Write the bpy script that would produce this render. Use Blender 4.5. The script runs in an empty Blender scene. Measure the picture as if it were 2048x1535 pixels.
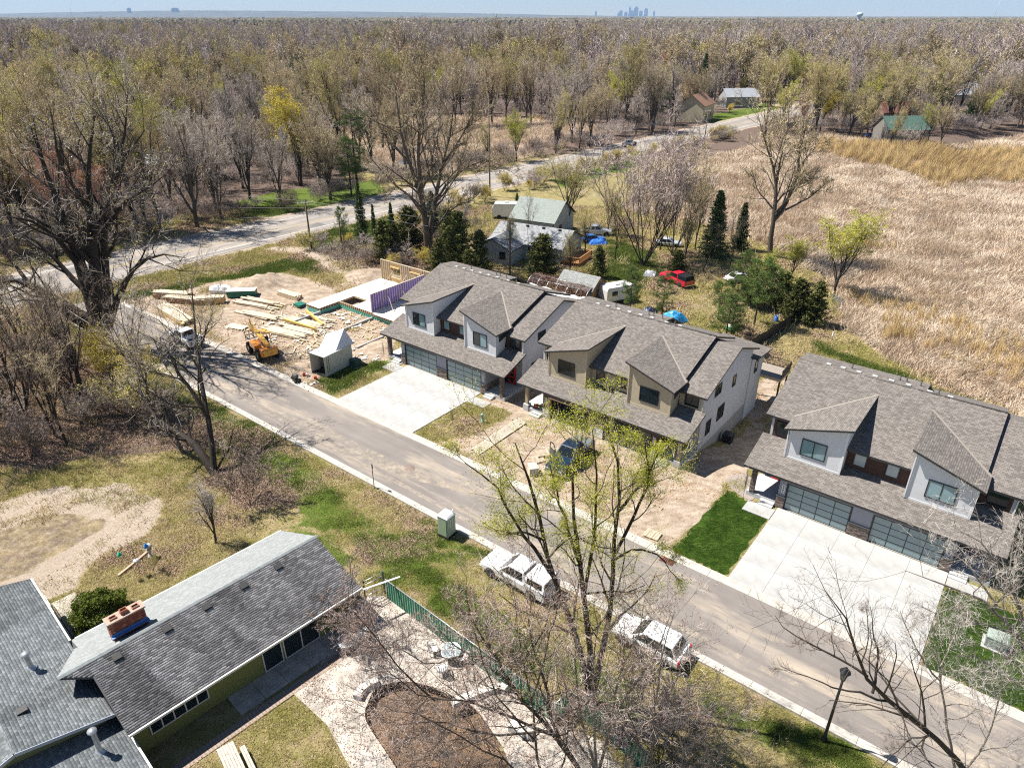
import bpy, math, random
import numpy as np
from mathutils import Matrix, Vector
R = math.radians
rnd = random.Random(7)
S = bpy.context.scene
COL = S.collection

# ------------------------------------------------------------------ camera, sky, sun, exposure
HC, FPX, CX, CY, HY = 36.0, 1400.0, 1024.0, 767.5, 32.0
PIT = math.atan((CY - HY) / FPX)
cam_d = bpy.data.cameras.new('camera')
cam = bpy.data.objects.new('camera', cam_d); COL.objects.link(cam)
cam_d.sensor_width = 36.0; cam_d.lens = FPX / 2048 * 36.0
cam_d.clip_start = 0.5; cam_d.clip_end = 90000
cam.location = (0, 0, HC); cam.rotation_euler = (R(90) - PIT, 0, 0)
S.camera = cam

SUN_EL = R(57.5); SUN_AZ = math.atan2(-0.949, 0.314)      # compass angle of the sun from +Y towards +X
W = bpy.data.worlds.new('World'); S.world = W; W.use_nodes = True
wn = W.node_tree; wn.nodes.clear()
sky = wn.nodes.new('ShaderNodeTexSky'); sky.sky_type = 'NISHITA'; sky.sun_disc = False
sky.sun_elevation = SUN_EL; sky.sun_rotation = SUN_AZ; sky.altitude = 250
sky.air_density = 1.0; sky.dust_density = 0.0; sky.ozone_density = 3.5
bg = wn.nodes.new('ShaderNodeBackground'); bg.inputs['Strength'].default_value = 0.052
wo = wn.nodes.new('ShaderNodeOutputWorld')
wn.links.new(sky.outputs[0], bg.inputs[0]); wn.links.new(bg.outputs[0], wo.inputs[0])
sd = bpy.data.lights.new('sun', 'SUN'); sd.energy = 5.0; sd.angle = R(0.5); sd.color = (1.0, 0.955, 0.88)
sun = bpy.data.objects.new('sun', sd); COL.objects.link(sun)
sdir = Vector((math.sin(SUN_AZ) * math.cos(SUN_EL), math.cos(SUN_AZ) * math.cos(SUN_EL), math.sin(SUN_EL)))
sun.rotation_euler = (-sdir).to_track_quat('-Z', 'Y').to_euler()
sun.location = (-60, 40, 90)
S.view_settings.view_transform = 'Standard'; S.view_settings.look = 'None'
S.view_settings.exposure = 1.0; S.view_settings.gamma = 1.0
S.render.engine = 'CYCLES'
cy = S.cycles
cy.max_bounces = 5; cy.diffuse_bounces = 2; cy.glossy_bounces = 2; cy.transmission_bounces = 2
cy.volume_bounces = 0; cy.transparent_max_bounces = 20
cy.use_denoising = False; cy.pixel_filter_type = 'BLACKMAN_HARRIS'; cy.filter_width = 1.15

# ------------------------------------------------------------------ where things are
CP, SP = math.cos(PIT), math.sin(PIT)
def ray(px, py):
    u = (px - CX) / FPX; v = (CY - py) / FPX
    return u, CP + v * SP, -SP + v * CP
def G(px, py, z=0.0):                       # the place on level z that the photo shows at that spot
    a, b, c = ray(px, py); t = (z - HC) / c
    return Vector((a * t, b * t, z))
def AY(px, py, y):                          # the place at depth y
    a, b, c = ray(px, py); t = y / b
    return Vector((a * t, y, HC + c * t))
TH = R(-38)                                 # the street runs along U, the lots lie along V
UX, UY = math.cos(TH), math.sin(TH)
def UV(u, v, z=0.0):
    return Vector((UX * u - UY * v, UY * u + UX * v, z))
def px_h(bx, by, ty):                       # height of an upright thing from its foot and its top in the photo
    g = G(bx, by); lo, hi = 0.0, 60.0
    for _ in range(40):
        m = (lo + hi) / 2; dz = m - HC
        dep = g.y * CP - dz * SP; up = g.y * SP + dz * CP
        if CY - FPX * up / dep > ty: lo = m
        else: hi = m
    return lo

# ------------------------------------------------------------------ materials
MATS = {}
def _n(nt, t, **kw):
    n = nt.nodes.new(t)
    for k, v in kw.items(): setattr(n, k, v)
    return n
def new_mat(name):
    m = bpy.data.materials.new(name); m.use_nodes = True
    nt = m.node_tree; b = nt.nodes['Principled BSDF']
    MATS[name] = m
    return m, nt, b
def rgb(c): return (c[0], c[1], c[2], 1.0)
def mat(name, c, rough=0.8, metal=0.0, var=0.0, scale=4.0, bump=0.0, bscale=None, c2=None, spec=0.5, coat=0.0, detail=5.0, emit=None, stretch=None):
    m, nt, b = new_mat(name)
    b.inputs['Roughness'].default_value = rough; b.inputs['Metallic'].default_value = metal
    b.inputs['Specular IOR Level'].default_value = spec; b.inputs['Coat Weight'].default_value = coat
    b.inputs['Base Color'].default_value = rgb(c)
    if var or c2 or bump:
        tc = _n(nt, 'ShaderNodeTexCoord'); src = tc.outputs['Object']
        if stretch:
            mp = _n(nt, 'ShaderNodeMapping'); mp.inputs['Scale'].default_value = stretch
            nt.links.new(src, mp.inputs[0]); src = mp.outputs[0]
    if var or c2:
        nz = _n(nt, 'ShaderNodeTexNoise'); nz.inputs['Scale'].default_value = scale; nz.inputs['Detail'].default_value = detail
        nz.inputs['Roughness'].default_value = 0.65
        nt.links.new(src, nz.inputs['Vector'])
        r = _n(nt, 'ShaderNodeValToRGB'); nt.links.new(nz.outputs[0], r.inputs[0])
        a = c if c2 else [x * (1 - var) for x in c]; z = c2 if c2 else [min(1, x * (1 + var)) for x in c]
        r.color_ramp.elements[0].position = 0.3; r.color_ramp.elements[1].position = 0.7
        r.color_ramp.elements[0].color = rgb(a); r.color_ramp.elements[1].color = rgb(z)
        nt.links.new(r.outputs[0], b.inputs['Base Color'])
    if bump:
        n2 = _n(nt, 'ShaderNodeTexNoise'); n2.inputs['Scale'].default_value = bscale or scale * 4; n2.inputs['Detail'].default_value = 4
        nt.links.new(src, n2.inputs['Vector'])
        bp = _n(nt, 'ShaderNodeBump'); bp.inputs['Strength'].default_value = bump; bp.inputs['Distance'].default_value = 0.05
        nt.links.new(n2.outputs[0], bp.inputs['Height']); nt.links.new(bp.outputs[0], b.inputs['Normal'])
    if emit:
        b.inputs['Emission Color'].default_value = rgb(emit[0]); b.inputs['Emission Strength'].default_value = emit[1]
    return m
def shingle_mat(name, ca, cb, w=0.32, h=0.145, rot=0.0, dark=None, stain=0.0):
    m, nt, b = new_mat(name); b.inputs['Roughness'].default_value = 0.95; b.inputs['Specular IOR Level'].default_value = 0.15
    tc = _n(nt, 'ShaderNodeTexCoord'); mp = _n(nt, 'ShaderNodeMapping'); mp.inputs['Rotation'].default_value = (0, 0, rot)
    nt.links.new(tc.outputs['Object'], mp.inputs[0])
    br = _n(nt, 'ShaderNodeTexBrick'); br.offset = 0.37; br.offset_frequency = 2; br.squash = 1.0
    nt.links.new(mp.outputs[0], br.inputs['Vector'])
    br.inputs['Scale'].default_value = 1.0; br.inputs['Brick Width'].default_value = w; br.inputs['Row Height'].default_value = h
    br.inputs['Mortar Size'].default_value = 0.012; br.inputs['Mortar Smooth'].default_value = 0.4; br.inputs['Bias'].default_value = 0.0
    br.inputs['Color1'].default_value = rgb(ca); br.inputs['Color2'].default_value = rgb(cb)
    br.inputs['Mortar'].default_value = rgb(dark or [x * 0.6 for x in ca])
    nz = _n(nt, 'ShaderNodeTexNoise'); nz.inputs['Scale'].default_value = 3.5; nz.inputs['Detail'].default_value = 8; nz.inputs['Roughness'].default_value = 0.75
    nt.links.new(tc.outputs['Object'], nz.inputs['Vector'])
    mr = _n(nt, 'ShaderNodeMapRange'); mr.inputs['From Min'].default_value = 0.3; mr.inputs['From Max'].default_value = 0.7
    mr.inputs['To Min'].default_value = 0.87; mr.inputs['To Max'].default_value = 1.13
    nt.links.new(nz.outputs[0], mr.inputs[0])
    mx = _n(nt, 'ShaderNodeMix', data_type='RGBA', blend_type='MULTIPLY'); mx.inputs['Factor'].default_value = 1
    nt.links.new(br.outputs['Color'], mx.inputs['A']); nt.links.new(mr.outputs[0], mx.inputs['B'])
    nt.links.new(mx.outputs['Result'], b.inputs['Base Color'])
    bp = _n(nt, 'ShaderNodeBump'); bp.inputs['Strength'].default_value = 0.5; bp.inputs['Distance'].default_value = 0.02
    nt.links.new(br.outputs['Fac'], bp.inputs['Height']); bp.invert = True; nt.links.new(bp.outputs[0], b.inputs['Normal'])
    return m
def lap_mat(name, c, period=0.17, axis=2, rough=0.7, depth=0.6, var=0.05):
    m, nt, b = new_mat(name); b.inputs['Roughness'].default_value = rough; b.inputs['Specular IOR Level'].default_value = 0.3
    tc = _n(nt, 'ShaderNodeTexCoord'); sx = _n(nt, 'ShaderNodeSeparateXYZ'); nt.links.new(tc.outputs['Object'], sx.inputs[0])
    d = _n(nt, 'ShaderNodeMath', operation='DIVIDE'); d.inputs[1].default_value = period; nt.links.new(sx.outputs[axis], d.inputs[0])
    fr = _n(nt, 'ShaderNodeMath', operation='FRACT'); nt.links.new(d.outputs[0], fr.inputs[0])
    rp = _n(nt, 'ShaderNodeValToRGB'); rp.color_ramp.elements[0].position = 0.0; rp.color_ramp.elements[0].color = (0.55, 0.55, 0.55, 1)
    rp.color_ramp.elements[1].position = 0.12; rp.color_ramp.elements[1].color = (1, 1, 1, 1)
    nt.links.new(fr.outputs[0], rp.inputs[0])
    nz = _n(nt, 'ShaderNodeTexNoise'); nz.inputs['Scale'].default_value = 1.3; nz.inputs['Detail'].default_value = 6
    nt.links.new(tc.outputs['Object'], nz.inputs['Vector'])
    mr = _n(nt, 'ShaderNodeMapRange'); mr.inputs['To Min'].default_value = 1 - var * 2; mr.inputs['To Max'].default_value = 1 + var
    nt.links.new(nz.outputs[0], mr.inputs[0])
    m1 = _n(nt, 'ShaderNodeMix', data_type='RGBA', blend_type='MULTIPLY'); m1.inputs['Factor'].default_value = depth * 0.6
    m1.inputs['A'].default_value = rgb(c); nt.links.new(rp.outputs[0], m1.inputs['B'])
    m2 = _n(nt, 'ShaderNodeMix', data_type='RGBA', blend_type='MULTIPLY'); m2.inputs['Factor'].default_value = 1
    nt.links.new(m1.outputs['Result'], m2.inputs['A']); nt.links.new(mr.outputs[0], m2.inputs['B'])
    nt.links.new(m2.outputs['Result'], b.inputs['Base Color'])
    bp = _n(nt, 'ShaderNodeBump'); bp.inputs['Strength'].default_value = depth; bp.inputs['Distance'].default_value = 0.015
    nt.links.new(fr.outputs[0], bp.inputs['Height']); bp.invert = True; nt.links.new(bp.outputs[0], b.inputs['Normal'])
    return m
def attr_mat(name, rough=0.85, var=0.2, scale=6.0, trans=0.0, spec=0.3):
    """colour from the mesh's own colour attribute, with a little noise"""
    m, nt, b = new_mat(name); b.inputs['Roughness'].default_value = rough; b.inputs['Specular IOR Level'].default_value = spec
    at = _n(nt, 'ShaderNodeAttribute'); at.attribute_name = 'tint'
    tc = _n(nt, 'ShaderNodeTexCoord'); nz = _n(nt, 'ShaderNodeTexNoise'); nz.inputs['Scale'].default_value = scale; nz.inputs['Detail'].default_value = 4
    nt.links.new(tc.outputs['Object'], nz.inputs['Vector'])
    mr = _n(nt, 'ShaderNodeMapRange'); mr.inputs['From Min'].default_value = 0.3; mr.inputs['From Max'].default_value = 0.7
    mr.inputs['To Min'].default_value = 1 - var; mr.inputs['To Max'].default_value = 1 + var
    nt.links.new(nz.outputs[0], mr.inputs[0])
    mx = _n(nt, 'ShaderNodeMix', data_type='RGBA', blend_type='MULTIPLY'); mx.inputs['Factor'].default_value = 1
    nt.links.new(at.outputs['Color'], mx.inputs['A']); nt.links.new(mr.outputs[0], mx.inputs['B'])
    nt.links.new(mx.outputs['Result'], b.inputs['Base Color'])
    return m
def veg_mat(name, c, var=0.35, rough=0.8, trans=0.25):
    """bark, twigs or leaves: colour varies from copy to copy and within the crown; leaves let some light through"""
    m, nt, b = new_mat(name); b.inputs['Roughness'].default_value = rough; b.inputs['Specular IOR Level'].default_value = 0.15
    oi = _n(nt, 'ShaderNodeObjectInfo'); tc = _n(nt, 'ShaderNodeTexCoord')
    nz = _n(nt, 'ShaderNodeTexNoise'); nz.inputs['Scale'].default_value = 0.9; nz.inputs['Detail'].default_value = 3
    nt.links.new(tc.outputs['Object'], nz.inputs['Vector'])
    ad = _n(nt, 'ShaderNodeMath', operation='ADD'); nt.links.new(oi.outputs['Random'], ad.inputs[0]); nt.links.new(nz.outputs[0], ad.inputs[1])
    mr = _n(nt, 'ShaderNodeMapRange'); mr.inputs['From Min'].default_value = 0.3; mr.inputs['From Max'].default_value = 1.7
    mr.inputs['To Min'].default_value = 1 - var; mr.inputs['To Max'].default_value = 1 + var
    nt.links.new(ad.outputs[0], mr.inputs[0])
    mx = _n(nt, 'ShaderNodeMix', data_type='RGBA', blend_type='MULTIPLY'); mx.inputs['Factor'].default_value = 1
    mx.inputs['A'].default_value = rgb(c); nt.links.new(mr.outputs[0], mx.inputs['B'])
    nt.links.new(mx.outputs['Result'], b.inputs['Base Color'])
    if trans:
        tr = _n(nt, 'ShaderNodeBsdfTranslucent'); nt.links.new(mx.outputs['Result'], tr.inputs[0])
        ms = _n(nt, 'ShaderNodeMixShader'); ms.inputs[0].default_value = trans
        out = nt.nodes['Material Output']
        nt.links.new(b.outputs[0], ms.inputs[1]); nt.links.new(tr.outputs[0], ms.inputs[2]); nt.links.new(ms.outputs[0], out.inputs[0])
    return m

# ------------------------------------------------------------------ mesh building
class MB:
    def __init__(self):
        self.v = []; self.f = []; self.mi = []; self.M = None; self.sm = []
    def add(self, vs, fs, mi=0, smooth=False):
        o = len(self.v)
        if self.M is not None: vs = [self.M @ Vector(p) for p in vs]
        self.v.extend(tuple(p) for p in vs); self.f.extend(tuple(i + o for i in f) for f in fs)
        self.mi.extend([mi] * len(fs)); self.sm.extend([smooth] * len(fs))
        return self
    def box(self, a, b, mi=0):
        x0, y0, z0 = a; x1, y1, z1 = b
        if x0 > x1: x0, x1 = x1, x0
        if y0 > y1: y0, y1 = y1, y0
        if z0 > z1: z0, z1 = z1, z0
        return self.add([(x0, y0, z0), (x1, y0, z0), (x1, y1, z0), (x0, y1, z0), (x0, y0, z1), (x1, y0, z1), (x1, y1, z1), (x0, y1, z1)],
                        [(3, 2, 1, 0), (4, 5, 6, 7), (0, 1, 5, 4), (1, 2, 6, 5), (2, 3, 7, 6), (3, 0, 4, 7)], mi)
    def prism(self, poly, z0, z1, mi=0):        # plan outline (counter-clockwise) raised from z0 to z1
        n = len(poly)
        vs = [(p[0], p[1], z0) for p in poly] + [(p[0], p[1], z1) for p in poly]
        fs = [tuple(range(n - 1, -1, -1)), tuple(range(n, 2 * n))] + [(i, (i + 1) % n, n + (i + 1) % n, n + i) for i in range(n)]
        return self.add(vs, fs, mi)
    def slab(self, pts, t, mi=0):               # planar polygon in space, thickened downwards by t
        n = len(pts); pts = [Vector(p) for p in pts]
        vs = [tuple(p) for p in pts] + [(p.x, p.y, p.z - t) for p in pts]
        fs = [tuple(range(n)), tuple(range(2 * n - 1, n - 1, -1))] + [((i + 1) % n, i, n + i, n + (i + 1) % n) for i in range(n)]
        return self.add(vs, fs, mi)
    def wall(self, pts, d, mi=0):               # polygon in an upright plane, thickened by vector d
        n = len(pts); d = Vector(d); pts = [Vector(p) for p in pts]
        vs = [tuple(p) for p in pts] + [tuple(p + d) for p in pts]
        fs = [tuple(range(n)), tuple(range(2 * n - 1, n - 1, -1))] + [((i + 1) % n, i, n + i, n + (i + 1) % n) for i in range(n)]
        return self.add(vs, fs, mi)
    def beam(self, p, q, w, h=None, mi=0, up=(0, 0, 1)):
        p, q = Vector(p), Vector(q); d = (q - p).normalized(); h = h or w; up = Vector(up)
        s = d.cross(up)
        if s.length < 1e-4: s = d.cross(Vector((1, 0, 0)))
        s.normalize(); t = s.cross(d)
        s *= w / 2; t *= h / 2
        vs = [p - s - t, p + s - t, p + s + t, p - s + t, q - s - t, q + s - t, q + s + t, q - s + t]
        return self.add(vs, [(3, 2, 1, 0), (4, 5, 6, 7), (0, 1, 5, 4), (1, 2, 6, 5), (2, 3, 7, 6), (3, 0, 4, 7)], mi)
    def tube(self, pts, rad, n=8, mi=0, caps=True, smooth=True):
        pts = [Vector(p) for p in pts]; k = len(pts)
        rad = rad if isinstance(rad, (list, tuple)) else [rad] * k
        vs = []; ref = None
        for i, p in enumerate(pts):
            d = (pts[min(i + 1, k - 1)] - pts[max(i - 1, 0)]).normalized()
            if ref is None or abs(d.dot(ref)) > 0.95: ref = Vector((1, 0, 0)) if abs(d.x) < 0.9 else Vector((0, 1, 0))
            a = d.cross(ref).normalized(); b = d.cross(a)
            for j in range(n):
                t = 2 * math.pi * j / n
                vs.append(p + (a * math.cos(t) + b * math.sin(t)) * rad[i])
        fs = [(i * n + j, i * n + (j + 1) % n, (i + 1) * n + (j + 1) % n, (i + 1) * n + j) for i in range(k - 1) for j in range(n)]
        self.add(vs, fs, mi, smooth)
        if caps:
            o = len(self.v) - len(vs)
            self.f += [tuple(o + j for j in range(n - 1, -1, -1)), tuple(o + (k - 1) * n + j for j in range(n))]
            self.mi += [mi, mi]; self.sm += [False, False]
        return self
    def lathe(self, prof, n=16, mi=0, c=(0, 0, 0), axis='z', smooth=True):
        vs = []
        for r, z in prof:
            for j in range(n):
                t = 2 * math.pi * j / n; x, y = r * math.cos(t), r * math.sin(t)
                p = (x, y, z) if axis == 'z' else ((x, z, y) if axis == 'y' else (z, x, y))
                vs.append((p[0] + c[0], p[1] + c[1], p[2] + c[2]))
        k = len(prof)
        fs = [(i * n + j, i * n + (j + 1) % n, (i + 1) * n + (j + 1) % n, (i + 1) * n + j) for i in range(k - 1) for j in range(n)]
        return self.add(vs, fs, mi, smooth)
    def loft(self, secs, mi=0, smooth=False, cap=True):     # a row of cross-sections with the same number of points
        n = len(secs[0]); k = len(secs)
        vs = [p for s in secs for p in s]
        fs = [(i * n + j, i * n + (j + 1) % n, (i + 1) * n + (j + 1) % n, (i + 1) * n + j) for i in range(k - 1) for j in range(n)]
        if cap: fs += [tuple(range(n - 1, -1, -1)), tuple((k - 1) * n + j for j in range(n))]
        return self.add(vs, fs, mi, smooth)
    def mesh(self, name, mats, fixn=False):
        me = bpy.data.meshes.new(name); me.from_pydata(self.v, [], self.f)
        for m in (mats if isinstance(mats, (list, tuple)) else [mats]): me.materials.append(m)
        if any(self.mi): me.polygons.foreach_set('material_index', self.mi)
        if any(self.sm): me.polygons.foreach_set('use_smooth', self.sm)
        if fixn:
            import bmesh
            b = bmesh.new(); b.from_mesh(me); bmesh.ops.recalc_face_normals(b, faces=b.faces); b.to_mesh(me); b.free()
        me.update(); return me
    def build(self, name, mats, parent=None, fixn=True, bevel=0.0, **tags):
        o = bpy.data.objects.new(name, self.mesh(name, mats, fixn)); COL.objects.link(o)
        if parent is not None: o.parent = parent
        if bevel:
            bv = o.modifiers.new('edge', 'BEVEL'); bv.width = bevel; bv.segments = 2; bv.limit_method = 'ANGLE'; bv.angle_limit = R(35)
        return tag(o, **tags)
def tag(o, label=None, cat=None, group=None, kind=None):
    if label: o['label'] = label
    if cat: o['category'] = cat
    if group: o['group'] = group
    if kind: o['kind'] = kind
    return o
def empty(name, loc=(0, 0, 0), rz=0.0, **tags):
    o = bpy.data.objects.new(name, None); COL.objects.link(o); o.location = loc; o.rotation_euler = (0, 0, rz)
    o.empty_display_size = 0.3
    return tag(o, **tags)
def obj(name, me, parent=None, loc=None, **tags):
    o = bpy.data.objects.new(name, me); COL.objects.link(o)
    if parent is not None: o.parent = parent
    if loc is not None: o.location = loc
    return tag(o, **tags)
def copy_tree(o, parent=None, **tags):
    c = o.copy(); COL.objects.link(c); c.parent = parent
    for ch in o.children: copy_tree(ch, c)
    return tag(c, **tags)
def raw_mesh(name, V, F, mats, mi=None, tint=None):
    """numpy vertices and equal-sided faces"""
    me = bpy.data.meshes.new(name); V = np.asarray(V, np.float32); F = np.asarray(F, np.int32); k = F.shape[1]
    me.vertices.add(len(V)); me.vertices.foreach_set('co', V.ravel())
    me.loops.add(F.size); me.loops.foreach_set('vertex_index', F.ravel())
    me.polygons.add(len(F)); me.polygons.foreach_set('loop_start', np.arange(0, F.size, k, dtype=np.int32))
    for m in (mats if isinstance(mats, (list, tuple)) else [mats]): me.materials.append(m)
    if mi is not None: me.polygons.foreach_set('material_index', np.asarray(mi, np.int32))
    if tint is not None:
        a = me.color_attributes.new('tint', 'FLOAT_COLOR', 'POINT')
        T = np.ones((len(V), 4), np.float32); T[:, :3] = tint; a.data.foreach_set('color', T.ravel())
    me.update(); me.validate()
    return me

def vnoise(x, y, seed=0):
    """smooth value noise, about -1..1"""
    x = np.asarray(x, float); y = np.asarray(y, float)
    xi = np.floor(x).astype(np.int64); yi = np.floor(y).astype(np.int64); xf = x - xi; yf = y - yi
    def h(a, b):
        n = (a * 374761393 + b * 668265263 + seed * 144665) & 0xffffffff
        n = ((n ^ (n >> 13)) * 1274126177) & 0xffffffff
        return ((n ^ (n >> 16)) & 0xffff) / 32767.5 - 1
    s = xf * xf * (3 - 2 * xf); t = yf * yf * (3 - 2 * yf)
    return (h(xi, yi) * (1 - s) + h(xi + 1, yi) * s) * (1 - t) + (h(xi, yi + 1) * (1 - s) + h(xi + 1, yi + 1) * s) * t
def fbm(x, y, seed=0, o=4):
    r = 0; a = 0.5
    for i in range(o):
        r = r + a * vnoise(x * 2 ** i, y * 2 ** i, seed + i * 17); a *= 0.55
    return r
def inside(poly, X, Y):
    c = np.zeros(X.shape, bool); n = len(poly)
    for i in range(n):
        x0, y0 = poly[i]; x1, y1 = poly[(i + 1) % n]
        k = ((y0 > Y) != (y1 > Y)) & (X < (x1 - x0) * (Y - y0) / ((y1 - y0) if y1 != y0 else 1e-9) + x0)
        c ^= k
    return c
def polydist(poly, X, Y, closed=True):
    """distance to the outline"""
    d = np.full(X.shape, 1e9); n = len(poly)
    for i in range(n if closed else n - 1):
        x0, y0 = poly[i]; x1, y1 = poly[(i + 1) % n]; dx, dy = x1 - x0, y1 - y0
        t = np.clip(((X - x0) * dx + (Y - y0) * dy) / (dx * dx + dy * dy + 1e-12), 0, 1)
        d = np.minimum(d, np.hypot(X - x0 - t * dx, Y - y0 - t * dy))
    return d
def PXP(pts): return [tuple(G(x, y)[:2]) for x, y in pts]      # photo spots on the ground -> plan outline
def UVP(pts): return [tuple(UV(u, v)[:2]) for u, v in pts]
# ------------------------------------------------------------------ the lie of the land
def sstep(a, b, x):
    t = np.clip((x - a) / (b - a), 0, 1); return t * t * (3 - 2 * t)
def hland(x, y):
    u = UX * x + UY * y; v = -UY * x + UX * y
    return -1.8 * sstep(-37, -27, u) * sstep(51.5, 63, v)
def GT(px, py):                              # like G, on the sloping land
    z = 0.0
    for _ in range(6):
        p = G(px, py, z); z = float(hland(np.float64(p.x), np.float64(p.y)))
    return Vector((p.x, p.y, z))
def on_land(x, y): return float(hland(np.float64(x), np.float64(y)))

# highway line
HD = Vector((0.6630, 0.7486, 0)); HN = Vector((0.7486, -0.6630, 0)); H0 = Vector((-61.7, 112.3, 0))
def HW(s, n, z=0.0): p = H0 + HD * s + HN * n; return Vector((p.x, p.y, z))

DIRT = [PXP([(395, 694), (335, 655), (262, 622), (250, 600), (300, 590), (450, 560), (560, 545), (600, 552), (660, 575), (740, 560), (860, 560), (850, 640), (780, 690), (772, 722), (690, 725), (640, 760), (600, 772), (520, 745)]),
        PXP([(940, 802), (1012, 818), (1000, 840), (880, 890), (930, 925), (1130, 1010), (1345, 1104), (1452, 985), (1500, 930), (1590, 835), (1545, 780), (1480, 850), (1390, 905), (1040, 770)]),
        PXP([(1500, 930), (1570, 850), (1620, 760), (1540, 700), (1500, 800)])]
TRACK = PXP([(560, 497), (610, 503), (660, 522), (720, 545), (775, 556), (840, 560)])
LOOP = PXP([(-60, 1215), (60, 1175), (140, 1130), (200, 1090), (262, 1050), (272, 1018), (235, 998), (160, 992), (80, 1000), (0, 1030), (-80, 1060)])
LUSH = [PXP([(235, 590), (330, 575), (470, 545), (560, 520), (620, 520), (650, 545), (560, 548), (450, 560), (330, 590), (250, 612)]),
        UVP([(-70, 31), (-52, 31), (-44, 29.6), (-36, 28.6), (-26, 27.4), (-18, 27), (-10, 27.2), (-10, 25.6), (-22, 24.4), (-38, 25.2), (-50, 26.2), (-62, 27.5), (-70, 29)]),
        UVP([(-12, 30.8), (4, 30.9), (12, 31), (12, 28.5), (2, 28.6), (-6, 28.4)]), UVP([(-34, 30.9), (-24, 31), (-20, 29.6), (-30, 29.4)]), PXP([(520, 1085), (640, 1068), (700, 1105), (640, 1160), (560, 1120)]),
        PXP([(560, 1060), (650, 1020), (820, 1060), (930, 1130), (900, 1150), (780, 1095), (640, 1070)]),
        PXP([(1215, 480), (1300, 500), (1330, 560), (1260, 580), (1200, 560)]),
        PXP([(460, 405), (560, 380), (760, 360), (790, 410), (700, 425), (500, 435)]),
        PXP([(1420, 230), (1600, 195), (1600, 225), (1420, 250)]),
        PXP([(600, 470), (760, 425), (830, 470), (700, 500), (620, 500)]),
        PXP([(1100, 360), (1260, 320), (1290, 330), (1120, 375)]),
        PXP([(300, 770), (420, 800), (560, 870), (560, 900), (400, 850), (300, 810)]),
        UVP([(-63, 40), (-56, 40), (-56, 52), (-60, 52), (-63, 46)]),
        PXP([(1640, 660), (1760, 700), (1950, 770), (2100, 830), (2100, 860), (1900, 790), (1700, 720)])]
SOD = [UVP([(-15.9, 40), (-11.5, 40), (-11.5, 49.6), (-13.2, 49.4), (-15.6, 50.2)]), UVP([(1.3, 40), (24, 40), (24, 48.6), (1.3, 48.6)])]
LITTER = [PXP([(-200, 690), (60, 670), (250, 740), (420, 830), (440, 900), (300, 900), (120, 925), (-200, 960)]),
          PXP([(-300, 430), (100, 440), (380, 430), (640, 390), (720, 330), (560, 300), (-300, 330)]),
          PXP([(430, 850), (540, 860), (560, 900), (470, 930)]), PXP([(690, 1075), (840, 1070), (880, 1120), (720, 1130)]),
          PXP([(620, 500), (860, 480), (900, 540), (760, 545), (690, 525)]), PXP([(400, 930), (560, 930), (600, 1010), (470, 1010)])]
REED = [PXP([(1240, 420), (1330, 345), (1600, 268), (1720, 282), (1900, 290), (2300, 215), (2500, 900), (2048, 800), (1850, 722), (1700, 640), (1660, 540), (1560, 500), (1480, 470), (1370, 440)]),
        PXP([(790, 345), (880, 350), (1000, 330), (1120, 290), (1230, 262), (1120, 240), (900, 235), (700, 240), (560, 262), (640, 290)]),
        PXP([(-200, 255), (300, 230), (560, 235), (560, 275), (300, 300), (-200, 330)])]
PONDS = [(PXP([(1612, 575), (1650, 560), (1690, 572), (1700, 590), (1660, 602), (1620, 596)]), -1.79), (PXP([(790, 322), (815, 318), (828, 328), (800, 336)]), 0.02)]

def zones(X, Y):
    """how much of each kind of cover lies at each spot"""
    jx = X + fbm(X / 3.1, Y / 3.1, 3) * 1.6; jy = Y + fbm(X / 3.1, Y / 3.1, 9) * 1.6
    def soft(polys, w, straight=False):
        r = np.zeros(X.shape)
        a, b = (X, Y) if straight else (jx, jy)
        for p in polys:
            s = np.where(inside(p, a, b), 1, -1) * polydist(p, a, b)
            r = np.maximum(r, sstep(-w, w, s))
        return r
    lush = soft(LUSH, 1.3); dirt = soft(DIRT, 0.7); litter = soft(LITTER, 2.0); reed = soft(REED, 1.5); sod = soft(SOD, 0.06, True)
    gravel = sstep(2.6, 1.2, polydist(TRACK, jx, jy, False))
    loop = sstep(2.5, 1.3, polydist(LOOP, jx, jy, False)); gravel = np.maximum(gravel, loop)
    dirt = np.maximum(dirt, soft([LOOP], 1.2) * 0.42); litter = np.maximum(litter, soft([LOOP], 1.2) * 0.5)
    s = (X - H0.x) * HN.x + (Y - H0.y) * HN.y
    gravel = np.maximum(gravel, sstep(8.6, 6.9, s + (jx - X)) * sstep(-10.5, -8.2, s + (jx - X)))
    # the wooded country far out
    far = sstep(150, 260, np.hypot(X, Y)) * (1 - reed)
    litter = np.maximum(litter, far * 0.9 * (1 - lush))
    return lush, dirt, litter, reed, gravel, sod

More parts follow.
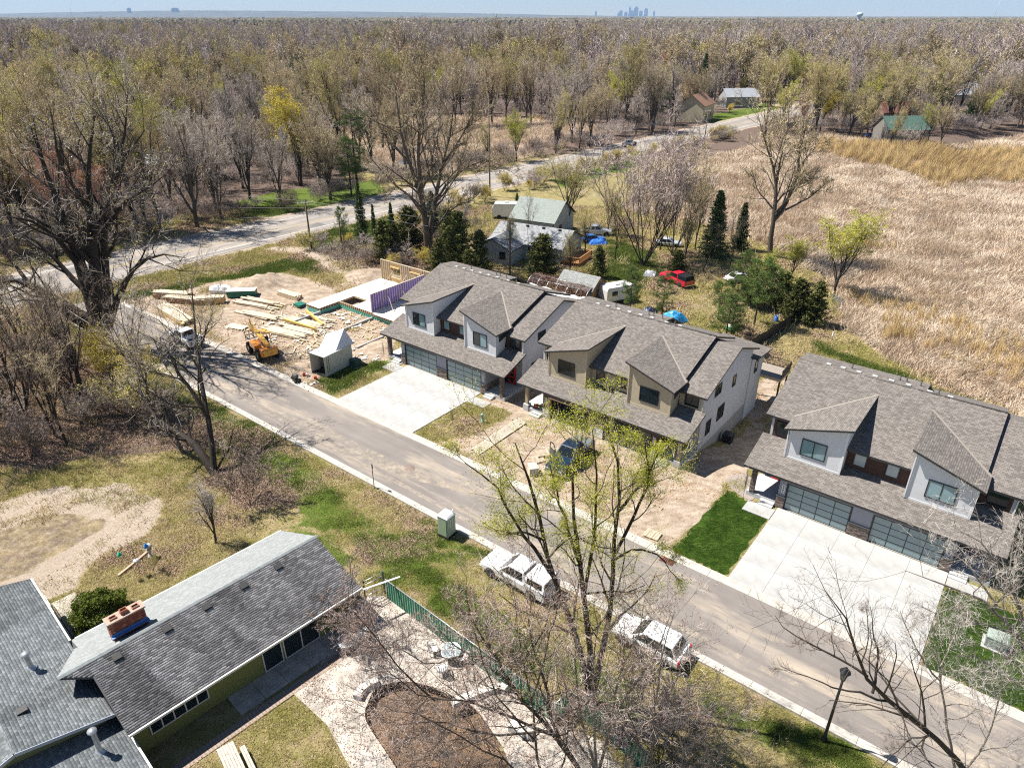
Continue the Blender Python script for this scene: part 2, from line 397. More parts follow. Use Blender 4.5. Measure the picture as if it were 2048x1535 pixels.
def make_ground():
    ys = [-30.0]
    while ys[-1] < 60000:
        y = ys[-1]; ys.append(y + max(0.42, (abs(y) - 60) * 0.012 + 0.42) if y < 330 else y * 1.12)
    ys = np.array(ys)
    xs = [0.0]
    while xs[-1] < 60000:
        x = xs[-1]; xs.append(x + max(0.45, (x - 45) * 0.02 + 0.45) if x < 260 else x * 1.15)
    xs = np.array(xs); xs = np.concatenate([-xs[:0:-1], xs])
    X, Y = np.meshgrid(xs, ys)
    Z = hland(X, Y) - 0.02
    lush, dirt, litter, reed, gravel, sod = zones(X, Y)
    u = UX * X + UY * Y; v = -UY * X + UX * Y; s = (X - H0.x) * HN.x + (Y - H0.y) * HN.y
    flat = np.minimum(np.minimum(np.abs(v - 35.6) - 4.8, np.abs(s + 0.8) - 9), 3.0)
    flat = np.where((v > 35) & (v < 51) & (u > -58) & (u < 4), np.minimum(flat, -1), flat)
    flat = np.where((u > -60) & (u < 8) & (v > 48) & (v < 66), np.minimum(flat, 0.3), flat)
    k = sstep(0, 2.5, flat) * (np.hypot(X, Y) < 400)
    Z = Z + k * (fbm(X / 9, Y / 9, 21) * 0.12 + fbm(X / 1.3, Y / 1.3, 5) * 0.05 * (0.4 + dirt) * (1 - sod))
    # spoil heaps on the building site
    for px, py, r, h in ((540, 568, 4.2, 1.5), (505, 572, 3.2, 0.9), (735, 552, 4.0, 1.0), (760, 695, 2.6, 0.5), (620, 590, 3, .35)):
        p = G(px, py); d = np.hypot(X - p.x, Y - p.y)
        hh = h * np.exp(-(d / r) ** 2 * 2.2); Z = Z + hh * (1 + 0.45 * fbm(X * 0.9, Y * 0.9, 31))
        dirt = np.maximum(dirt, sstep(0.05, 0.3, hh)); lush = lush * (1 - sstep(0.05, 0.3, hh))
    # wheel ruts in the dirt
    rut = np.abs(np.sin(v * 1.7 + fbm(u / 7, v / 7, 12) * 2.5)) ** 8
    Z = Z - dirt * k * rut * 0.03
    for poly, zz in PONDS:
        d = np.where(inside(poly, X, Y), 1, -1) * polydist(poly, X, Y); Z = Z - sstep(-1.0, 1.5, d) * 0.5
    Z = np.where(inside(PXP([(728, 1395), (775, 1358), (860, 1362), (945, 1400), (990, 1450), (1030, 1530), (1020, 1590), (860, 1600), (790, 1560), (718, 1440)]), X, Y), -1.15, Z)
    ny, nx = X.shape
    V = np.stack([X, Y, Z], -1).reshape(-1, 3)
    i = np.arange(ny * nx).reshape(ny, nx)
    F = np.stack([i[:-1, :-1], i[:-1, 1:], i[1:, 1:], i[1:, :-1]], -1).reshape(-1, 4)
    me = raw_mesh('ground', V, F, [])
    for nm, arr in (('za', (lush, dirt, litter)), ('zb', (reed, gravel, sod))):
        a = me.color_attributes.new(nm, 'FLOAT_COLOR', 'POINT')
        T = np.ones((ny * nx, 4), np.float32)
        for c in range(3): T[:, c] = arr[c].ravel()
        a.data.foreach_set('color', T.ravel())
    me.polygons.foreach_set('use_smooth', np.ones(len(F), bool))
    m, nt, b = new_mat('ground'); b.inputs['Roughness'].default_value = 0.95; b.inputs['Specular IOR Level'].default_value = 0.1
    L = nt.links.new
    tc = _n(nt, 'ShaderNodeTexCoord')
    def noise(scale, detail=6, rough=0.65, st=None, w=None):
        n = _n(nt, 'ShaderNodeTexNoise'); n.inputs['Scale'].default_value = scale; n.inputs['Detail'].default_value = detail; n.inputs['Roughness'].default_value = rough
        if st:
            mp = _n(nt, 'ShaderNodeMapping'); mp.inputs['Rotation'].default_value = (0, 0, st[0]); mp.inputs['Scale'].default_value = st[1]
            L(tc.outputs['Object'], mp.inputs[0]); L(mp.outputs[0], n.inputs['Vector'])
        else: L(tc.outputs['Object'], n.inputs['Vector'])
        return n.outputs[0]
    def ramp(src, stops):
        r = _n(nt, 'ShaderNodeValToRGB'); L(src, r.inputs[0]); e = r.color_ramp.elements
        while len(e) < len(stops): e.new(0.5)
        for q, (p, c) in zip(e, stops): q.position = p; q.color = rgb(c)
        return r.outputs[0]
    def mix(f, a, c, bt='MIX'):
        x = _n(nt, 'ShaderNodeMix', data_type='RGBA', blend_type=bt)
        (x.inputs['Factor'].__setattr__('default_value', f) if isinstance(f, float) else L(f, x.inputs['Factor']))
        L(a, x.inputs['A']); L(c, x.inputs['B']); return x.outputs['Result']
    def edge(w, n, amt, lo, hi):
        a = _n(nt, 'ShaderNodeMath', operation='MULTIPLY_ADD'); L(n, a.inputs[0]); a.inputs[1].default_value = amt
        s2 = _n(nt, 'ShaderNodeMath', operation='SUBTRACT'); L(w, s2.inputs[0]); s2.inputs[1].default_value = amt * 0.5
        L(s2.outputs[0], a.inputs[2])
        r = _n(nt, 'ShaderNodeMapRange', interpolation_type='SMOOTHSTEP'); L(a.outputs[0], r.inputs[0])
        r.inputs['From Min'].default_value = lo; r.inputs['From Max'].default_value = hi
        return r.outputs[0]
    aa = _n(nt, 'ShaderNodeAttribute'); aa.attribute_name = 'za'; sa = _n(nt, 'ShaderNodeSeparateColor'); L(aa.outputs['Color'], sa.inputs[0])
    ab = _n(nt, 'ShaderNodeAttribute'); ab.attribute_name = 'zb'; sb = _n(nt, 'ShaderNodeSeparateColor'); L(ab.outputs['Color'], sb.inputs[0])
    n1 = noise(0.22, 8, 0.7); n2 = noise(1.7, 8, 0.75); n3 = noise(7, 5, 0.7); n4 = noise(0.6, 8, 0.8)
    dry = ramp(n2, [(0.25, (0.13, 0.095, 0.045)), (0.45, (0.27, 0.21, 0.11)), (0.6, (0.36, 0.295, 0.16)), (0.8, (0.46, 0.37, 0.24))])
    olive = ramp(n3, [(0.25, (0.08, 0.08, 0.022)), (0.5, (0.21, 0.19, 0.065)), (0.8, (0.31, 0.27, 0.12))])
    bare = ramp(n2, [(0.3, (0.2, 0.14, 0.1)), (0.55, (0.3, 0.22, 0.165)), (0.8, (0.38, 0.29, 0.23))])
    base = mix(ramp(n4, [(0.42, (0, 0, 0)), (0.56, (1, 1, 1))]), dry, olive)
    base = mix(ramp(n1, [(0.54, (0, 0, 0)), (0.64, (1, 1, 1))]), base, bare)
    lushc = ramp(n3, [(0.25, (0.03, 0.05, 0.007)), (0.5, (0.09, 0.13, 0.02)), (0.75, (0.17, 0.2, 0.045))])
    litc = ramp(n3, [(0.2, (0.035, 0.025, 0.02)), (0.48, (0.125, 0.09, 0.072)), (0.62, (0.21, 0.155, 0.125)), (0.85, (0.34, 0.265, 0.22))])
    ndr = noise(1.1, 10, 0.8, (TH, (0.7, 1.15, 1)))
    dirc = ramp(ndr, [(0.28, (0.14, 0.1, 0.07)), (0.43, (0.28, 0.21, 0.152)), (0.53, (0.375, 0.3, 0.23)), (0.68, (0.52, 0.445, 0.36))])
    reedc = ramp(n2, [(0.25, (0.14, 0.1, 0.07)), (0.5, (0.3, 0.225, 0.165)), (0.8, (0.42, 0.34, 0.27))])
    grac = ramp(n3, [(0.25, (0.2, 0.155, 0.115)), (0.5, (0.36, 0.295, 0.23)), (0.8, (0.5, 0.43, 0.36))])
    sodc = ramp(noise(3.2, 6, 0.7, (TH, (0.5, 2.2, 1))), [(0.25, (0.012, 0.028, 0.004)), (0.5, (0.034, 0.07, 0.008)), (0.75, (0.12, 0.145, 0.028))])
    c = mix(edge(sa.outputs[2], n4, 0.9, 0.35, 0.62), base, litc)
    c = mix(edge(sa.outputs[0], n4, 1.3, 0.42, 0.72), c, lushc)
    c = mix(edge(sb.outputs[0], n2, 0.6, 0.35, 0.65), c, reedc)
    c = mix(edge(sb.outputs[1], n2, 0.8, 0.35, 0.62), c, grac)
    c = mix(edge(sa.outputs[1], n2, 0.6, 0.35, 0.6), c, dirc)
    c = mix(edge(sb.outputs[2], n3, 0.1, 0.45, 0.55), c, sodc)
    L(c, b.inputs['Base Color'])
    bp = _n(nt, 'ShaderNodeBump'); bp.inputs['Strength'].default_value = 0.9; bp.inputs['Distance'].default_value = 0.12
    L(n3, bp.inputs['Height']); L(bp.outputs[0], b.inputs['Normal'])
    me.materials.append(m)
    return obj('ground', me, kind='structure')
make_ground()

# ------------------------------------------------------------------ street, kerbs, highway
def road_mat(name, c, tyre=0.25, ang=TH, band=None):
    m, nt, b = new_mat(name); b.inputs['Roughness'].default_value = 0.92; b.inputs['Specular IOR Level'].default_value = 0.2
    L = nt.links.new; tc = _n(nt, 'ShaderNodeTexCoord')
    mp = _n(nt, 'ShaderNodeMapping'); mp.inputs['Rotation'].default_value = (0, 0, -ang); mp.inputs['Scale'].default_value = (1, 1, 1)
    L(tc.outputs['Object'], mp.inputs[0])
    def nz(scale, st, det=6, ro=0.65):
        q = _n(nt, 'ShaderNodeMapping'); q.inputs['Scale'].default_value = st; L(mp.outputs[0], q.inputs[0])
        n = _n(nt, 'ShaderNodeTexNoise'); n.inputs['Scale'].default_value = scale; n.inputs['Detail'].default_value = det; n.inputs['Roughness'].default_value = ro
        L(q.outputs[0], n.inputs['Vector']); return n.outputs[0]
    fine = nz(14, (1, 1, 1), 5, 0.8); streak = nz(0.9, (0.06, 1.1, 1), 5, 0.6); blot = nz(0.16, (1, 1, 1), 8, 0.7)
    def rg(src, lo, hi, a, z):
        r = _n(nt, 'ShaderNodeMapRange'); L(src, r.inputs[0]); r.inputs['From Min'].default_value = lo; r.inputs['From Max'].default_value = hi
        r.inputs['To Min'].default_value = a; r.inputs['To Max'].default_value = z; return r.outputs[0]
    def mul(a, z):
        x = _n(nt, 'ShaderNodeMath', operation='MULTIPLY'); L(a, x.inputs[0]); L(z, x.inputs[1]); return x.outputs[0]
    f = mul(mul(rg(fine, 0.3, 0.7, 0.88, 1.12), rg(streak, 0.3, 0.7, 1 - tyre * 0.5, 1 + tyre * 0.5)), rg(blot, 0.35, 0.65, 0.88, 1.1))
    x = _n(nt, 'ShaderNodeMix', data_type='RGBA', blend_type='MULTIPLY'); x.inputs['Factor'].default_value = 1; x.inputs['A'].default_value = rgb(c)
    L(f, x.inputs['B']); res = x.outputs['Result']
    # sand tracked onto the road
    sand = _n(nt, 'ShaderNodeMix', data_type='RGBA', blend_type='MIX'); L(res, sand.inputs['A']); sand.inputs['B'].default_value = (0.42, 0.35, 0.27, 1)
    sn = nz(0.5, (0.16, 0.9, 1), 7, 0.7); L(rg(sn, 0.5, 0.68, 0.0, 0.8), sand.inputs['Factor'])
    L(sand.outputs['Result'], b.inputs['Base Color'])
    bp = _n(nt, 'ShaderNodeBump'); bp.inputs['Strength'].default_value = 0.25; bp.inputs['Distance'].default_value = 0.02; L(fine, bp.inputs['Height']); L(bp.outputs[0], b.inputs['Normal'])
    return m
M_street = road_mat('street_asphalt', (0.20, 0.178, 0.162), 0.25)
M_hwy = road_mat('highway_asphalt', (0.25, 0.228, 0.21), 0.5, math.atan2(HD.y, HD.x))
M_conc = mat('concrete', (0.375, 0.37, 0.355), 0.85, var=0.26, scale=0.4, detail=10, bump=0.08, bscale=20)
M_curb = mat('kerb_concrete', (0.42, 0.39, 0.345), 0.9, var=0.22, scale=2.5, bump=0.15, bscale=25)
M_oldconc = mat('patio_concrete', (0.40, 0.36, 0.315), 0.9, var=0.42, scale=0.7, detail=9, bump=0.12, bscale=14)
M_yel = mat('road_yellow', (0.5, 0.35, 0.1), 0.8, c2=(0.34, 0.27, 0.14), scale=1.5)
M_wht = mat('road_white', (0.62, 0.6, 0.56), 0.8, c2=(0.36, 0.34, 0.32), scale=1.5)

def strip_uv(name, u0, u1, v0, v1, z, m, **t):
    n = max(2, int(abs(u1 - u0) / 4)); b = MB(); vs = []; fs = []
    for i in range(n + 1):
        u = u0 + (u1 - u0) * i / n; vs += [UV(u, v0, z), UV(u, v1, z)]
        if i: fs.append((2 * i - 2, 2 * i, 2 * i + 1, 2 * i - 1))
    b.add(vs, fs); return b.build(name, m, **t)
strip_uv('street', -108.5, 34, 32.3, 39.1, 0.015, M_street, kind='structure')
def kerb(v0, sgn, ua, ub):
    root = empty('kerb', (0, 0, 0), kind='structure')
    L = 3.05; prof = [(0.0, 0.018), (0.42, 0.03), (0.55, 0.125), (0.70, 0.135), (0.70, -0.1), (0, -0.1)]
    b = MB(); b.loft([[(x, sgn * p, z) for p, z in prof] for x in (0, L - 0.02)]); me = b.mesh('kerb_section', M_curb, True)
    k = 0; u = ua
    while u < ub:
        o = obj('kerb_section', me, root); o.location = UV(u, v0); o.rotation_euler = (0, 0, TH); u += L; k += 1
kerb(39.1, 1, -101, 33); kerb(32.3, -1, -98, 33)
# highway sheet, shoulders in the ground, markings
def strip_h(name, s0, s1, n0, n1, z, m, parent=None, **t):
    n = max(1, int((s1 - s0) / 20)); b = MB(); vs = []; fs = []
    for i in range(n + 1):
        s = s0 + (s1 - s0) * i / n; vs += [HW(s, n0, z), HW(s, n1, z)]
        if i: fs.append((2 * i - 2, 2 * i - 1, 2 * i + 1, 2 * i))
    b.add(vs, fs); return b.build(name, m, parent, **t)
hw = strip_h('highway', -170, 430, -7.6, 6.4, 0.012, M_hwy, kind='structure')
strip_h('centre_line', -170, -22, -0.22, -0.08, 0.018, M_yel, hw); strip_h('centre_line', -170, -22, 0.08, 0.22, 0.018, M_yel, hw)
strip_h('centre_line', -12, 430, -0.22, -0.08, 0.018, M_yel, hw); strip_h('centre_line', -12, 430, 0.08, 0.22, 0.018, M_yel, hw)
strip_h('edge_line', -170, 430, -5.85, -5.6, 0.018, M_wht, hw); strip_h('edge_line', 0, 430, 4.2, 4.45, 0.018, M_wht, hw); strip_h('edge_line', -170, -24, 4.2, 4.45, 0.018, M_wht, hw)
# flared mouth where the street meets the highway
b = MB(); q = [HW(-24, 6.0), HW(4, 6.0), UV(-100, 39.6), UV(-96, 39.1), UV(-96, 32.3), UV(-101, 31.4)]
b.add([(p.x, p.y, 0.016) for p in q], [tuple(range(6))]); b.build('street_mouth', M_street, kind='structure')
# asphalt patches of the highway and sealed cracks
M_patch = road_mat('asphalt_patch', (0.16, 0.15, 0.145), 0.2, math.atan2(HD.y, HD.x))
for s0, s1, a, c in ((20, 34, 1.0, 3.9), (60, 71, -5, -1), (96, 104, 0.6, 3.5), (140, 170, -5.2, -2.2), (200, 214, 0.5, 4), (-10, -3, -4.8, -1.4)):
    strip_h('asphalt_patch', s0, s1, a, c, 0.016, M_patch, hw)
# manhole in the street
mh = MB(); mh.lathe([(0, 0.03), (0.34, 0.03), (0.36, 0.02), (0.60, 0.02), (0.62, 0.01)], 24); p = G(817, 937)
mh.build('manhole_cover', mat('cast_iron', (0.2, 0.15, 0.12), 0.7, var=0.3), label='round rusty manhole cover in the street near the bend of tyre marks', cat='manhole').location = (p.x, p.y, 0)

# sand carried out of the building lots in wheel tracks
def dust_mat():
    m, nt, b = new_mat('tracked_sand'); b.inputs['Base Color'].default_value = (0.46, 0.39, 0.31, 1); b.inputs['Roughness'].default_value = 0.95
    L = nt.links.new; tc = _n(nt, 'ShaderNodeTexCoord'); n = _n(nt, 'ShaderNodeTexNoise'); n.inputs['Scale'].default_value = 1.1; n.inputs['Detail'].default_value = 9; n.inputs['Roughness'].default_value = 0.75; L(tc.outputs['Object'], n.inputs['Vector'])
    r = _n(nt, 'ShaderNodeMapRange'); L(n.outputs[0], r.inputs[0]); r.inputs['From Min'].default_value = 0.42; r.inputs['From Max'].default_value = 0.66; r.inputs['To Max'].default_value = 0.75; L(r.outputs[0], b.inputs['Alpha'])
    return m
M_dust = dust_mat()
def sand_track(pts, w, z):
    P = [Vector((*p, 0)) for p in pts]; n = 26; vs = []; fs = []
    q = []
    for i in range(n + 1):
        t = i / n; q.append(P[0] * (1 - t) ** 3 + P[1] * 3 * t * (1 - t) ** 2 + P[2] * 3 * t * t * (1 - t) + P[3] * t ** 3)
    for i in range(n + 1):
        d = (q[min(i + 1, n)] - q[max(i - 1, 0)]).normalized(); s = Vector((-d.y, d.x, 0)) * w / 2 * (1 - abs(i / n - 0.4) * 0.6)
        vs += [UV(q[i].x - s.x, q[i].y - s.y, z), UV(q[i].x + s.x, q[i].y + s.y, z)]
        if i: fs.append((2 * i - 2, 2 * i, 2 * i + 1, 2 * i - 1))
    b = MB(); b.add(vs, fs); b.build('sand_track', M_dust, bpy.data.objects['street'])
for k, (a, w_) in enumerate(((0, 0.5), (1.1, 0.45), (2.6, 0.7), (3.6, 0.4), (5.2, 0.6))): sand_track([(-27.5 - a, 38.9), (-29 - a, 36.2 - a * 0.2), (-35, 35.0 - a * 0.35), (-52 - a * 2, 35.2 - a * 0.3)], w_, 0.019 + 0.0015 * k)
for k, (u0_, u1_, v_, w_) in enumerate(((-97, -62, 37.6, 0.9), (-92, -58, 36.2, 0.6), (-88, -66, 38.3, 1.1), (-34, -12, 37.9, 0.8), (-30, -4, 33.6, 0.6), (-50, -20, 33.2, 0.5))): sand_track([(u0_, v_), (u0_ * 0.6 + u1_ * 0.4, v_ + 0.4), (u0_ * 0.3 + u1_ * 0.7, v_ - 0.5), (u1_, v_ + 0.1)], w_, 0.027 + 0.0012 * k)
# concrete driveways in jointed slabs
def driveway(u0, u1, v0, v1, nu, nv, extra, label):
    root = empty('driveway', (0, 0, 0), kind='structure')
    du = (u1 - u0) / nu; dv = (v1 - v0) / nv; g = 0.008
    b = MB(); b.box((g, g, -0.1), (du - g, dv - g, 0.05)); me = b.mesh('slab', M_conc, True)
    for i in range(nu):
        for j in range(nv):
            o = obj('slab', me, root); o.location = UV(u0 + i * du, v0 + j * dv); o.rotation_euler = (0, 0, TH)
    # apron behind the kerb
    for a0, a1, b0, b1 in extra:
        e = MB(); e.box((0, 0, -0.1), (a1 - a0, b1 - b0, 0.05)); o = e.build('slab', M_conc, root); o.location = UV(a0, b0); o.rotation_euler = (0, 0, TH)
driveway(-54.6, -43.5, 39.82, 50.2, 4, 3, [(-56.7, -54.65, 48.0, 49.5), (-56.7, -55.4, 49.52, 50.2), (-43.45, -41.2, 47.9, 49.2)], '')
driveway(-11.3, 1.2, 39.82, 50.2, 5, 4, [(-13.6, -11.35, 48.2, 49.7), (1.25, 3.8, 48.6, 49.9)], '')
# building-site pad at the tan house: plank walkway comes later
# flared tyre marks of sand on the street are in its material
# ------------------------------------------------------------------ twin houses
M_sh = shingle_mat('house_shingles', (0.13, 0.116, 0.105), (0.225, 0.201, 0.182))
M_shx = shingle_mat('house_shingles_cross', (0.13, 0.116, 0.105), (0.225, 0.201, 0.182), rot=R(90))
M_fascia = mat('dark_fascia', (0.022, 0.023, 0.026), 0.5)
M_soffit = mat('soffit', (0.10, 0.10, 0.105), 0.7)
M_frame = mat('black_frame', (0.012, 0.012, 0.014), 0.4)
def glass_mat(name, c, rough=0.06, var=0.0):
    m = mat(name, c, rough, spec=0.6, var=var, scale=0.9); return m
M_glass = glass_mat('dark_glass', (0.012, 0.02, 0.024))
M_blind = glass_mat('blind_glass', (0.2, 0.31, 0.33), 0.12, 0.2)
M_blindw = glass_mat('pale_blind_glass', (0.36, 0.42, 0.43), 0.15, 0.12)
M_frost = glass_mat('frosted_pane', (0.20, 0.27, 0.285), 0.22, 0.08)
M_frostd = glass_mat('dark_pane', (0.045, 0.055, 0.06), 0.15, 0.1)  # panes of one garage door, darker than the others
M_stone = mat('ledge_stone', (0.07, 0.055, 0.05), 0.9, c2=(0.22, 0.165, 0.14), scale=3.0, stretch=(1, 1, 4))
M_stone2 = mat('ledge_stone_warm', (0.13, 0.10, 0.085), 0.9, c2=(0.26, 0.2, 0.165), scale=3.0)
M_cap = mat('stone_cap', (0.05, 0.05, 0.055), 0.8)
M_found = mat('foundation', (0.30, 0.29, 0.28), 0.9, var=0.15, scale=1.5)
M_floor = mat('porch_concrete', (0.45, 0.45, 0.44), 0.85, var=0.1, scale=1)
M_white = mat('white_trim', (0.72, 0.72, 0.72), 0.55)
M_pipe = mat('black_pipe', (0.02, 0.02, 0.02), 0.6)
M_ventw = mat('galvanised_vent', (0.55, 0.54, 0.52), 0.5, 0.3)
M_red = mat('red_door', (0.42, 0.015, 0.015), 0.45)
M_ydoor = mat('yellow_door', (0.62, 0.42, 0.03), 0.5)
M_lumber = mat('lumber', (0.50, 0.37, 0.22), 0.8, c2=(0.62, 0.50, 0.34), scale=2.5, stretch=(1, 1, 1))
M_lumbw = mat('pale_lumber', (0.42, 0.34, 0.23), 0.85, c2=(0.60, 0.53, 0.42), scale=1.6, detail=8)
M_osb = mat('osb_edge', (0.38, 0.22, 0.10), 0.9, c2=(0.26, 0.14, 0.07), scale=6)
M_wrap = mat('house_wrap', (0.68, 0.68, 0.66), 0.7, var=0.06, scale=3)
PAL_W = dict(front=lap_mat('white_siding', (0.66, 0.665, 0.68), 0.9, 2, depth=0.12), rec=lap_mat('brown_siding', (0.075, 0.038, 0.028), 0.17), gar=lap_mat('grey_siding', (0.30, 0.30, 0.335), 0.17), side=lap_mat('pale_grey_siding', (0.46, 0.46, 0.49), 0.17), trim=M_white)
PAL_T = dict(front=lap_mat('tan_panels', (0.47, 0.395, 0.275), 1.1, 2, depth=0.15), rec=lap_mat('tan_siding', (0.45, 0.375, 0.26), 1.1, 2, depth=0.15), gar=lap_mat('plum_siding', (0.085, 0.05, 0.044), 0.17), side=lap_mat('light_grey_siding', (0.52, 0.52, 0.545), 0.17), trim=mat('tan_trim', (0.5, 0.42, 0.3), 0.7))

def roof_part(name, parent, polys, t=0.2, m=None, fix=False):
    """roof planes with a shingled top and a dark edge"""
    b = MB()
    for p in polys:
        n = len(p); k = len(b.v); b.slab(p, t)
        b.mi[-(n + 2)] = 0; b.mi[-(n + 1)] = 2
        for i in range(n): b.mi[-n + i] = 1
    return b.build(name, [m or M_sh, M_fascia, M_soffit], parent, fixn=True)
def window(parent, o, du, w, h, nrm, panes=2, gm=None, fr=0.07, sill=True, name='window'):
    """o: lower left corner, du: unit along the wall, nrm: outward. Frame with panes as its children"""
    o, du, nrm = Vector(o), Vector(du), Vector(nrm); up = Vector((0, 0, 1)); t = 0.07
    b = MB()
    def bar(a0, a1, z0, z1, d=t):
        c = [o + du * a + up * z for a, z in ((a0, z0), (a1, z0), (a1, z1), (a0, z1))]
        b.wall([p + nrm * d for p in c], -nrm * (d + 0.02))
    bar(0, w, 0, fr); bar(0, w, h - fr, h); bar(0, fr, fr, h - fr); bar(w - fr, w, fr, h - fr)
    for i in range(1, panes): bar(w * i / panes - fr / 2, w * i / panes + fr / 2, fr, h - fr, t * 0.8)
    f = b.build(name, M_frame, parent)
    for i in range(panes):
        p = MB(); a0 = fr + 0.0 if i == 0 else w * i / panes + fr / 2; a1 = w - fr if i == panes - 1 else w * (i + 1) / panes - fr / 2
        c = [o + du * a + up * z for a, z in ((a0, fr), (a1, fr), (a1, h - fr), (a0, h - fr))]
        p.wall([q + nrm * 0.035 for q in c], -nrm * 0.03)
        g = gm[i % len(gm)] if isinstance(gm, (list, tuple)) else (gm or M_glass)
        p.build('pane', g, f)
    return f
def stones(parent, x0, x1, y, z0, z1, seed, depth=0.09, nrm=-1, axis='x', name='stone_veneer'):
    r = random.Random(seed); b = MB(); z = z0
    while z < z1 - 0.02:
        h = min(r.uniform(0.07, 0.16), z1 - z); x = x0
        while x < x1 - 0.02:
            w = min(r.uniform(0.18, 0.55), x1 - x); d = depth + r.uniform(-0.03, 0.03)
            if axis == 'x': b.box((x + 0.006, y, z + 0.005), (x + w - 0.006, y + nrm * d, z + h - 0.005), r.randint(0, 1))
            else: b.box((y, x + 0.006, z + 0.005), (y + nrm * d, x + w - 0.006, z + h - 0.005), r.randint(0, 1))
            x += w
        z += h
    return b.build(name, [M_stone, M_stone2], parent, kind='stuff')
def garage_door(parent, x0, w, h, y, gm):
    b = MB(); b.box((x0, y, 0.02), (x0 + w, y + 0.05, h)); d = b.build('garage_door', M_frame, parent)
    nc, nr = 4, 4; m = 0.07; pw = (w - m) / nc; ph = (h - 0.1) / nr
    p = MB(); p.box((0, -0.012, 0), (pw - m, 0.02, ph - m)); me = p.mesh('pane', gm, True)
    for i in range(nc):
        for j in range(nr):
            o = obj('pane', me, d); o.location = (x0 + m + i * pw, y, 0.09 + j * ph)
    t = MB()
    for a in (x0 - 0.09, x0 + w): t.box((a, y - 0.09, 0.02), (a + 0.09, y + 0.04, h + 0.09))
    t.box((x0, y - 0.09, h), (x0 + w, y + 0.04, h + 0.09)); t.build('door_trim', M_frame, parent)
    return d
def vent_things(root, seed, zf):
    r = random.Random(seed)
    for i, x in enumerate((-1.2, 0.0, 1.3, 2.6, 3.9, 5.2, 6.8, 8.3)):
        y = 10.55; z = zf(x, y)
        b = MB(); b.box((-0.2, -0.16, -0.05), (0.2, 0.18, 0.10)); b.box((-0.15, -0.17, 0.02), (0.15, -0.13, 0.085), 1)
        o = b.build('roof_vent', [M_ventw, M_pipe], root); o.location = (x, y, z)
    for x, y, h in ((0.6, 11.2, 0.45), (4.4, 11.4, 0.5), (4.9, 11.5, 0.4), (6.0, 11.3, 0.5), (7.4, 11.4, 0.4)):
        b = MB(); z = zf(x, y); b.lathe([(0.0, h), (0.06, h), (0.06, 0), (0.14, 0.02), (0.16, -0.06)], 10)
        o = b.build('vent_pipe', M_pipe, root); o.location = (x, y, z - 0.02)

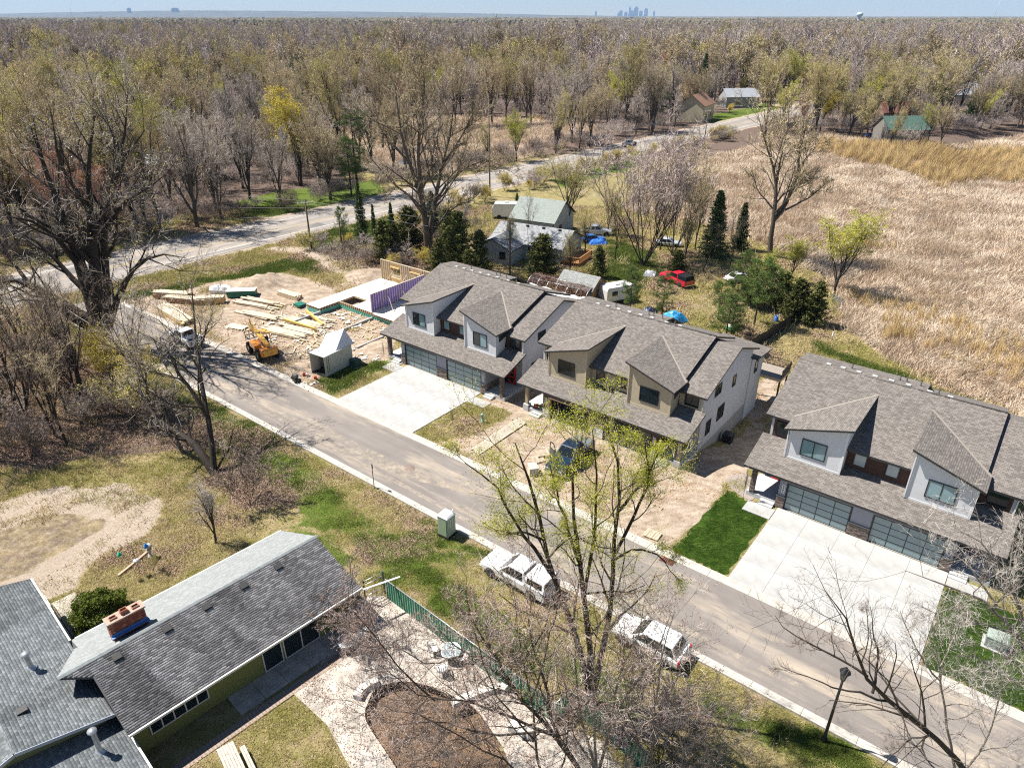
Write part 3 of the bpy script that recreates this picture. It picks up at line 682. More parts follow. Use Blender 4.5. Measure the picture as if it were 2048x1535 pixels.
def twin(u0, P, label, kind):
    root = empty('twin_house', UV(u0, 50.3), TH, label=label, cat='house')
    K = 0.34
    zm = lambda y: 6.1 + K * (y - 2.1)
    YR = 10.2; zr = zm(YR)
    XL, XR, XS = -3.1, 14.5, 12.3
    b = MB(); b.box((XL + 0.02, 3.22, -2.2), (XR - 0.02, 15.0, 0.12)); b.box((-0.63, 0.02, -0.4), (12.03, 3.2, 0.03)); b.build('foundation', M_found, root)
    # ---- lower storey front
    g = MB(); H = 2.5; T = 0.2
    for x0, x1 in ((-0.65, 0.0), (4.9, 6.5), (11.4, 12.05)): g.box((x0, 0, 0.03), (x1, T, 3.08))
    for x0, x1 in ((0.0, 4.9), (6.5, 11.4)): g.box((x0, 0.001, H), (x1, T - 0.001, 3.08))
    g.wall([(-0.65, T, 0.03), (-0.65, 3.2, 0.03), (-0.65, 3.2, 4.15), (-0.65, T, 3.12)], (0.2, 0, 0)); g.wall([(12.05, T, 0.03), (12.05, 3.2, 0.03), (12.05, 3.2, 4.15), (12.05, T, 3.12)], (-0.2, 0, 0))
    g.build('garage_wall', P['gar'], root)
    for a_, c_ in (((XL, 3.2, 0.05), (-0.66, 3.38, 4.12)), ((12.06, 3.2, 0.05), (XR, 3.38, 4.12))): w = MB(); w.box(a_, c_); w.build('entry_wall', P['gar'] if kind != 'tan' else P['side'], root)
    # ---- side and rear walls
    zb = lambda y: zr - 0.36 * (y - YR)
    s = MB()
    s.wall([(XL, 3.38, 0.1), (XL, 15, 0.1), (XL, 15, zb(15) - 0.15), (XL, YR, zr - 0.16), (XL, 3.38, zm(3.38) - 0.16)], (0.2, 0, 0))
    s.wall([(XR, 3.38, 0.1), (XR, 15, 0.1), (XR, 15, zb(15) - 0.55), (XR, YR, zr - 0.56), (XR, 3.38, zm(3.38) - 0.56)], (-0.2, 0, 0))
    s.box((XL + 0.2, 14.8, 0.1), (XR - 0.2, 15, zb(15) - 0.6))
    s.build('side_wall', P['side'], root)
    # ---- upper front walls
    for a_, c_ in (((3.2, 2.7, 3.9), (7.9, 2.9, zm(2.7) - 0.17)), ((XL + 0.21, 3.4, 3.9), (-1.1, 3.6, zm(3.4) - 0.17)), ((12.2, 3.4, 3.9), (XR - 0.21, 3.6, zm(3.4) - 0.57))): u = MB(); u.box(a_, c_); u.build('recessed_wall', P['rec'], root)
    # ---- roofs
    y0, z0 = -0.45, 3.15; zp = lambda y: z0 + K * (y - y0)
    roof_part('porch_roof', root, [[(-3.65, y0, z0), (14.95, y0, z0), (14.95, 3.35, zp(3.35)), (-3.65, 3.35, zp(3.35))]], 0.2)
    ym = -3.6
    main = [(-3.6, 3.05, zm(3.05)), (-1.1, 3.05, zm(3.05)), (-1.1, 2.1, zm(2.1)), (XS, 2.1, zm(2.1)), (XS, YR, zr), (-3.6, YR, zr)]
    mainb = [(-3.6, YR, zr), (6.6, YR, zr), (6.6, 12.6, zr - 0.3), (-3.6, 12.6, zr - 0.3)]
    mainc = [(6.6, YR, zr), (XS, YR, zr), (XS, 15.5, zr - 1.95), (6.6, 15.5, zr - 1.95)]
    maind = [(-3.6, 12.6, zr - 0.3), (6.6, 12.6, zr - 0.3), (6.6, 15.5, zr - 1.95), (-3.6, 15.5, zr - 1.95)]
    roof_part('main_roof', root, [main, mainb, mainc, maind], 0.2)
    d = 0.42
    roof_part('lower_roof', root, [[(XS - 0.02, 3.05, zm(3.05) - d), (14.95, 3.05, zm(3.05) - d), (14.95, YR, zr - d), (XS - 0.02, YR, zr - d)],
                                   [(XS - 0.02, YR, zr - d), (14.95, YR, zr - d), (14.95, 15.5, zr - d - 1.95), (XS - 0.02, 15.5, zr - d - 1.95)]], 0.2)
    f = MB(); f.wall([(XS - 0.06, 2.2, zm(2.2) - 0.75), (XS - 0.06, YR, zr - 0.75), (XS - 0.06, YR, zr - 0.06), (XS - 0.06, 2.2, zm(2.2) - 0.06)], (-0.1, 0, 0)); f.build('roof_step', M_fascia, root)
    rc = MB(); rc.tube([(-3.6, YR, zr + 0.005), (XS, YR, zr + 0.005)], 0.09, 6); rc.build('ridge_cap', M_sh, root)
    # ---- dormers with one-way roofs
    yi = lambda z: 2.1 + (z - 6.1) / K
    for side in (0, 1):
        if side == 0: xa, xb, lo, hi = -1.1, 3.2, -1.5, 3.55
        else: xa, xb, lo, hi = 7.9, 12.2, 12.6, 7.55
        zl, zh = 6.62, 8.25; zd = lambda x: zl + (zh - zl) * (x - lo) / (hi - lo)
        fy = 1.65; m = MB()
        m.wall([(xa, fy, 3.75), (xb, fy, 3.75), (xb, fy, zd(xb) - 0.17), (xa, fy, zd(xa) - 0.17)], (0, 0.18, 0))
        for x, dx in ((xa, 0.18), (xb, -0.18)):
            zt = zd(x) - 0.17; m.wall([(x, fy + 0.18, 3.75), (x, 3.0, 3.75), (x, yi(zt) + 0.1, zt), (x, fy + 0.18, zt)], (dx, 0, 0))
        dm = m.build('dormer', P['front'], root)
        t = MB(); tr = 0.13
        for x in (xa, xb - tr): t.box((x - 0.012, fy - 0.025, 3.8), (x + tr + 0.012, fy - 0.002, zd(x + tr / 2) - 0.22))
        t.box((xa + tr, fy - 0.02, 3.8), (xb - tr, fy - 0.002, 4.02)); t.build('corner_trim', P['trim'], dm)
        pts = [(lo, fy - 0.45, zl), (hi, fy - 0.45, zh), (hi, yi(zh) + 0.35, zh), (lo, yi(zl) + 0.35, zl)]
        if side: pts = [pts[1], pts[0], pts[3], pts[2]]
        roof_part('dormer_roof', root, [pts], 0.17, M_shx)
        fl = MB(); fl.beam((lo, yi(zl) + 0.0, zl + 0.03), (hi, yi(zh), zh + 0.03), 0.16, 0.02); fl.build('valley_flashing', mat_flash, root)
        gm = {'white': [M_glass, M_blind], 'tan': [M_glass, M_glass], 'blind': [M_blind, M_blind]}[kind]
        wx = xa + (1.05 if side == 0 else 1.15)
        window(root, (wx, fy, 4.55), (1, 0, 0), 1.95, 1.5, (0, -1, 0), 2, gm)
    for x in (3.75, 6.1): window(root, (x, 2.7, 4.55), (1, 0, 0), 0.95, 1.35, (0, -1, 0), 1, M_glass if kind == 'tan' else (M_blindw if kind == 'blind' else M_blind))
    window(root, (12.75, 3.4, 4.6), (1, 0, 0), 1.35, 1.2, (0, -1, 0), 2 if kind == 'tan' else 1, M_glass)
    window(root, (-2.65, 3.4, 4.6), (1, 0, 0), 1.35, 1.3, (0, -1, 0), 2, M_glass)
    # right side wall windows
    for y, z, wd, ht in ((6.0, 4.7, 1.4, 1.1), (4.9, 1.1, 1.0, 1.5), (7.4, 1.5, 1.5, 1.5), (10.3, 4.0, 0.75, 1.2)):
        window(root, (XR, y, z), (0, 1, 0), wd, ht, (1, 0, 0), 2 if wd > 0.9 else 1, M_glass)
    vent_things(root, u0, lambda x, y: zr - (0.125 if x < 6.6 else 0.36) * (y - YR))
    # ---- posts, porch floors, doors
    for x0, x1, px_ in ((XL - 0.1, -0.66, -2.8), (12.06, XR + 0.1, 14.15)):
        p = MB(); p.box((x0, 0.05, -0.6), (x1, 3.2, 0.42)); fl = p.build('porch_floor', M_floor, root)
        st = MB(); xs = (-1.9, -0.75) if px_ < 0 else (12.15, 13.3)
        st.box((xs[0], -0.33, -0.1), (xs[1], 0.05, 0.26)); st.box((xs[0], -0.66, -0.1), (xs[1], -0.33, 0.13)); st.build('step', M_floor, root)
        q = MB()
        if kind == 'tan':
            q.box((px_ - 0.15, 0.1, 0.7), (px_ + 0.15, 0.4, 3.2)); q.build('post', mat_post, root)
            q = MB(); q.box((px_ - 0.3, -0.05, 0.0), (px_ + 0.3, 0.55, 0.7)); q.build('post_base', M_floor, root)
        else:
            q.box((px_ - 0.17, 0.08, 0.42), (px_ + 0.17, 0.42, 3.2)); po = q.build('post', M_stone, root)
            stones(po, px_ - 0.2, px_ + 0.2, 0.08, 0.42, 3.1, int(px_ * 10), 0.06)
        # entry door with sidelight
        dx = -2.2 if px_ < 0 else 12.75
        dcol = M_ydoor if kind == 'tan' else M_red
        dd = MB(); dd.box((dx, 3.1, 0.43), (dx + 0.95, 3.2, 2.55)); de = dd.build('entry_door', dcol, root)
        gl = MB()
        for k in range(3): gl.box((dx + 0.2, 3.08, 0.75 + k * 0.6), (dx + 0.75, 3.098, 1.15 + k * 0.6))
        gl.build('pane', M_glass, de)
        window(root, (dx - 0.55, 3.2, 0.45), (1, 0, 0), 0.5, 2.1, (0, -1, 0), 1, M_glass, name='sidelight')
    # ---- garage doors, stone and numbers
    if kind == 'tan':
        garage_door(root, 6.5, 4.9, H, 0.09, M_frostd)
        j = MB(); 
        for a in (-0.02, 4.78): j.box((a, -0.05, 0.03), (a + 0.14, 0.22, H))
        j.box((0.12, -0.04, H - 0.14), (4.78, 0.22, H + 0.02)); j.build('timber_jamb', M_lumber, root)
        wr = MB()
        for x0, x1, zz in ((-0.65, -0.03, 1.1), (4.95, 6.4, 1.15), (11.5, 12.05, 1.1)): wr.box((x0, -0.03, 0.05), (x1, -0.005, zz))
        wr.build('house_wrap', M_wrap, root)
        mk = MB(); r = random.Random(3)
        for k in range(16):
            x = r.choice([r.uniform(-0.6, -0.25), r.uniform(5.0, 6.0), r.uniform(5.0, 6.0)]); z = r.uniform(0.15, 1.0); mk.box((x, -0.036, z), (x + r.uniform(0.15, 0.3), -0.031, z + 0.05))
        mk.build('wrap_print', mat('wrap_ink', (0.25, 0.25, 0.27), 0.8), root)
        # inside of the open garage
        gi = MB(); gi.box((-0.44, 6.0, 0.03), (6.0, 6.1, 3.3)); gi.box((5.6, 0.25, 0.03), (5.7, 6.0, 3.3)); gi.box((-0.44, 0.22, 3.0), (5.6, 6.0, 3.05)); gi.build('garage_lining', mat('bare_plasterboard', (0.35, 0.3, 0.25), 0.9), root)
        sd_ = MB()
        for k in range(8): sd_.box((-0.43, 0.4 + k * 0.6, 0.05), (-0.35, 0.48 + k * 0.6, 3.0))
        sd_.build('stud', M_lumber, root)
    else:
        garage_door(root, 0.0, 4.9, H, 0.09, M_frost); garage_door(root, 6.5, 4.9, H, 0.09, M_frost)
        for i, (x0, x1) in enumerate(((-0.72, -0.02), (4.92, 6.48), (11.42, 12.12))):
            stones(root, x0, x1, -0.001, 0.03, 1.12, i + int(u0)); c = MB(); c.box((x0 - 0.03, -0.16, 1.12), (x1 + 0.03, -0.003, 1.19)); c.build('stone_cap', M_cap, root)
        stones(root, 0.22, 3.1, -0.66, 0.43, 1.12, 77, 0.08, -1, 'y'); stones(root, 0.22, 3.1, 12.06, 0.43, 1.12, 78, 0.08, 1, 'y')
    for x in (-0.42, 11.62):
        n = MB(); n.box((x, -0.025, 1.5), (x + 0.24, -0.004, 2.3)); pl = n.build('number_plate', M_white, root)
        for i in range(4): k = MB(); k.box((x + 0.06, -0.031, 1.56 + i * 0.18), (x + 0.18, -0.026, 1.68 + i * 0.18)); k.box((x + 0.1, -0.034, 1.6 + i * 0.18), (x + 0.14, -0.0305, 1.63 + i * 0.18), 1); k.build('numeral', [M_frame, M_white], pl)
    for x, y, za, zb_ in ((-1.2, 1.62, 4.0, 6.4), (7.85, 1.6, 4.0, 7.9), (14.55, 3.3, -0.4, 5.9)): ds = MB(); ds.box((x - 0.04, y - 0.06, za), (x + 0.05, y, zb_)); ds.build('downspout', P['trim'], root)
    return root
mat_flash = mat('valley_metal', (0.30, 0.26, 0.22), 0.6, 0.2)
mat_post = mat('tan_post', (0.42, 0.33, 0.2), 0.7, var=0.15, scale=5)
twA = twin(-54.95, PAL_W, 'white and grey twin house beside the building site, frosted garage doors, finished white driveway', 'white')
twB = twin(-34.7, PAL_T, 'tan twin house with brown garage front and one open garage, still on bare dirt', 'tan')
twC = twin(-10.92, PAL_W, 'white twin house nearest the camera, with bright green sod beside its wide driveway', 'blind')

# rear wing and deck of the tan house
def rear_wing(root, deck=True):
    w = MB(); w.box((10.2, 15.0, -2.2), (14.6, 18.4, 5.2)); w.build('rear_wing', PAL_T['side'], root)
    roof_part('rear_wing_roof', root, [[(9.8, 14.7, 6.0), (15.2, 14.7, 5.6), (15.2, 18.9, 5.25), (9.8, 18.9, 5.6)]], 0.18)
    window(root, (14.6, 16.0, 3.3), (0, 1, 0), 0.8, 1.3, (1, 0, 0), 1, M_glass)
    d = MB()
    for k in range(14): d.box((13.0 + k * 0.27, 18.5, 2.2), (13.25 + k * 0.27, 21.4, 2.26))
    dk = d.build('deck', mat('deck_boards', (0.28, 0.24, 0.2), 0.85, var=0.2), root)
    fr = MB(); fr.box((13.0, 18.5, 1.9), (16.8, 21.4, 2.19)); fr.build('deck_frame', M_lumber, dk)
    for x, y in ((13.2, 21.2), (16.6, 21.2), (16.6, 18.8)):
        p = MB(); p.box((x - 0.08, y - 0.08, -2.0), (x + 0.08, y + 0.08, 1.9)); p.build('deck_post', mat('deck_post', (0.1, 0.075, 0.06), 0.8), dk)
    r = MB()
    for p0, p1 in (((13.0, 21.38), (16.78, 21.38)), ((16.78, 21.38), (16.78, 18.5))):
        for z in (2.35, 3.2): r.beam((*p0, z), (*p1, z), 0.05)
        n = 24
        for i in range(n + 1):
            x = p0[0] + (p1[0] - p0[0]) * i / n; y = p0[1] + (p1[1] - p0[1]) * i / n; r.box((x - 0.012, y - 0.012, 2.35), (x + 0.012, y + 0.012, 3.2))
    r.build('railing', M_frame, dk)
rear_wing(twB)
# air conditioner beside the tan house
b = MB(); b.box((-0.45, -0.45, 0.05), (0.45, 0.45, 1.0)); 
for k in range(9): b.box((-0.47, -0.47, 0.12 + k * 0.095), (0.47, 0.47, 0.15 + k * 0.095), 1)
b.lathe([(0.0, 1.03), (0.36, 1.03), (0.38, 1.0)], 16, 1)
p = UV(-34.7 + 15.3, 50.3 + 9.2)
ac = b.build('air_conditioner', [mat('ac_body', (0.035, 0.035, 0.04), 0.6), M_frame], label='dark outdoor air conditioner unit against the side wall of the tan house', cat='air conditioner')
ac.location = (p.x, p.y, on_land(p.x, p.y)); ac.rotation_euler = (0, 0, TH)
# ------------------------------------------------------------------ green ranch house, its chimney and yard
RA = R(46.5); RO = Vector((-10.11, 34.41, 0))
RCa = Vector((math.cos(RA), math.sin(RA), 0)); RCn = Vector((-math.sin(RA), math.cos(RA), 0))
def RL(s, n, z=0): p = RO + RCa * s + RCn * n; return Vector((p.x, p.y, z))
M_rsh = attr_mat('ranch_shingles', 0.95, 0.12, 9.0, spec=0.1)
M_gutter = mat('gutter_white', (0.6, 0.58, 0.54), 0.5)
M_green = lap_mat('olive_siding', (0.19, 0.20, 0.065), 0.2)
M_olivev = lap_mat('olive_boards', (0.25, 0.23, 0.10), 0.28, 0, depth=0.8)
M_brick = mat('chimney_brick', (0.23, 0.065, 0.035), 0.9, c2=(0.36, 0.13, 0.08), scale=9)
M_mortar = mat('mortar', (0.30, 0.25, 0.21), 0.95)
M_under = mat('roof_felt', (0.07, 0.07, 0.075), 0.95)
M_metal = mat('galvanised', (0.55, 0.55, 0.55), 0.4, 0.7, var=0.1)
M_blueflash = mat('blue_flashing', (0.06, 0.17, 0.42), 0.5, 0.2)
ranch = empty('ranch_house', RO, RA, label='long green sided ranch house with weathered grey shingle roof and brick chimney', cat='house')
def shingled(name, parent, o, ex, es, w_at, length, c1, c2, exp=0.145, tab=0.31, seed=1, stain=0.0):
    """real overlapping shingle tabs on a roof plane: o = lower corner, ex = along the eave, es = up the slope; w_at(d) gives the (start, end) along the eave at distance d up the slope"""
    r = np.random.default_rng(seed); o, ex, es = np.array(o, float), np.array(ex, float), np.array(es, float)
    nrm = np.cross(ex, es); nrm /= np.linalg.norm(nrm)
    Vs, Ts = [], []; k = 0; d = 0.0
    while d < length - 0.02:
        a, b = w_at(d + exp * 0.5); n = max(1, int((b - a) / tab)); off = (k % 2) * tab * 0.5 + r.uniform(-0.04, 0.04)
        edges = np.clip(a + off + tab * np.arange(-1, n + 2), a, b); e = min(exp + 0.03, length - d)
        x0, x1 = edges[:-1], edges[1:]; keep = x1 - x0 > 0.02; x0, x1 = x0[keep] + 0.006, x1[keep] - 0.006; m = len(x0)
        lift = 0.026 + r.uniform(0, 0.007, m); dd = np.full(m, d) + r.uniform(-0.006, 0.006, m)
        P = np.zeros((m, 8, 3))
        for i, (xx, ds, h) in enumerate(((x0, 0, lift), (x1, 0, lift), (x1, e, 0.008), (x0, e, 0.008), (x0, 0, 0.002), (x1, 0, 0.002))):
            P[:, i] = o + np.outer(xx, ex) + np.outer(dd + ds, es) + np.outer(np.broadcast_to(h, m), nrm)
        P[:, 6] = P[:, 3]; P[:, 7] = P[:, 2]
        Vs.append(P); f = r.random(m) ** 1.3
        cc = np.outer(1 - f, c1) + np.outer(f, c2)
        if stain:
            xm = (x0 + x1) / 2; sv = fbm(xm * 0.55 + d * 0.15, np.full(m, d * 0.12), seed + 3, 4); cc *= (1 - stain * np.clip(sv * 2.2 + 0.35, 0, 1))[:, None]
        Ts.append(np.repeat(cc[:, None, :], 8, 1)); d += exp; k += 1
    V = np.concatenate(Vs); T = np.concatenate(Ts); m = len(V)
    q = np.arange(m)[:, None, None] * 8 + np.array([[0, 1, 2, 3], [4, 5, 1, 0]])[None]
    me = raw_mesh(name, V.reshape(-1, 3), q.reshape(-1, 4), M_rsh, tint=T.reshape(-1, 3))
    return obj(name, me, parent, kind='stuff')
EZ, RZ, RN, FN = 2.7, 4.42, 4.7, 9.0
sl = math.hypot(RN, RZ - EZ); es_n = ((0, RN / sl, (RZ - EZ) / sl)); slf = math.hypot(FN - RN, RZ - EZ)
deck = MB()
near_p = [(-14.5, 0, EZ), (0.25, 0, EZ), (0.05, RN, RZ), (-16.0, RN, RZ), (-14.6, 3.75, EZ + (RZ - EZ) * 3.75 / RN)]
far_p = [(0.05, RN, RZ), (-0.4, FN, EZ), (-14.4, FN, EZ), (-14.6, 7.4, RZ - (RZ - EZ) * (7.4 - RN) / (FN - RN)), (-16.0, RN, RZ)]
deck.slab(near_p, 0.16); deck.slab(far_p, 0.16)
deck.build('roof_deck', M_under, ranch)
def w_near(d):
    n = d / sl * RN; a = -14.5 if n < 3.75 else -14.6 - 1.4 * (n - 3.75) / (RN - 3.75); return a, 0.25 - 0.2 * n / RN
shingled('roof_shingles', ranch, (0, 0, EZ), (1, 0, 0), es_n, w_near, sl, (0.20, 0.188, 0.18), (0.43, 0.41, 0.395), seed=4, stain=0.45)
def w_far(d):
    n = FN - d / slf * (FN - RN); b = 14.4 if n > 7.4 else 14.6 + 1.4 * (7.4 - n) / (7.4 - RN); return 0.4 - 0.45 * (FN - n) / (FN - RN) - 0.0, b
shingled('roof_shingles', ranch, (0, FN, EZ), (-1, 0, 0), (0, -(FN - RN) / slf, (RZ - EZ) / slf), w_far, slf, (0.235, 0.247, 0.245), (0.30, 0.315, 0.31), seed=5)
cp = MB()
for i in range(52): cp.slab([(-16.0 + i * 0.31, RN - 0.15, RZ - 0.02), (-15.66 + i * 0.31, RN - 0.15, RZ - 0.03), (-15.66 + i * 0.31, RN, RZ + 0.05), (-16.0 + i * 0.31, RN, RZ + 0.06)], 0.015); cp.slab([(-16.0 + i * 0.31, RN, RZ + 0.06), (-15.66 + i * 0.31, RN, RZ + 0.05), (-15.66 + i * 0.31, RN + 0.15, RZ - 0.03), (-16.0 + i * 0.31, RN + 0.15, RZ - 0.02)], 0.015)
cp.build('ridge_cap', mat('ridge_shingle', (0.24, 0.26, 0.26), 0.95, var=0.2, scale=4), ranch, kind='stuff')
gt = MB(); gt.box((-14.5, -0.12, EZ - 0.14), (0.28, -0.005, EZ + 0.005)); gt.build('gutter', M_gutter, ranch)
gt = MB(); gt.box((-14.2, FN + 0.005, EZ - 0.14), (-0.35, FN + 0.11, EZ + 0.005)); gt.build('gutter', M_gutter, ranch)
w = MB(); w.box((-14.3, 0.75, 0), (-0.6, 0.95, EZ + 0.15)); w.build('wall', M_green, ranch)
w = MB(); w.box((-14.3, 8.0, 0), (-0.8, 8.2, EZ + 0.2)); w.build('wall', M_green, ranch)
w = MB(); w.wall([(-0.6, 0.95, 0), (-0.6, 8.0, 0), (-0.6, 8.0, EZ + 0.2), (-0.6, RN, RZ - 0.2), (-0.6, 0.95, EZ + 0.15)], (-0.18, 0, 0)); w.build('wall', M_green, ranch)
def wwin(parent, o, du, w_, h, nrm, panes, name='window'):
    global M_frame
    keep = M_frame; M_frame = M_gutter; f = window(parent, o, du, w_, h, nrm, panes, M_glass, 0.07, name=name); M_frame = keep; return f
wwin(ranch, (-13.4, 0.75, 0.95), (1, 0, 0), 3.3, 1.05, (0, -1, 0), 5)
wwin(ranch, (-6.7, 0.75, 0.08), (1, 0, 0), 1.3, 2.15, (0, -1, 0), 1, 'patio_door'); wwin(ranch, (-5.3, 0.75, 0.08), (1, 0, 0), 2.5, 2.15, (0, -1, 0), 2, 'patio_door')
for s in (-13.2, -10.4, -8.0, -5.6, -3.2):
    b = MB(); b.box((-0.24, -0.2, 0), (0.24, 0.22, 0.16)); b.box((-0.2, -0.225, 0.03), (0.2, -0.2, 0.13), 1); o = b.build('roof_vent', [mat_v, M_pipe] if False else [M_pipe, M_frame], ranch, bevel=0.02)
    o.location = (s, 4.05, RZ - 0.65 * 0.366 + 0.0); o.rotation_euler = (0.35, 0, 0)
# chimney, brick by brick
ch = empty('chimney', (-11.9, 5.75, 0), 0); ch.parent = ranch
cw, cd, zb_, zt_ = 2.0, 0.62, 3.6, 5.35
core = MB(); core.box((-cw / 2 + 0.02, -cd / 2 + 0.02, zb_), (cw / 2 - 0.02, cd / 2 - 0.02, zt_)); core.build('mortar_core', M_mortar, ch)
bl, bh = 0.215, 0.075; br = MB(); br.box((0.006, 0, 0.005), (bl - 0.006, 0.035, bh - 0.005)); bme = [br.mesh('brick', mat('brick_%d' % i, c, 0.9, var=0.2, scale=8), True) for i, c in enumerate(((0.27, 0.075, 0.04), (0.2, 0.055, 0.032), (0.34, 0.13, 0.085)))]
rows = int((zt_ - 4.05) / bh)
for k in range(rows):
    z = 4.05 + k * bh
    for i in range(9):
        o = obj('brick', rnd.choice(bme), ch); o.location = (-cw / 2 + (i + (0.0 if k % 2 else 0.25)) * bl, -cd / 2 - 0.012, z)
    for i in range(2):
        o = obj('brick', rnd.choice(bme), ch); o.location = (-cw / 2 - 0.012, -cd / 2 + 0.04 + (i + 1 + (0.3 if k % 2 else 0.1)) * bl, z); o.rotation_euler = (0, 0, -R(90))
cc = MB(); cc.box((-cw / 2 - 0.06, -cd / 2 - 0.06, zt_), (cw / 2 + 0.06, cd / 2 + 0.06, zt_ + 0.1)); cc.build('chimney_cap', mat('cap_mortar', (0.38, 0.28, 0.22), 0.9, var=0.25, scale=5), ch)
for x in (-0.62, 0.0, 0.62):
    f = MB(); t = 0.04; h = 0.26 if x == 0 else 0.09
    for a in ((-0.2, -0.15, 0.2, -0.11), (-0.2, 0.11, 0.2, 0.15), (-0.2, -0.11, -0.16, 0.11), (0.16, -0.11, 0.2, 0.11)): f.box((x + a[0], a[1], zt_ + 0.1), (x + a[2], a[3], zt_ + 0.1 + h))
    f.box((x - 0.16, -0.11, zt_ + 0.101), (x + 0.16, 0.11, zt_ + 0.104), 1); f.build('flue', [mat('flue_clay', (0.34, 0.13, 0.08), 0.9), M_pipe], ch)
fl = MB(); fl.slab([(-1.05, -0.55, RZ + 0.07), (1.05, -0.55, RZ + 0.07), (1.05, -0.33, RZ + 0.10), (-1.05, -0.33, RZ + 0.10)], 0.02); fl.box((-1.02, -0.365, RZ - 0.1), (1.02, -0.35, RZ + 0.22)); fl.build('flashing', M_blueflash, ch)
# left wing (lower cross roof) and the lowest wing
LZ, LS = 2.85, 0.29
lw = MB(); 
lw.slab([(-18.9, 1.7, LZ + 4.3 * LS), (-14.55, 1.7, LZ), (-14.55, 16.5, LZ), (-18.9, 16.5, LZ + 4.3 * LS)], 0.16)
lw.slab([(-23.3, 1.7, LZ), (-18.9, 1.7, LZ + 4.3 * LS), (-18.9, 16.5, LZ + 4.3 * LS), (-23.3, 16.5, LZ)], 0.16); lw.build('roof_deck', M_under, ranch)
ll = math.hypot(4.35, 4.3 * LS)
shingled('roof_shingles', ranch, (-14.55, 0, LZ), (0, 1, 0), (-4.35 / ll, 0, 4.3 * LS / ll), lambda d: (1.7, 16.5), ll, (0.165, 0.18, 0.188), (0.29, 0.31, 0.32), exp=0.16, tab=0.25, seed=8, stain=0.35)
shingled('roof_shingles', ranch, (-23.3, 0, LZ), (0, -1, 0), (4.4 / ll, 0, 4.3 * LS / ll), lambda d: (-16.5, -1.7), ll, (0.165, 0.18, 0.188), (0.29, 0.31, 0.32), exp=0.16, tab=0.25, seed=9, stain=0.35)
w = MB(); w.wall([(-22.6, 2.25, 0), (-14.9, 2.25, 0), (-14.9, 2.25, LZ - 0.1), (-18.9, 2.25, LZ + 4.3 * LS - 0.17), (-22.6, 2.25, LZ - 0.1)], (0, 0.15, 0)); w.build('wall', M_olivev, ranch)
w = MB(); w.box((-15.05, 2.41, 0), (-14.9, 16, LZ - 0.1)); w.build('wall', M_green, ranch)
gt = MB(); gt.box((-14.53, 8.9, LZ - 0.13), (-14.42, 16.5, LZ + 0.01)); gt.build('gutter', M_gutter, ranch)
fa = MB(); fa.beam((-14.5, 1.67, LZ - 0.08), (-18.9, 1.67, LZ + 4.3 * LS - 0.08), 0.04, 0.2); fa.beam((-18.9, 1.67, LZ + 4.3 * LS - 0.08), (-23.2, 1.67, LZ - 0.08), 0.04, 0.2); fa.build('fascia', mat('blue_grey_fascia', (0.36, 0.39, 0.44), 0.6), ranch)
lz, ls2 = 2.0, 0.2
l2 = MB(); l2.slab([(-19.5, -9, lz + 5.1 * ls2), (-14.4, -9, lz), (-14.4, 2.24, lz), (-19.5, 2.24, lz + 5.1 * ls2)], 0.16); l2.build('roof_deck', M_under, ranch)
l2l = math.hypot(5.1, 5.1 * ls2)
shingled('roof_shingles', ranch, (-14.4, 0, lz), (0, 1, 0), (-5.1 / l2l, 0, 5.1 * ls2 / l2l), lambda d: (-9, 2.22), l2l, (0.15, 0.165, 0.175), (0.27, 0.29, 0.3), exp=0.16, tab=0.25, seed=10, stain=0.2)
w = MB(); w.box((-14.95, -8.8, 0), (-14.8, 2.2, lz - 0.1)); w.build('wall', M_green, ranch)
gt = MB(); gt.box((-14.38, -9, lz - 0.12), (-14.27, 1.6, lz + 0.01)); gt.build('gutter', M_gutter, ranch)
for s, n, z, h, r_ in ((-16.7, 7.6, LZ + 2.15 * LS, 1.0, 0.13), (-15.8, 0.5, lz + 1.4 * ls2, 1.5, 0.13)):
    b = MB(); b.lathe([(0.3, 0.0), (0.16, 0.12), (r_, 0.16), (r_, h), (r_ + 0.1, h + 0.02), (r_ + 0.1, h + 0.12), (0.02, h + 0.2), (0, h + 0.2)], 16); o = b.build('flue_pipe', M_metal, ranch); o.location = (s, n, z)
b = MB(); b.box((-0.25, -0.22, 0), (0.25, 0.22, 0.15)); o = b.build('roof_vent', M_pipe, ranch); o.location = (-17.9, 4.4, LZ + 3.3 * LS + 0.02)

# patio, pool, green slatted chain fence
patio = empty('patio', (0, 0, 0), kind='structure')
def slab_at(poly, z0, z1, m, parent, name='slab', **t):
    b = MB(); b.prism([p[:2] for p in poly], z0, z1); return b.build(name, m, parent, **t)
for i in range(7):
    for j in range(2):
        s0 = -9.2 + i * 1.55; n0 = -0.95 + j * 0.85
        b = MB(); b.box((s0 + 0.012, n0 + 0.012, -0.05), (s0 + 1.538, n0 + 0.838, 0.035)); o = b.build('slab', M_oldconc, patio); o.location = RO; o.rotation_euler = (0, 0, RA)
ground_patio = PXP([(700, 1215), (742, 1190), (775, 1192), (870, 1245), (960, 1335), (1060, 1400), (1130, 1450), (1200, 1480), (1260, 1560), (1080, 1600), (820, 1600), (700, 1535), (655, 1450), (585, 1385), (640, 1330)])
pool = PXP([(733, 1400), (745, 1375), (775, 1362), (820, 1358), (860, 1368), (900, 1385), (940, 1402), (965, 1425), (985, 1455), (1010, 1490), (1025, 1530), (1020, 1580), (940, 1600), (860, 1590), (800, 1560), (770, 1510), (735, 1460), (722, 1430)])
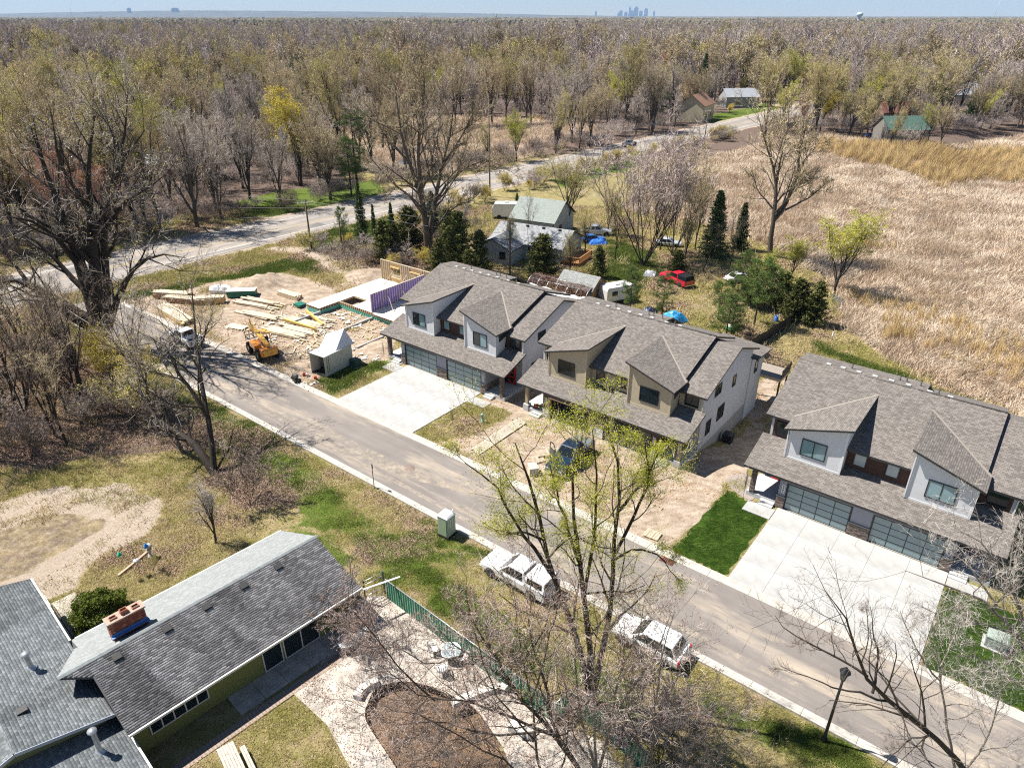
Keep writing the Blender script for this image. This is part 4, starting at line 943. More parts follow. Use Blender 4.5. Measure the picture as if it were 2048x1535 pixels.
def smooth_loop(P, n=3):
    for _ in range(n):
        Q = []
        for i in range(len(P)):
            a, c = P[i], P[(i + 1) % len(P)]; Q += [(a[0] * 0.75 + c[0] * 0.25, a[1] * 0.75 + c[1] * 0.25), (a[0] * 0.25 + c[0] * 0.75, a[1] * 0.25 + c[1] * 0.75)]
        P = Q
    return P
pool = smooth_loop(pool, 2)
import bmesh
def holed(outer, inner, z, m, name, parent):
    bm = bmesh.new(); e = []
    for P in (outer, inner):
        vs = [bm.verts.new((x, y, z)) for x, y in P]; e += [bm.edges.new((vs[i], vs[(i + 1) % len(vs)])) for i in range(len(vs))]
    bmesh.ops.triangle_fill(bm, use_beauty=True, use_dissolve=False, edges=e)
    for f in bm.faces:
        if f.normal.z < 0: f.normal_flip()
    me = bpy.data.meshes.new(name); bm.to_mesh(me); bm.free(); me.materials.append(m); return obj(name, me, parent)
holed(ground_patio, pool, 0.02, M_oldconc, 'pool_surround', patio)
pl = empty('swimming_pool', (0, 0, 0), label='kidney shaped pool full of brown leaves under bare trees', cat='pool')
b = MB(); n = len(pool)
b.add([(x, y, 0.02) for x, y in pool] + [(x, y, -1.1) for x, y in pool], [(i, (i + 1) % n, n + (i + 1) % n, n + i) for i in range(n)]); b.build('basin_wall', mat('pool_liner', (0.05, 0.05, 0.05), 0.6), pl)
b = MB(); b.add([(x, y, -0.55) for x, y in pool], [tuple(range(n))]); b.build('leaf_cover', mat('wet_leaves', (0.016, 0.011, 0.007), 0.6, c2=(0.17, 0.095, 0.045), scale=1.3, detail=10, bump=1.0, bscale=9), pl)
b = MB()
for i in range(n):
    a, c = Vector((*pool[i], 0)), Vector((*pool[(i + 1) % n], 0)); d = (c - a).normalized(); q = Vector((d.y, -d.x, 0)) * 0.14
    b.add([(a.x, a.y, 0.06), (c.x, c.y, 0.06), (c.x + q.x, c.y + q.y, 0.06), (a.x + q.x, a.y + q.y, 0.06), (a.x, a.y, -0.02), (c.x, c.y, -0.02), (c.x + q.x, c.y + q.y, 0.0), (a.x + q.x, a.y + q.y, 0.0)], [(0, 1, 2, 3), (0, 4, 5, 1), (3, 2, 6, 7)])
b.build('coping', mat('coping', (0.42, 0.36, 0.30), 0.85, var=0.2), pl)
# raised planter kerbs and the curved bench by the pool
M_wc = mat('weathered_white', (0.60, 0.57, 0.52), 0.8, var=0.15, scale=3)
def arc_bench(pts, w, h, label, name):
    b = MB(); P = [G(*p) for p in pts]
    for i in range(len(P) - 1): b.beam((P[i].x, P[i].y, h / 2 + 0.02), (P[i + 1].x, P[i + 1].y, h / 2 + 0.02), w, h)
    return b.build(name, M_wc, label=label, cat='bench')
arc_bench([(715, 1400), (722, 1385), (740, 1372), (756, 1366)], 0.45, 0.4, 'short curved white pool bench at the house end of the leafy pool', 'pool_bench')
arc_bench([(905, 1412), (935, 1400), (965, 1388), (1000, 1377), (1012, 1384)], 0.4, 0.4, 'long bent white pool bench between pool and green fence', 'pool_bench')
arc_bench([(1020, 1455), (1035, 1462), (1050, 1474), (1060, 1468)], 0.5, 0.55, 'low pale steps beside the dark planter at the pool', 'pool_steps')
# fence
FP = [G(775, 1196), G(1108, 1446)]
M_gslat = veg_mat('green_slats', (0.03, 0.27, 0.14), 0.25, 0.5, 0.5); M_gslatp = veg_mat('sunlit_slats', (0.58, 0.68, 0.62), 0.1, 0.6, 0.5)  # pale slats carry the sun shining through the gaps in their colour
def slat_fence(pts, label, h=1.75):
    P = [Vector((p.x, p.y, 0)) for p in pts]
    root = empty('slatted_fence', P[0], 0, label=label, cat='fence', group='green slatted fence runs round the pool yard')
    tot = 0
    r = MB(); o0 = P[0]
    for i in range(len(P) - 1): r.tube([P[i] - o0 + Vector((0, 0, h)), P[i + 1] - o0 + Vector((0, 0, h))], 0.035, 8)
    r.build('top_rail', M_metal, root)
    step = 0.062; k = 0; acc = 0
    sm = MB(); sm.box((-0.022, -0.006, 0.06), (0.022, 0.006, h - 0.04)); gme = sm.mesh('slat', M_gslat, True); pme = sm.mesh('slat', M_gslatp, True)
    allg = MB(); 
    for i in range(len(P) - 1):
        d = P[i + 1] - P[i]; L = d.length; a = math.atan2(d.y, d.x); n = int(L / step)
        for j in range(n):
            k += 1; q = P[i] + d * ((j + 0.5) / n) - o0
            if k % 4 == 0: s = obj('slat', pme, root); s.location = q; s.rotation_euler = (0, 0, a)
            else: allg.M = Matrix.Translation(q) @ Matrix.Rotation(a, 4, 'Z'); allg.box((-0.028, -0.006, 0.06), (0.028, 0.006, h - 0.04))
        m = max(1, int(L / 2.6))
        for j in range(m + 1):
            q = P[i] + d * (j / m) - o0; p = MB(); p.tube([(q.x, q.y, -0.2), (q.x, q.y, h + 0.05)], 0.04, 8); p.build('post', M_metal, root)
    allg.build('green_slats', M_gslat, root, kind='stuff')
    return root
slat_fence(FP, 'long green slatted fence running from the house corner along the pool patio')
slat_fence([G(1110, 1446), G(1136, 1424)], 'short green fence return at the kink of the slatted fence beside the forked tree')
slat_fence([G(1137, 1422), G(1180, 1448), G(1230, 1490), G(1290, 1545)], 'green slatted fence past the kink, half hidden by brush at the bottom edge')
# pergola-like gate bar at the house corner
gate = empty('side_gate', G(732, 1205), 0, label='open metal frame gate between ranch house roof and green fence', cat='gate')
o0 = G(732, 1205)
for nm, px, py in (('gate_post', 732, 1205), ('gate_post', 770, 1185)):
    b = MB(); q = G(px, py) - o0; b.box((q.x - 0.05, q.y - 0.05, 0), (q.x + 0.05, q.y + 0.05, 2.05)); b.build(nm, mat('gate_steel', (0.12, 0.12, 0.12), 0.6) if 'gate_steel' not in MATS else MATS['gate_steel'], gate)
b = MB(); q0, q1 = G(732, 1205) - o0, G(770, 1185) - o0
for z in (0.12, 0.6, 1.1, 1.6, 1.95): b.tube([q0 + Vector((0, 0, z)), q1 + Vector((0, 0, z))], 0.025, 6)
b.build('gate_rail', M_metal, gate)
b = MB(); q2 = RL(0.3, 0.0) - o0; e = G(800, 1155, 2.1) - o0
b.beam((q2.x, q2.y, 2.45), (e.x, e.y, 2.2), 0.14, 0.05); b.build('overhead_bar', M_gutter, gate)
# glass patio table and garden chairs
def oval_table(px, py, label, rx, ry, rz):
    root = empty('patio_table', G(px, py), rz, label=label, cat='table')
    b = MB(); n = 28; P = [(rx * math.copysign(abs(math.cos(t)) ** 0.7, math.cos(t)), ry * math.copysign(abs(math.sin(t)) ** 0.8, math.sin(t))) for t in (2 * math.pi * i / n for i in range(n))]
    b.prism(P, 0.70, 0.712); b.build('glass_top', glass_mat('table_glass', (0.30, 0.36, 0.38), 0.08), root)
    f = MB(); f.tube([(x, y, 0.705) for x, y in P + P[:1]], 0.03, 6)
    for a in (-0.5, 0, 0.5): f.beam((a * rx, -ry, 0.722), (a * rx, ry, 0.722), 0.05, 0.02)
    f.beam((-rx, 0, 0.725), (rx, 0, 0.725), 0.04, 0.02); f.build('frame', M_white, root)
    for sx in (-1, 1):
        for sy in (-1, 1): l = MB(); l.tube([(sx * rx * 0.7, sy * ry * 0.7, 0), (sx * rx * 0.65, sy * ry * 0.65, 0.7)], 0.025, 6); l.build('leg', M_white, root)
oval_table(710, 1288, 'oval glass patio table half in the shadow of the ranch house', 1.05, 0.55, R(42))
oval_table(903, 1315, 'round glass garden table beside the green fence', 0.6, 0.6, 0)
def lawn_chair(px, py, rz, label):
    root = empty('garden_chair', G(px, py), rz, label=label, cat='chair', group='white garden chairs by the glass table')
    b = MB(); b.box((-0.27, -0.25, 0.4), (0.27, 0.27, 0.44)); b.build('seat', M_white, root, bevel=0.01)
    for k in range(5): s = MB(); s.beam((-0.22 + k * 0.11, 0.27, 0.44), (-0.22 + k * 0.11, 0.42, 1.0), 0.07, 0.02); s.build('back_slat', M_white, root)
    for sx in (-1, 1):
        a = MB(); a.box((sx * 0.29 - 0.03, -0.25, 0.62), (sx * 0.29 + 0.03, 0.3, 0.65)); a.build('armrest', M_white, root)
        for y in (-0.22, 0.26): l = MB(); l.box((sx * 0.27 - 0.025, y - 0.025, 0), (sx * 0.27 + 0.025, y + 0.025, 0.62)); l.build('leg', M_white, root)
lawn_chair(868, 1305, R(100), 'white garden chair on the house side of the round glass table')
lawn_chair(925, 1322, R(-70), 'white garden chair between round glass table and green fence')
lawn_chair(885, 1345, R(200), 'white garden chair on the pool side of the round glass table')
# brick edging, walk, handrail, feeder poles in the front yard
for i in range(3):
    b = MB(); a = (-13.95, 16.8 - 1.75 * i); b.box((a[0], a[1] - 1.72, -0.03), (a[0] + 1.5, a[1], 0.03)); o = b.build('walk_slab', M_oldconc, patio); o.location = RO; o.rotation_euler = (0, 0, RA)
hr = empty('handrail', RL(-14.15, 11.6), RA, label='white pipe handrail along the concrete walk beside the ranch house', cat='handrail')
for n in (0.0, 2.6, 5.2):
    b = MB(); b.tube([(0, n, 0), (0, n, 0.9)], 0.025, 6); b.build('post', M_gutter, hr)
for z in (0.45, 0.9): b = MB(); b.tube([(0, 0, z), (0, 5.2, z)], 0.025, 6); b.build('rail', M_gutter, hr)
strip = MB()
for i in range(40):
    t = i / 40; a = RL(-12.5 + 14 * t * 0.98, -1.35); 
    strip.M = Matrix.Translation((0, 0, 0)); 
edging = empty('brick_edging', (0, 0, 0), kind='structure')
em = MB(); em.box((-0.1, -0.35, -0.02), (0.1, 0.35, 0.03)); eme = em.mesh('brick', mat('paver', (0.26, 0.2, 0.16), 0.9, var=0.3, scale=2), True)
for i in range(62):
    o = obj('brick', eme, edging); o.location = RL(-14.2 + i * 0.215, -1.55); o.rotation_euler = (0, 0, RA)
# garden bed: kerb timbers, bird feeder pole, lantern, reel
bed = [G(x, y) for x, y in ((237, 1152), (262, 1132), (285, 1113), (300, 1100))]
b = MB()
for i in range(3): b.beam((bed[i].x, bed[i].y, 0.06), (bed[i + 1].x, bed[i + 1].y, 0.06), 0.18, 0.16)
b.build('bed_edging', mat('edging_timber', (0.40, 0.29, 0.2), 0.85, var=0.2), label='pale timber edging along the flower bed beside the round bush', cat='edging')
fd = empty('feeder_pole', G(281, 1147), 0, label='thin black pole with a bird dish and two hanging coloured feeders', cat='bird feeder')
b = MB(); b.tube([(0, 0, 0), (0, 0, 2.6)], 0.018, 6); b.tube([(-0.85, -0.3, 2.3), (-0.5, -0.15, 2.62), (0, 0, 2.55), (0.5, 0.3, 2.75), (0.75, 0.4, 2.5)], 0.014, 6); b.build('pole', M_frame, fd)
b = MB(); b.lathe([(0, 1.2), (0.2, 1.22), (0.22, 1.3), (0.02, 1.34), (0, 1.34)], 14); b.build('dish', mat('dish_grey', (0.5, 0.5, 0.5), 0.5), fd)
for x, y, z, c, nm in ((-0.85, -0.3, 2.02, (0.03, 0.42, 0.25), 'green'), (0.75, 0.4, 2.2, (0.03, 0.2, 0.6), 'blue')):
    b = MB(); b.lathe([(0, 0.28), (0.09, 0.24), (0.1, 0.14), (0.18, 0.06), (0.17, 0), (0, 0)], 12, c=(x, y, z)); b.tube([(x, y, z + 0.26), (x, y, z + 0.34)], 0.008, 4); b.build('feeder', mat('feeder_' + nm, c, 0.4), fd, label=nm + ' hanging bird feeder')
ln = empty('garden_lantern', G(302, 1112), 0, label='grey stone garden lantern with round cap in the flower bed', cat='lantern')
b = MB(); b.lathe([(0.22, 0), (0.2, 0.1), (0.1, 0.16), (0.09, 0.6), (0.2, 0.66), (0.2, 0.72), (0.13, 0.74), (0.13, 0.95)], 12); b.build('pedestal', mat('cast_stone', (0.42, 0.41, 0.39), 0.9, var=0.15), ln)
b = MB(); b.lathe([(0.13, 0.95), (0.28, 0.98), (0.22, 1.1), (0.04, 1.16), (0, 1.16)], 12); b.build('cap', MATS['cast_stone'], ln)
# wooden bench tops at the bottom edge and a plank table by the yard
for i, (px, py, w_, l_) in enumerate(((468, 1530, 0.9, 2.2), (502, 1524, 0.35, 2.2))):
    r0 = empty('picnic_table' if i == 0 else 'picnic_bench', G(px, py + 6), R(38), label='weathered plank picnic table on the ranch lawn' if i == 0 else 'narrow plank bench beside the picnic table', cat='table' if i == 0 else 'bench')
    hz = 0.74 if i == 0 else 0.45; k = int(w_ / 0.15)
    for j in range(k): b = MB(); b.box((-w_ / 2 + j * 0.15, -l_ / 2, hz - 0.04), (-w_ / 2 + j * 0.15 + 0.135, l_ / 2, hz)); b.build('plank', MATS.get('old_plank') or mat('old_plank', (0.42, 0.38, 0.33), 0.9, var=0.25, scale=6), r0)
    for y in (-0.8, 0.8):
        for x in (-w_ / 2 + 0.06, w_ / 2 - 0.06): b = MB(); b.box((x - 0.045, y - 0.045, 0), (x + 0.045, y + 0.045, hz - 0.04)); b.build('leg', MATS['old_plank'], r0)
# lamp post, marker post, street sign post
lp = empty('street_lamp', G(1647, 1480), 0, label='black lantern lamp post on the verge at the near kerb', cat='street lamp')
b = MB(); b.lathe([(0.16, 0), (0.16, 0.3), (0.09, 0.45), (0.075, 3.0), (0.06, 4.9), (0, 4.9)], 12); b.build('post', M_frame, lp)
b = MB(); b.lathe([(0.06, 4.85), (0.12, 4.95), (0.13, 5.0)], 8); b.lathe([(0.3, 5.55), (0.16, 5.72), (0.03, 5.9), (0.0, 5.95)], 8); b.lathe([(0.3, 5.55), (0.28, 5.53), (0, 5.53)], 8)
for k in range(4): t = k * math.pi / 2; b.beam((0.13 * math.cos(t), 0.13 * math.sin(t), 5.0), (0.25 * math.cos(t), 0.25 * math.sin(t), 5.55), 0.025)
b.build('lantern_frame', M_frame, lp)
b = MB(); b.lathe([(0.11, 5.0), (0.225, 5.53)], 8); b.build('lantern_glass', glass_mat('lamp_glass', (0.2, 0.21, 0.21), 0.2), lp)
mp_ = empty('marker_post', G(748.6, 976), R(20), label='lone thin sign post on the grass verge seen edge on', cat='post')
b = MB(); b.box((-0.03, -0.03, 0), (0.03, 0.03, 2.5)); b.build('post', mat('sign_steel', (0.08, 0.075, 0.07), 0.6, 0.4), mp_)
b = MB(); b.box((-0.012, -0.15, 2.1), (0.012, 0.15, 2.5)); o = b.build('sign_plate', MATS['sign_steel'], mp_); o.location = (0.045, 0, 0)
# ------------------------------------------------------------------ vehicles
def lettering(t):
    o = bpy.data.objects.new('tmp_text', t); me = bpy.data.meshes.new_from_object(o); bpy.data.objects.remove(o)
    if not me.materials: me.materials.append(t.materials[0])
    return obj('lettering', me)
M_tyre = mat('tyre', (0.012, 0.012, 0.012), 0.85); M_rim = mat('rim', (0.35, 0.35, 0.36), 0.35, 0.6)
M_lamp = glass_mat('headlamp', (0.55, 0.56, 0.56), 0.1); M_tail = glass_mat('taillamp', (0.35, 0.01, 0.01), 0.15); M_chrome = mat('chrome', (0.6, 0.6, 0.6), 0.15, 1.0)
M_cglass = glass_mat('car_glass', (0.01, 0.014, 0.016), 0.05); M_bedl = mat('bed_liner', (0.02, 0.02, 0.022), 0.85)
PAINT = {}
def paint(n, c):
    if n not in PAINT: PAINT[n] = mat('paint_' + n, c, 0.28, 0.0, coat=0.8, spec=0.5)
    return PAINT[n]
def vehicle(name, kind, pname, pc, pos, heading, label, group=None, door_open=0, topper=None, scale=1.0, tcol=None):
    P = paint(pname, pc); root = empty(name, (pos.x, pos.y, pos.z), heading, label=label, cat='pickup truck' if kind == 'pickup' else ('SUV' if kind == 'suv' else 'car'))
    if group: root['group'] = group
    root.scale = (scale,) * 3
    L, W = {'pickup': (5.8, 1.98), 'suv': (4.75, 1.9), 'sedan': (4.6, 1.8)}[kind]; h = W / 2
    hood, belt, roof = {'pickup': (1.13, 1.22, 1.9), 'suv': (1.05, 1.1, 1.72), 'sedan': (0.88, 0.95, 1.44)}[kind]
    wb = {'pickup': (1.85, -1.75), 'suv': (1.45, -1.35), 'sedan': (1.4, -1.35)}[kind]; wr = {'pickup': 0.40, 'suv': 0.36, 'sedan': 0.33}[kind]
    def sec(x, zt, w, zb=0.38):
        return [(x, -w * 0.93, zb), (x, -w, zb + 0.2), (x, -w, zt - 0.22), (x, -w * 0.9, zt - 0.02), (x, -w * 0.6, zt + 0.015), (x, w * 0.6, zt + 0.015), (x, w * 0.9, zt - 0.02), (x, w, zt - 0.22), (x, w, zb + 0.2), (x, w * 0.93, zb)]
    b = MB(); X0, X1 = L / 2, -L / 2
    if kind == 'pickup':
        cab = (1.15, 0.35, -0.95, -1.12)
        b.loft([sec(X0, hood - 0.22, h * 0.86, 0.5), sec(X0 - 0.12, hood - 0.08, h * 0.95, 0.42), sec(X0 - 0.6, hood, h), sec(1.2, belt, h), sec(-1.15, belt, h)])
        # open bed: sides, floor, tailgate
        for s in (-1, 1): b.box((-1.15, s * h, 0.45), (X1 + 0.05, s * (h - 0.12), 1.2))
        b.box((X1 + 0.0, -h + 0.02, 0.55), (X1 + 0.08, h - 0.02, 1.2)); b.box((-1.15, -h + 0.12, 0.5), (X1 + 0.08, h - 0.12, 0.72))
    elif kind == 'suv':
        cab = (1.05, 0.25, -1.75, -2.18)
        b.loft([sec(X0, hood - 0.3, h * 0.8, 0.45), sec(X0 - 0.15, hood - 0.1, h * 0.93, 0.38), sec(X0 - 0.6, hood, h), sec(1.1, belt, h), sec(-1.9, belt + 0.02, h), sec(X1 + 0.08, belt - 0.02, h * 0.95), sec(X1, belt - 0.25, h * 0.88, 0.42)])
    else:
        cab = (0.95, 0.15, -1.05, -1.7)
        b.loft([sec(X0, hood - 0.25, h * 0.8, 0.4), sec(X0 - 0.15, hood - 0.06, h * 0.93, 0.33), sec(X0 - 0.7, hood, h, 0.3), sec(1.0, belt, h, 0.3), sec(-1.6, belt, h, 0.3), sec(X1 + 0.1, belt - 0.03, h * 0.95, 0.33), sec(X1, belt - 0.25, h * 0.85, 0.4)])
    b.build('body', P, root, bevel=0.03)
    # cabin
    x1, x2, x3, x4 = cab; wbm, wt = h * 0.93, h * 0.76; zb, zt = belt - 0.02, roof
    c = MB(); B = [(x1, -wbm, zb), (x1, wbm, zb), (x4, wbm, zb), (x4, -wbm, zb)]; T = [(x2, -wt, zt - 0.03), (x2, wt, zt - 0.03), (x3, wt, zt - 0.02), (x3, -wt, zt - 0.02)]
    Tm = [(x2 - 0.25, -wt * 0.8, zt + 0.03), (x2 - 0.25, wt * 0.8, zt + 0.03), (x3 + 0.2, wt * 0.8, zt + 0.03), (x3 + 0.2, -wt * 0.8, zt + 0.03)]
    c.add(B + T + Tm, [(3, 2, 1, 0), (0, 1, 5, 4), (1, 2, 6, 5), (2, 3, 7, 6), (3, 0, 4, 7), (4, 5, 9, 8), (5, 6, 10, 9), (6, 7, 11, 10), (7, 4, 8, 11), (8, 9, 10, 11)])
    c.build('cabin', P, root, bevel=0.025)
    def pane(q, off, nm='window'):
        q = [Vector(p) for p in q]; n = (q[1] - q[0]).cross(q[3] - q[0]).normalized(); cen = sum(q, Vector()) / 4
        if n.dot(cen - Vector(((x1 + x4) / 2, 0, 1.3))) < 0: n = -n
        w = MB(); w.wall([p + n * off for p in q], -n * 0.02); w.build(nm, M_cglass, root)
    def lerp(a, c_, t): return Vector(a).lerp(Vector(c_), t)
    def quad(b0, b1, t0, t1, f0, f1, g0, g1):
        return [lerp(lerp(b0, b1, f0), lerp(t0, t1, f0), g0), lerp(lerp(b0, b1, f1), lerp(t0, t1, f1), g0), lerp(lerp(b0, b1, f1), lerp(t0, t1, f1), g1), lerp(lerp(b0, b1, f0), lerp(t0, t1, f0), g1)]
    pane(quad(B[0], B[1], T[0], T[1], 0.06, 0.94, 0.08, 0.92), 0.022, 'windshield')
    pane(quad(B[3], B[2], T[3], T[2], 0.08, 0.92, 0.12 if kind != 'suv' else 0.3, 0.9), 0.022, 'rear_window')
    segs = {'pickup': ((0.07, 0.52), (0.56, 0.93)), 'suv': ((0.06, 0.36), (0.40, 0.68), (0.72, 0.95)), 'sedan': ((0.08, 0.50), (0.54, 0.92))}[kind]
    for s in (0, 1):
        bb = (B[0], B[3], T[0], T[3]) if s == 0 else (B[1], B[2], T[1], T[2])
        for f0, f1 in segs: pane(quad(*bb, f0, f1, 0.12, 0.9), 0.024)
    # wheels
    t = MB(); t.lathe([(wr * 0.62, -0.12), (wr * 0.95, -0.13), (wr, -0.07), (wr, 0.07), (wr * 0.95, 0.13), (wr * 0.62, 0.12)], 18, axis='y'); tme = t.mesh('tyre', M_tyre, True)
    r_ = MB(); r_.lathe([(0, -0.10), (wr * 0.3, -0.11), (wr * 0.62, -0.085), (wr * 0.62, 0.085), (wr * 0.3, 0.11), (0, 0.10)], 12, axis='y'); rme = r_.mesh('rim', M_rim, True)
    a_ = MB(); a_.lathe([(0, 0.0), (wr * 1.16, 0.0), (wr * 1.18, -0.01)], 18, axis='y'); ame = a_.mesh('wheel_arch', M_bedl, True)
    for x in wb:
        for s in (-1, 1):
            wl = empty('wheel', (x, s * (h - 0.12), wr)); wl.parent = root
            obj('tyre', tme, wl); obj('rim', rme, wl)
            ar = obj('wheel_arch', ame, root); ar.location = (x, s * (h + 0.004), wr + 0.05)
    # lamps, grille, bumpers, mirrors
    for s in (-1, 1):
        q = MB(); q.box((X0 - 0.12, s * h * 0.52, hood - 0.42), (X0 + 0.012, s * h * 0.84, hood - 0.27)); q.build('headlight', M_lamp, root)
        q = MB(); zt_ = 1.12 if kind == 'pickup' else belt - 0.05; q.box((X1 + 0.1, s * h * 0.72, zt_ - 0.42), (X1 - 0.015, s * h * 0.97, zt_)); q.build('taillight', M_tail, root)
        q = MB(); q.box((x1 - 0.28, s * (h - 0.03), belt - 0.02), (x1 - 0.12, s * (h + 0.2), belt + 0.16)); q.build('mirror', P, root, bevel=0.02)
    q = MB(); q.box((X0 - 0.05, -h * 0.5, hood - 0.55), (X0 + 0.02, h * 0.5, hood - 0.24)); gr = q.build('grille', M_frame, root)
    q = MB()
    for k in range(4): q.box((X0 + 0.015, -h * 0.5, hood - 0.52 + k * 0.075), (X0 + 0.03, h * 0.5, hood - 0.50 + k * 0.075))
    q.build('grille_bars', M_chrome, gr)
    q = MB(); q.box((X0 - 0.1, -h * 0.9, 0.42), (X0 + 0.07, h * 0.9, 0.6)); q.build('bumper', M_chrome if kind == 'pickup' else P, root, bevel=0.03)
    q = MB(); q.box((X1 + 0.1, -h * 0.9, 0.45), (X1 - 0.1, h * 0.9, 0.62)); q.build('bumper', M_chrome if kind == 'pickup' else P, root, bevel=0.03)
    if kind == 'pickup':
        q = MB(); q.box((-1.16, -h + 0.125, 0.725), (X1 + 0.09, h - 0.125, 0.735)); q.build('bed_floor', M_bedl, root)
    if topper:
        tp = MB(); Z0, Z1 = 1.205, 1.86 if topper == 'tall' else 1.3
        B2 = [(-1.14, -h * 0.97, Z0), (-1.14, h * 0.97, Z0), (X1 + 0.04, h * 0.97, Z0), (X1 + 0.04, -h * 0.97, Z0)]; T2 = [(-1.16, -h * 0.78, Z1), (-1.16, h * 0.78, Z1), (X1 + 0.15, h * 0.78, Z1), (X1 + 0.15, -h * 0.78, Z1)]
        tp.add(B2 + T2, [(3, 2, 1, 0), (4, 5, 6, 7), (0, 1, 5, 4), (1, 2, 6, 5), (2, 3, 7, 6), (3, 0, 4, 7)]); tp.build('bed_cap', tcol or P, root, bevel=0.03)
        if topper == 'tall':
            for s in (0, 1):
                bb = (B2[0], B2[3], T2[0], T2[3]) if s == 0 else (B2[1], B2[2], T2[1], T2[2]); pane(quad(*bb, 0.12, 0.88, 0.2, 0.8), 0.012)
            pane(quad(B2[3], B2[2], T2[3], T2[2], 0.1, 0.9, 0.15, 0.85), 0.012, 'rear_window')
    if door_open:
        s = door_open; d = MB(); q0 = Vector((x1 - 0.25, s * h, 0.5)); a = R(62) * s; dx, dy = -math.cos(a), math.sin(a) 
        dv = Vector((dx, abs(dy) * s, 0)); n = Vector((0, 0, 1)).cross(dv)
        d.wall([q0, q0 + dv * 1.05, q0 + dv * 1.05 + Vector((0, 0, 0.72)), q0 + Vector((0, 0, 0.72))], n * 0.06)
        dr = d.build('open_door', P, root)
        d = MB(); p0 = q0 + Vector((0, 0, 0.72))
        for e0, e1 in ((p0, p0 + dv * 0.4 + Vector((0, 0, 0.55))), (p0 + dv * 0.4 + Vector((0, 0, 0.55)), p0 + dv * 0.98 + Vector((0, 0, 0.55))), (p0 + dv * 0.98 + Vector((0, 0, 0.55)), p0 + dv * 1.05)): d.beam(e0, e1, 0.06)
        d.build('window_frame', M_frame, dr)
    return root
HU = TH + math.pi          # heading along -U
WHITE = (0.75, 0.75, 0.75)
vehicle('pickup_truck', 'pickup', 'white', WHITE, UV(-23.0, 30.25, -0.02), HU, 'white pickup with tall bed cap parked on the grass behind the budding tree', topper='tall')
vehicle('parked_suv', 'suv', 'white', WHITE, UV(-12.75, 30.75, 0.0), HU, 'white SUV at the near kerb with its driver door open', door_open=1)
vehicle('pickup_truck', 'pickup', 'white', WHITE, UV(-81.0, 37.7, 0.02), HU + R(2), 'white crew cab pickup with open bed at the kerb by the lumber piles')
vehicle('pickup_truck', 'pickup', 'blue', (0.006, 0.02, 0.045), UV(-28.6, 45.2, 0.0), TH - math.pi / 2 + R(3), 'dark blue pickup with open door on the dirt drive of the tan house', topper='flat', tcol=mat('grey_cover', (0.13, 0.14, 0.14), 0.6), door_open=-1)
vehicle('pickup_truck', 'pickup', 'red', (0.5, 0.012, 0.03), GT(1352, 566), TH + math.pi - R(22), 'red pickup with black bed cap on the back lawn', topper='tall', tcol=mat('black_cap', (0.015, 0.015, 0.018), 0.3))
vehicle('parked_car', 'sedan', 'white', WHITE, GT(1478, 562), R(20), 'white car half hidden by pines at the marsh edge')
vehicle('pickup_truck', 'pickup', 'oldwhite', (0.6, 0.6, 0.58), G(1192, 470), R(-5), 'old white pickup between the grey house and the bare trees')
vehicle('parked_car', 'sedan', 'junkblue', (0.03, 0.1, 0.3), G(1185, 484), R(8), 'blue tarp coloured car beside the old white pickup')
vehicle('parked_car', 'sedan', 'farblue', (0.02, 0.07, 0.22), G(1742, 275), R(5), 'blue car in front of the green roofed garage')
vehicle('pickup_truck', 'pickup', 'greyblue', (0.16, 0.22, 0.28), HW(152, -3.2, 0.02), math.atan2(HD.y, HD.x) , 'grey blue pickup driving on the highway')
vehicle('parked_car', 'sedan', 'silver', (0.4, 0.42, 0.43), G(1337, 492), R(-15), 'grey car left under the bare trees beside the spruce')
# motorhome, camper, shed yard
def motorhome(pos, rz):
    r = empty('motorhome', pos, rz, label='white motorhome with dark stripe parked behind the grey garage', cat='motorhome'); M_rv = paint('rv', (0.68, 0.67, 0.63))
    b = MB(); b.loft([[(x, -1.2, z0), (x, -1.2, z1), (x, 1.2, z1), (x, 1.2, z0)] for x, z0, z1 in ((4.4, 0.7, 1.5), (4.3, 0.5, 2.2), (3.8, 0.5, 3.1), (-4.3, 0.5, 3.15), (-4.4, 0.6, 3.0))]); b.build('body', M_rv, r, bevel=0.08)
    b = MB(); b.box((-4.3, -1.215, 1.05), (4.2, -1.203, 1.3)); b.build('stripe', mat('rv_stripe', (0.08, 0.09, 0.12), 0.5), r)
    for x0, x1 in ((2.2, 3.2), (-0.6, 0.2), (-2.6, -1.2)): b = MB(); b.box((x0, -1.225, 1.75), (x1, -1.205, 2.45)); b.build('window', M_cglass, r)
    b = MB(); b.box((0.6, -1.22, 0.7), (1.25, -1.203, 2.6)); b.build('door', M_rv, r)
    b = MB(); b.wall([(4.36, -1.0, 1.7), (4.36, 1.0, 1.7), (4.0, 1.0, 2.8), (4.0, -1.0, 2.8)], (-0.02, 0, 0)); b.build('windshield', M_cglass, r)
    for x in (1.5, -2): b = MB(); b.box((x - 0.4, -0.4, 3.15), (x + 0.4, 0.4, 3.35)); b.build('roof_unit', M_rv, r, bevel=0.05)
    for x in (2.9, -2.6):
        for s in (-1, 1): b = MB(); b.lathe([(0, -0.14), (0.45, -0.14), (0.45, 0.14), (0, 0.14)], 14, axis='y', c=(x, s * 1.08, 0.45)); b.build('wheel', M_tyre, r)
motorhome(G(1028, 436), R(176))
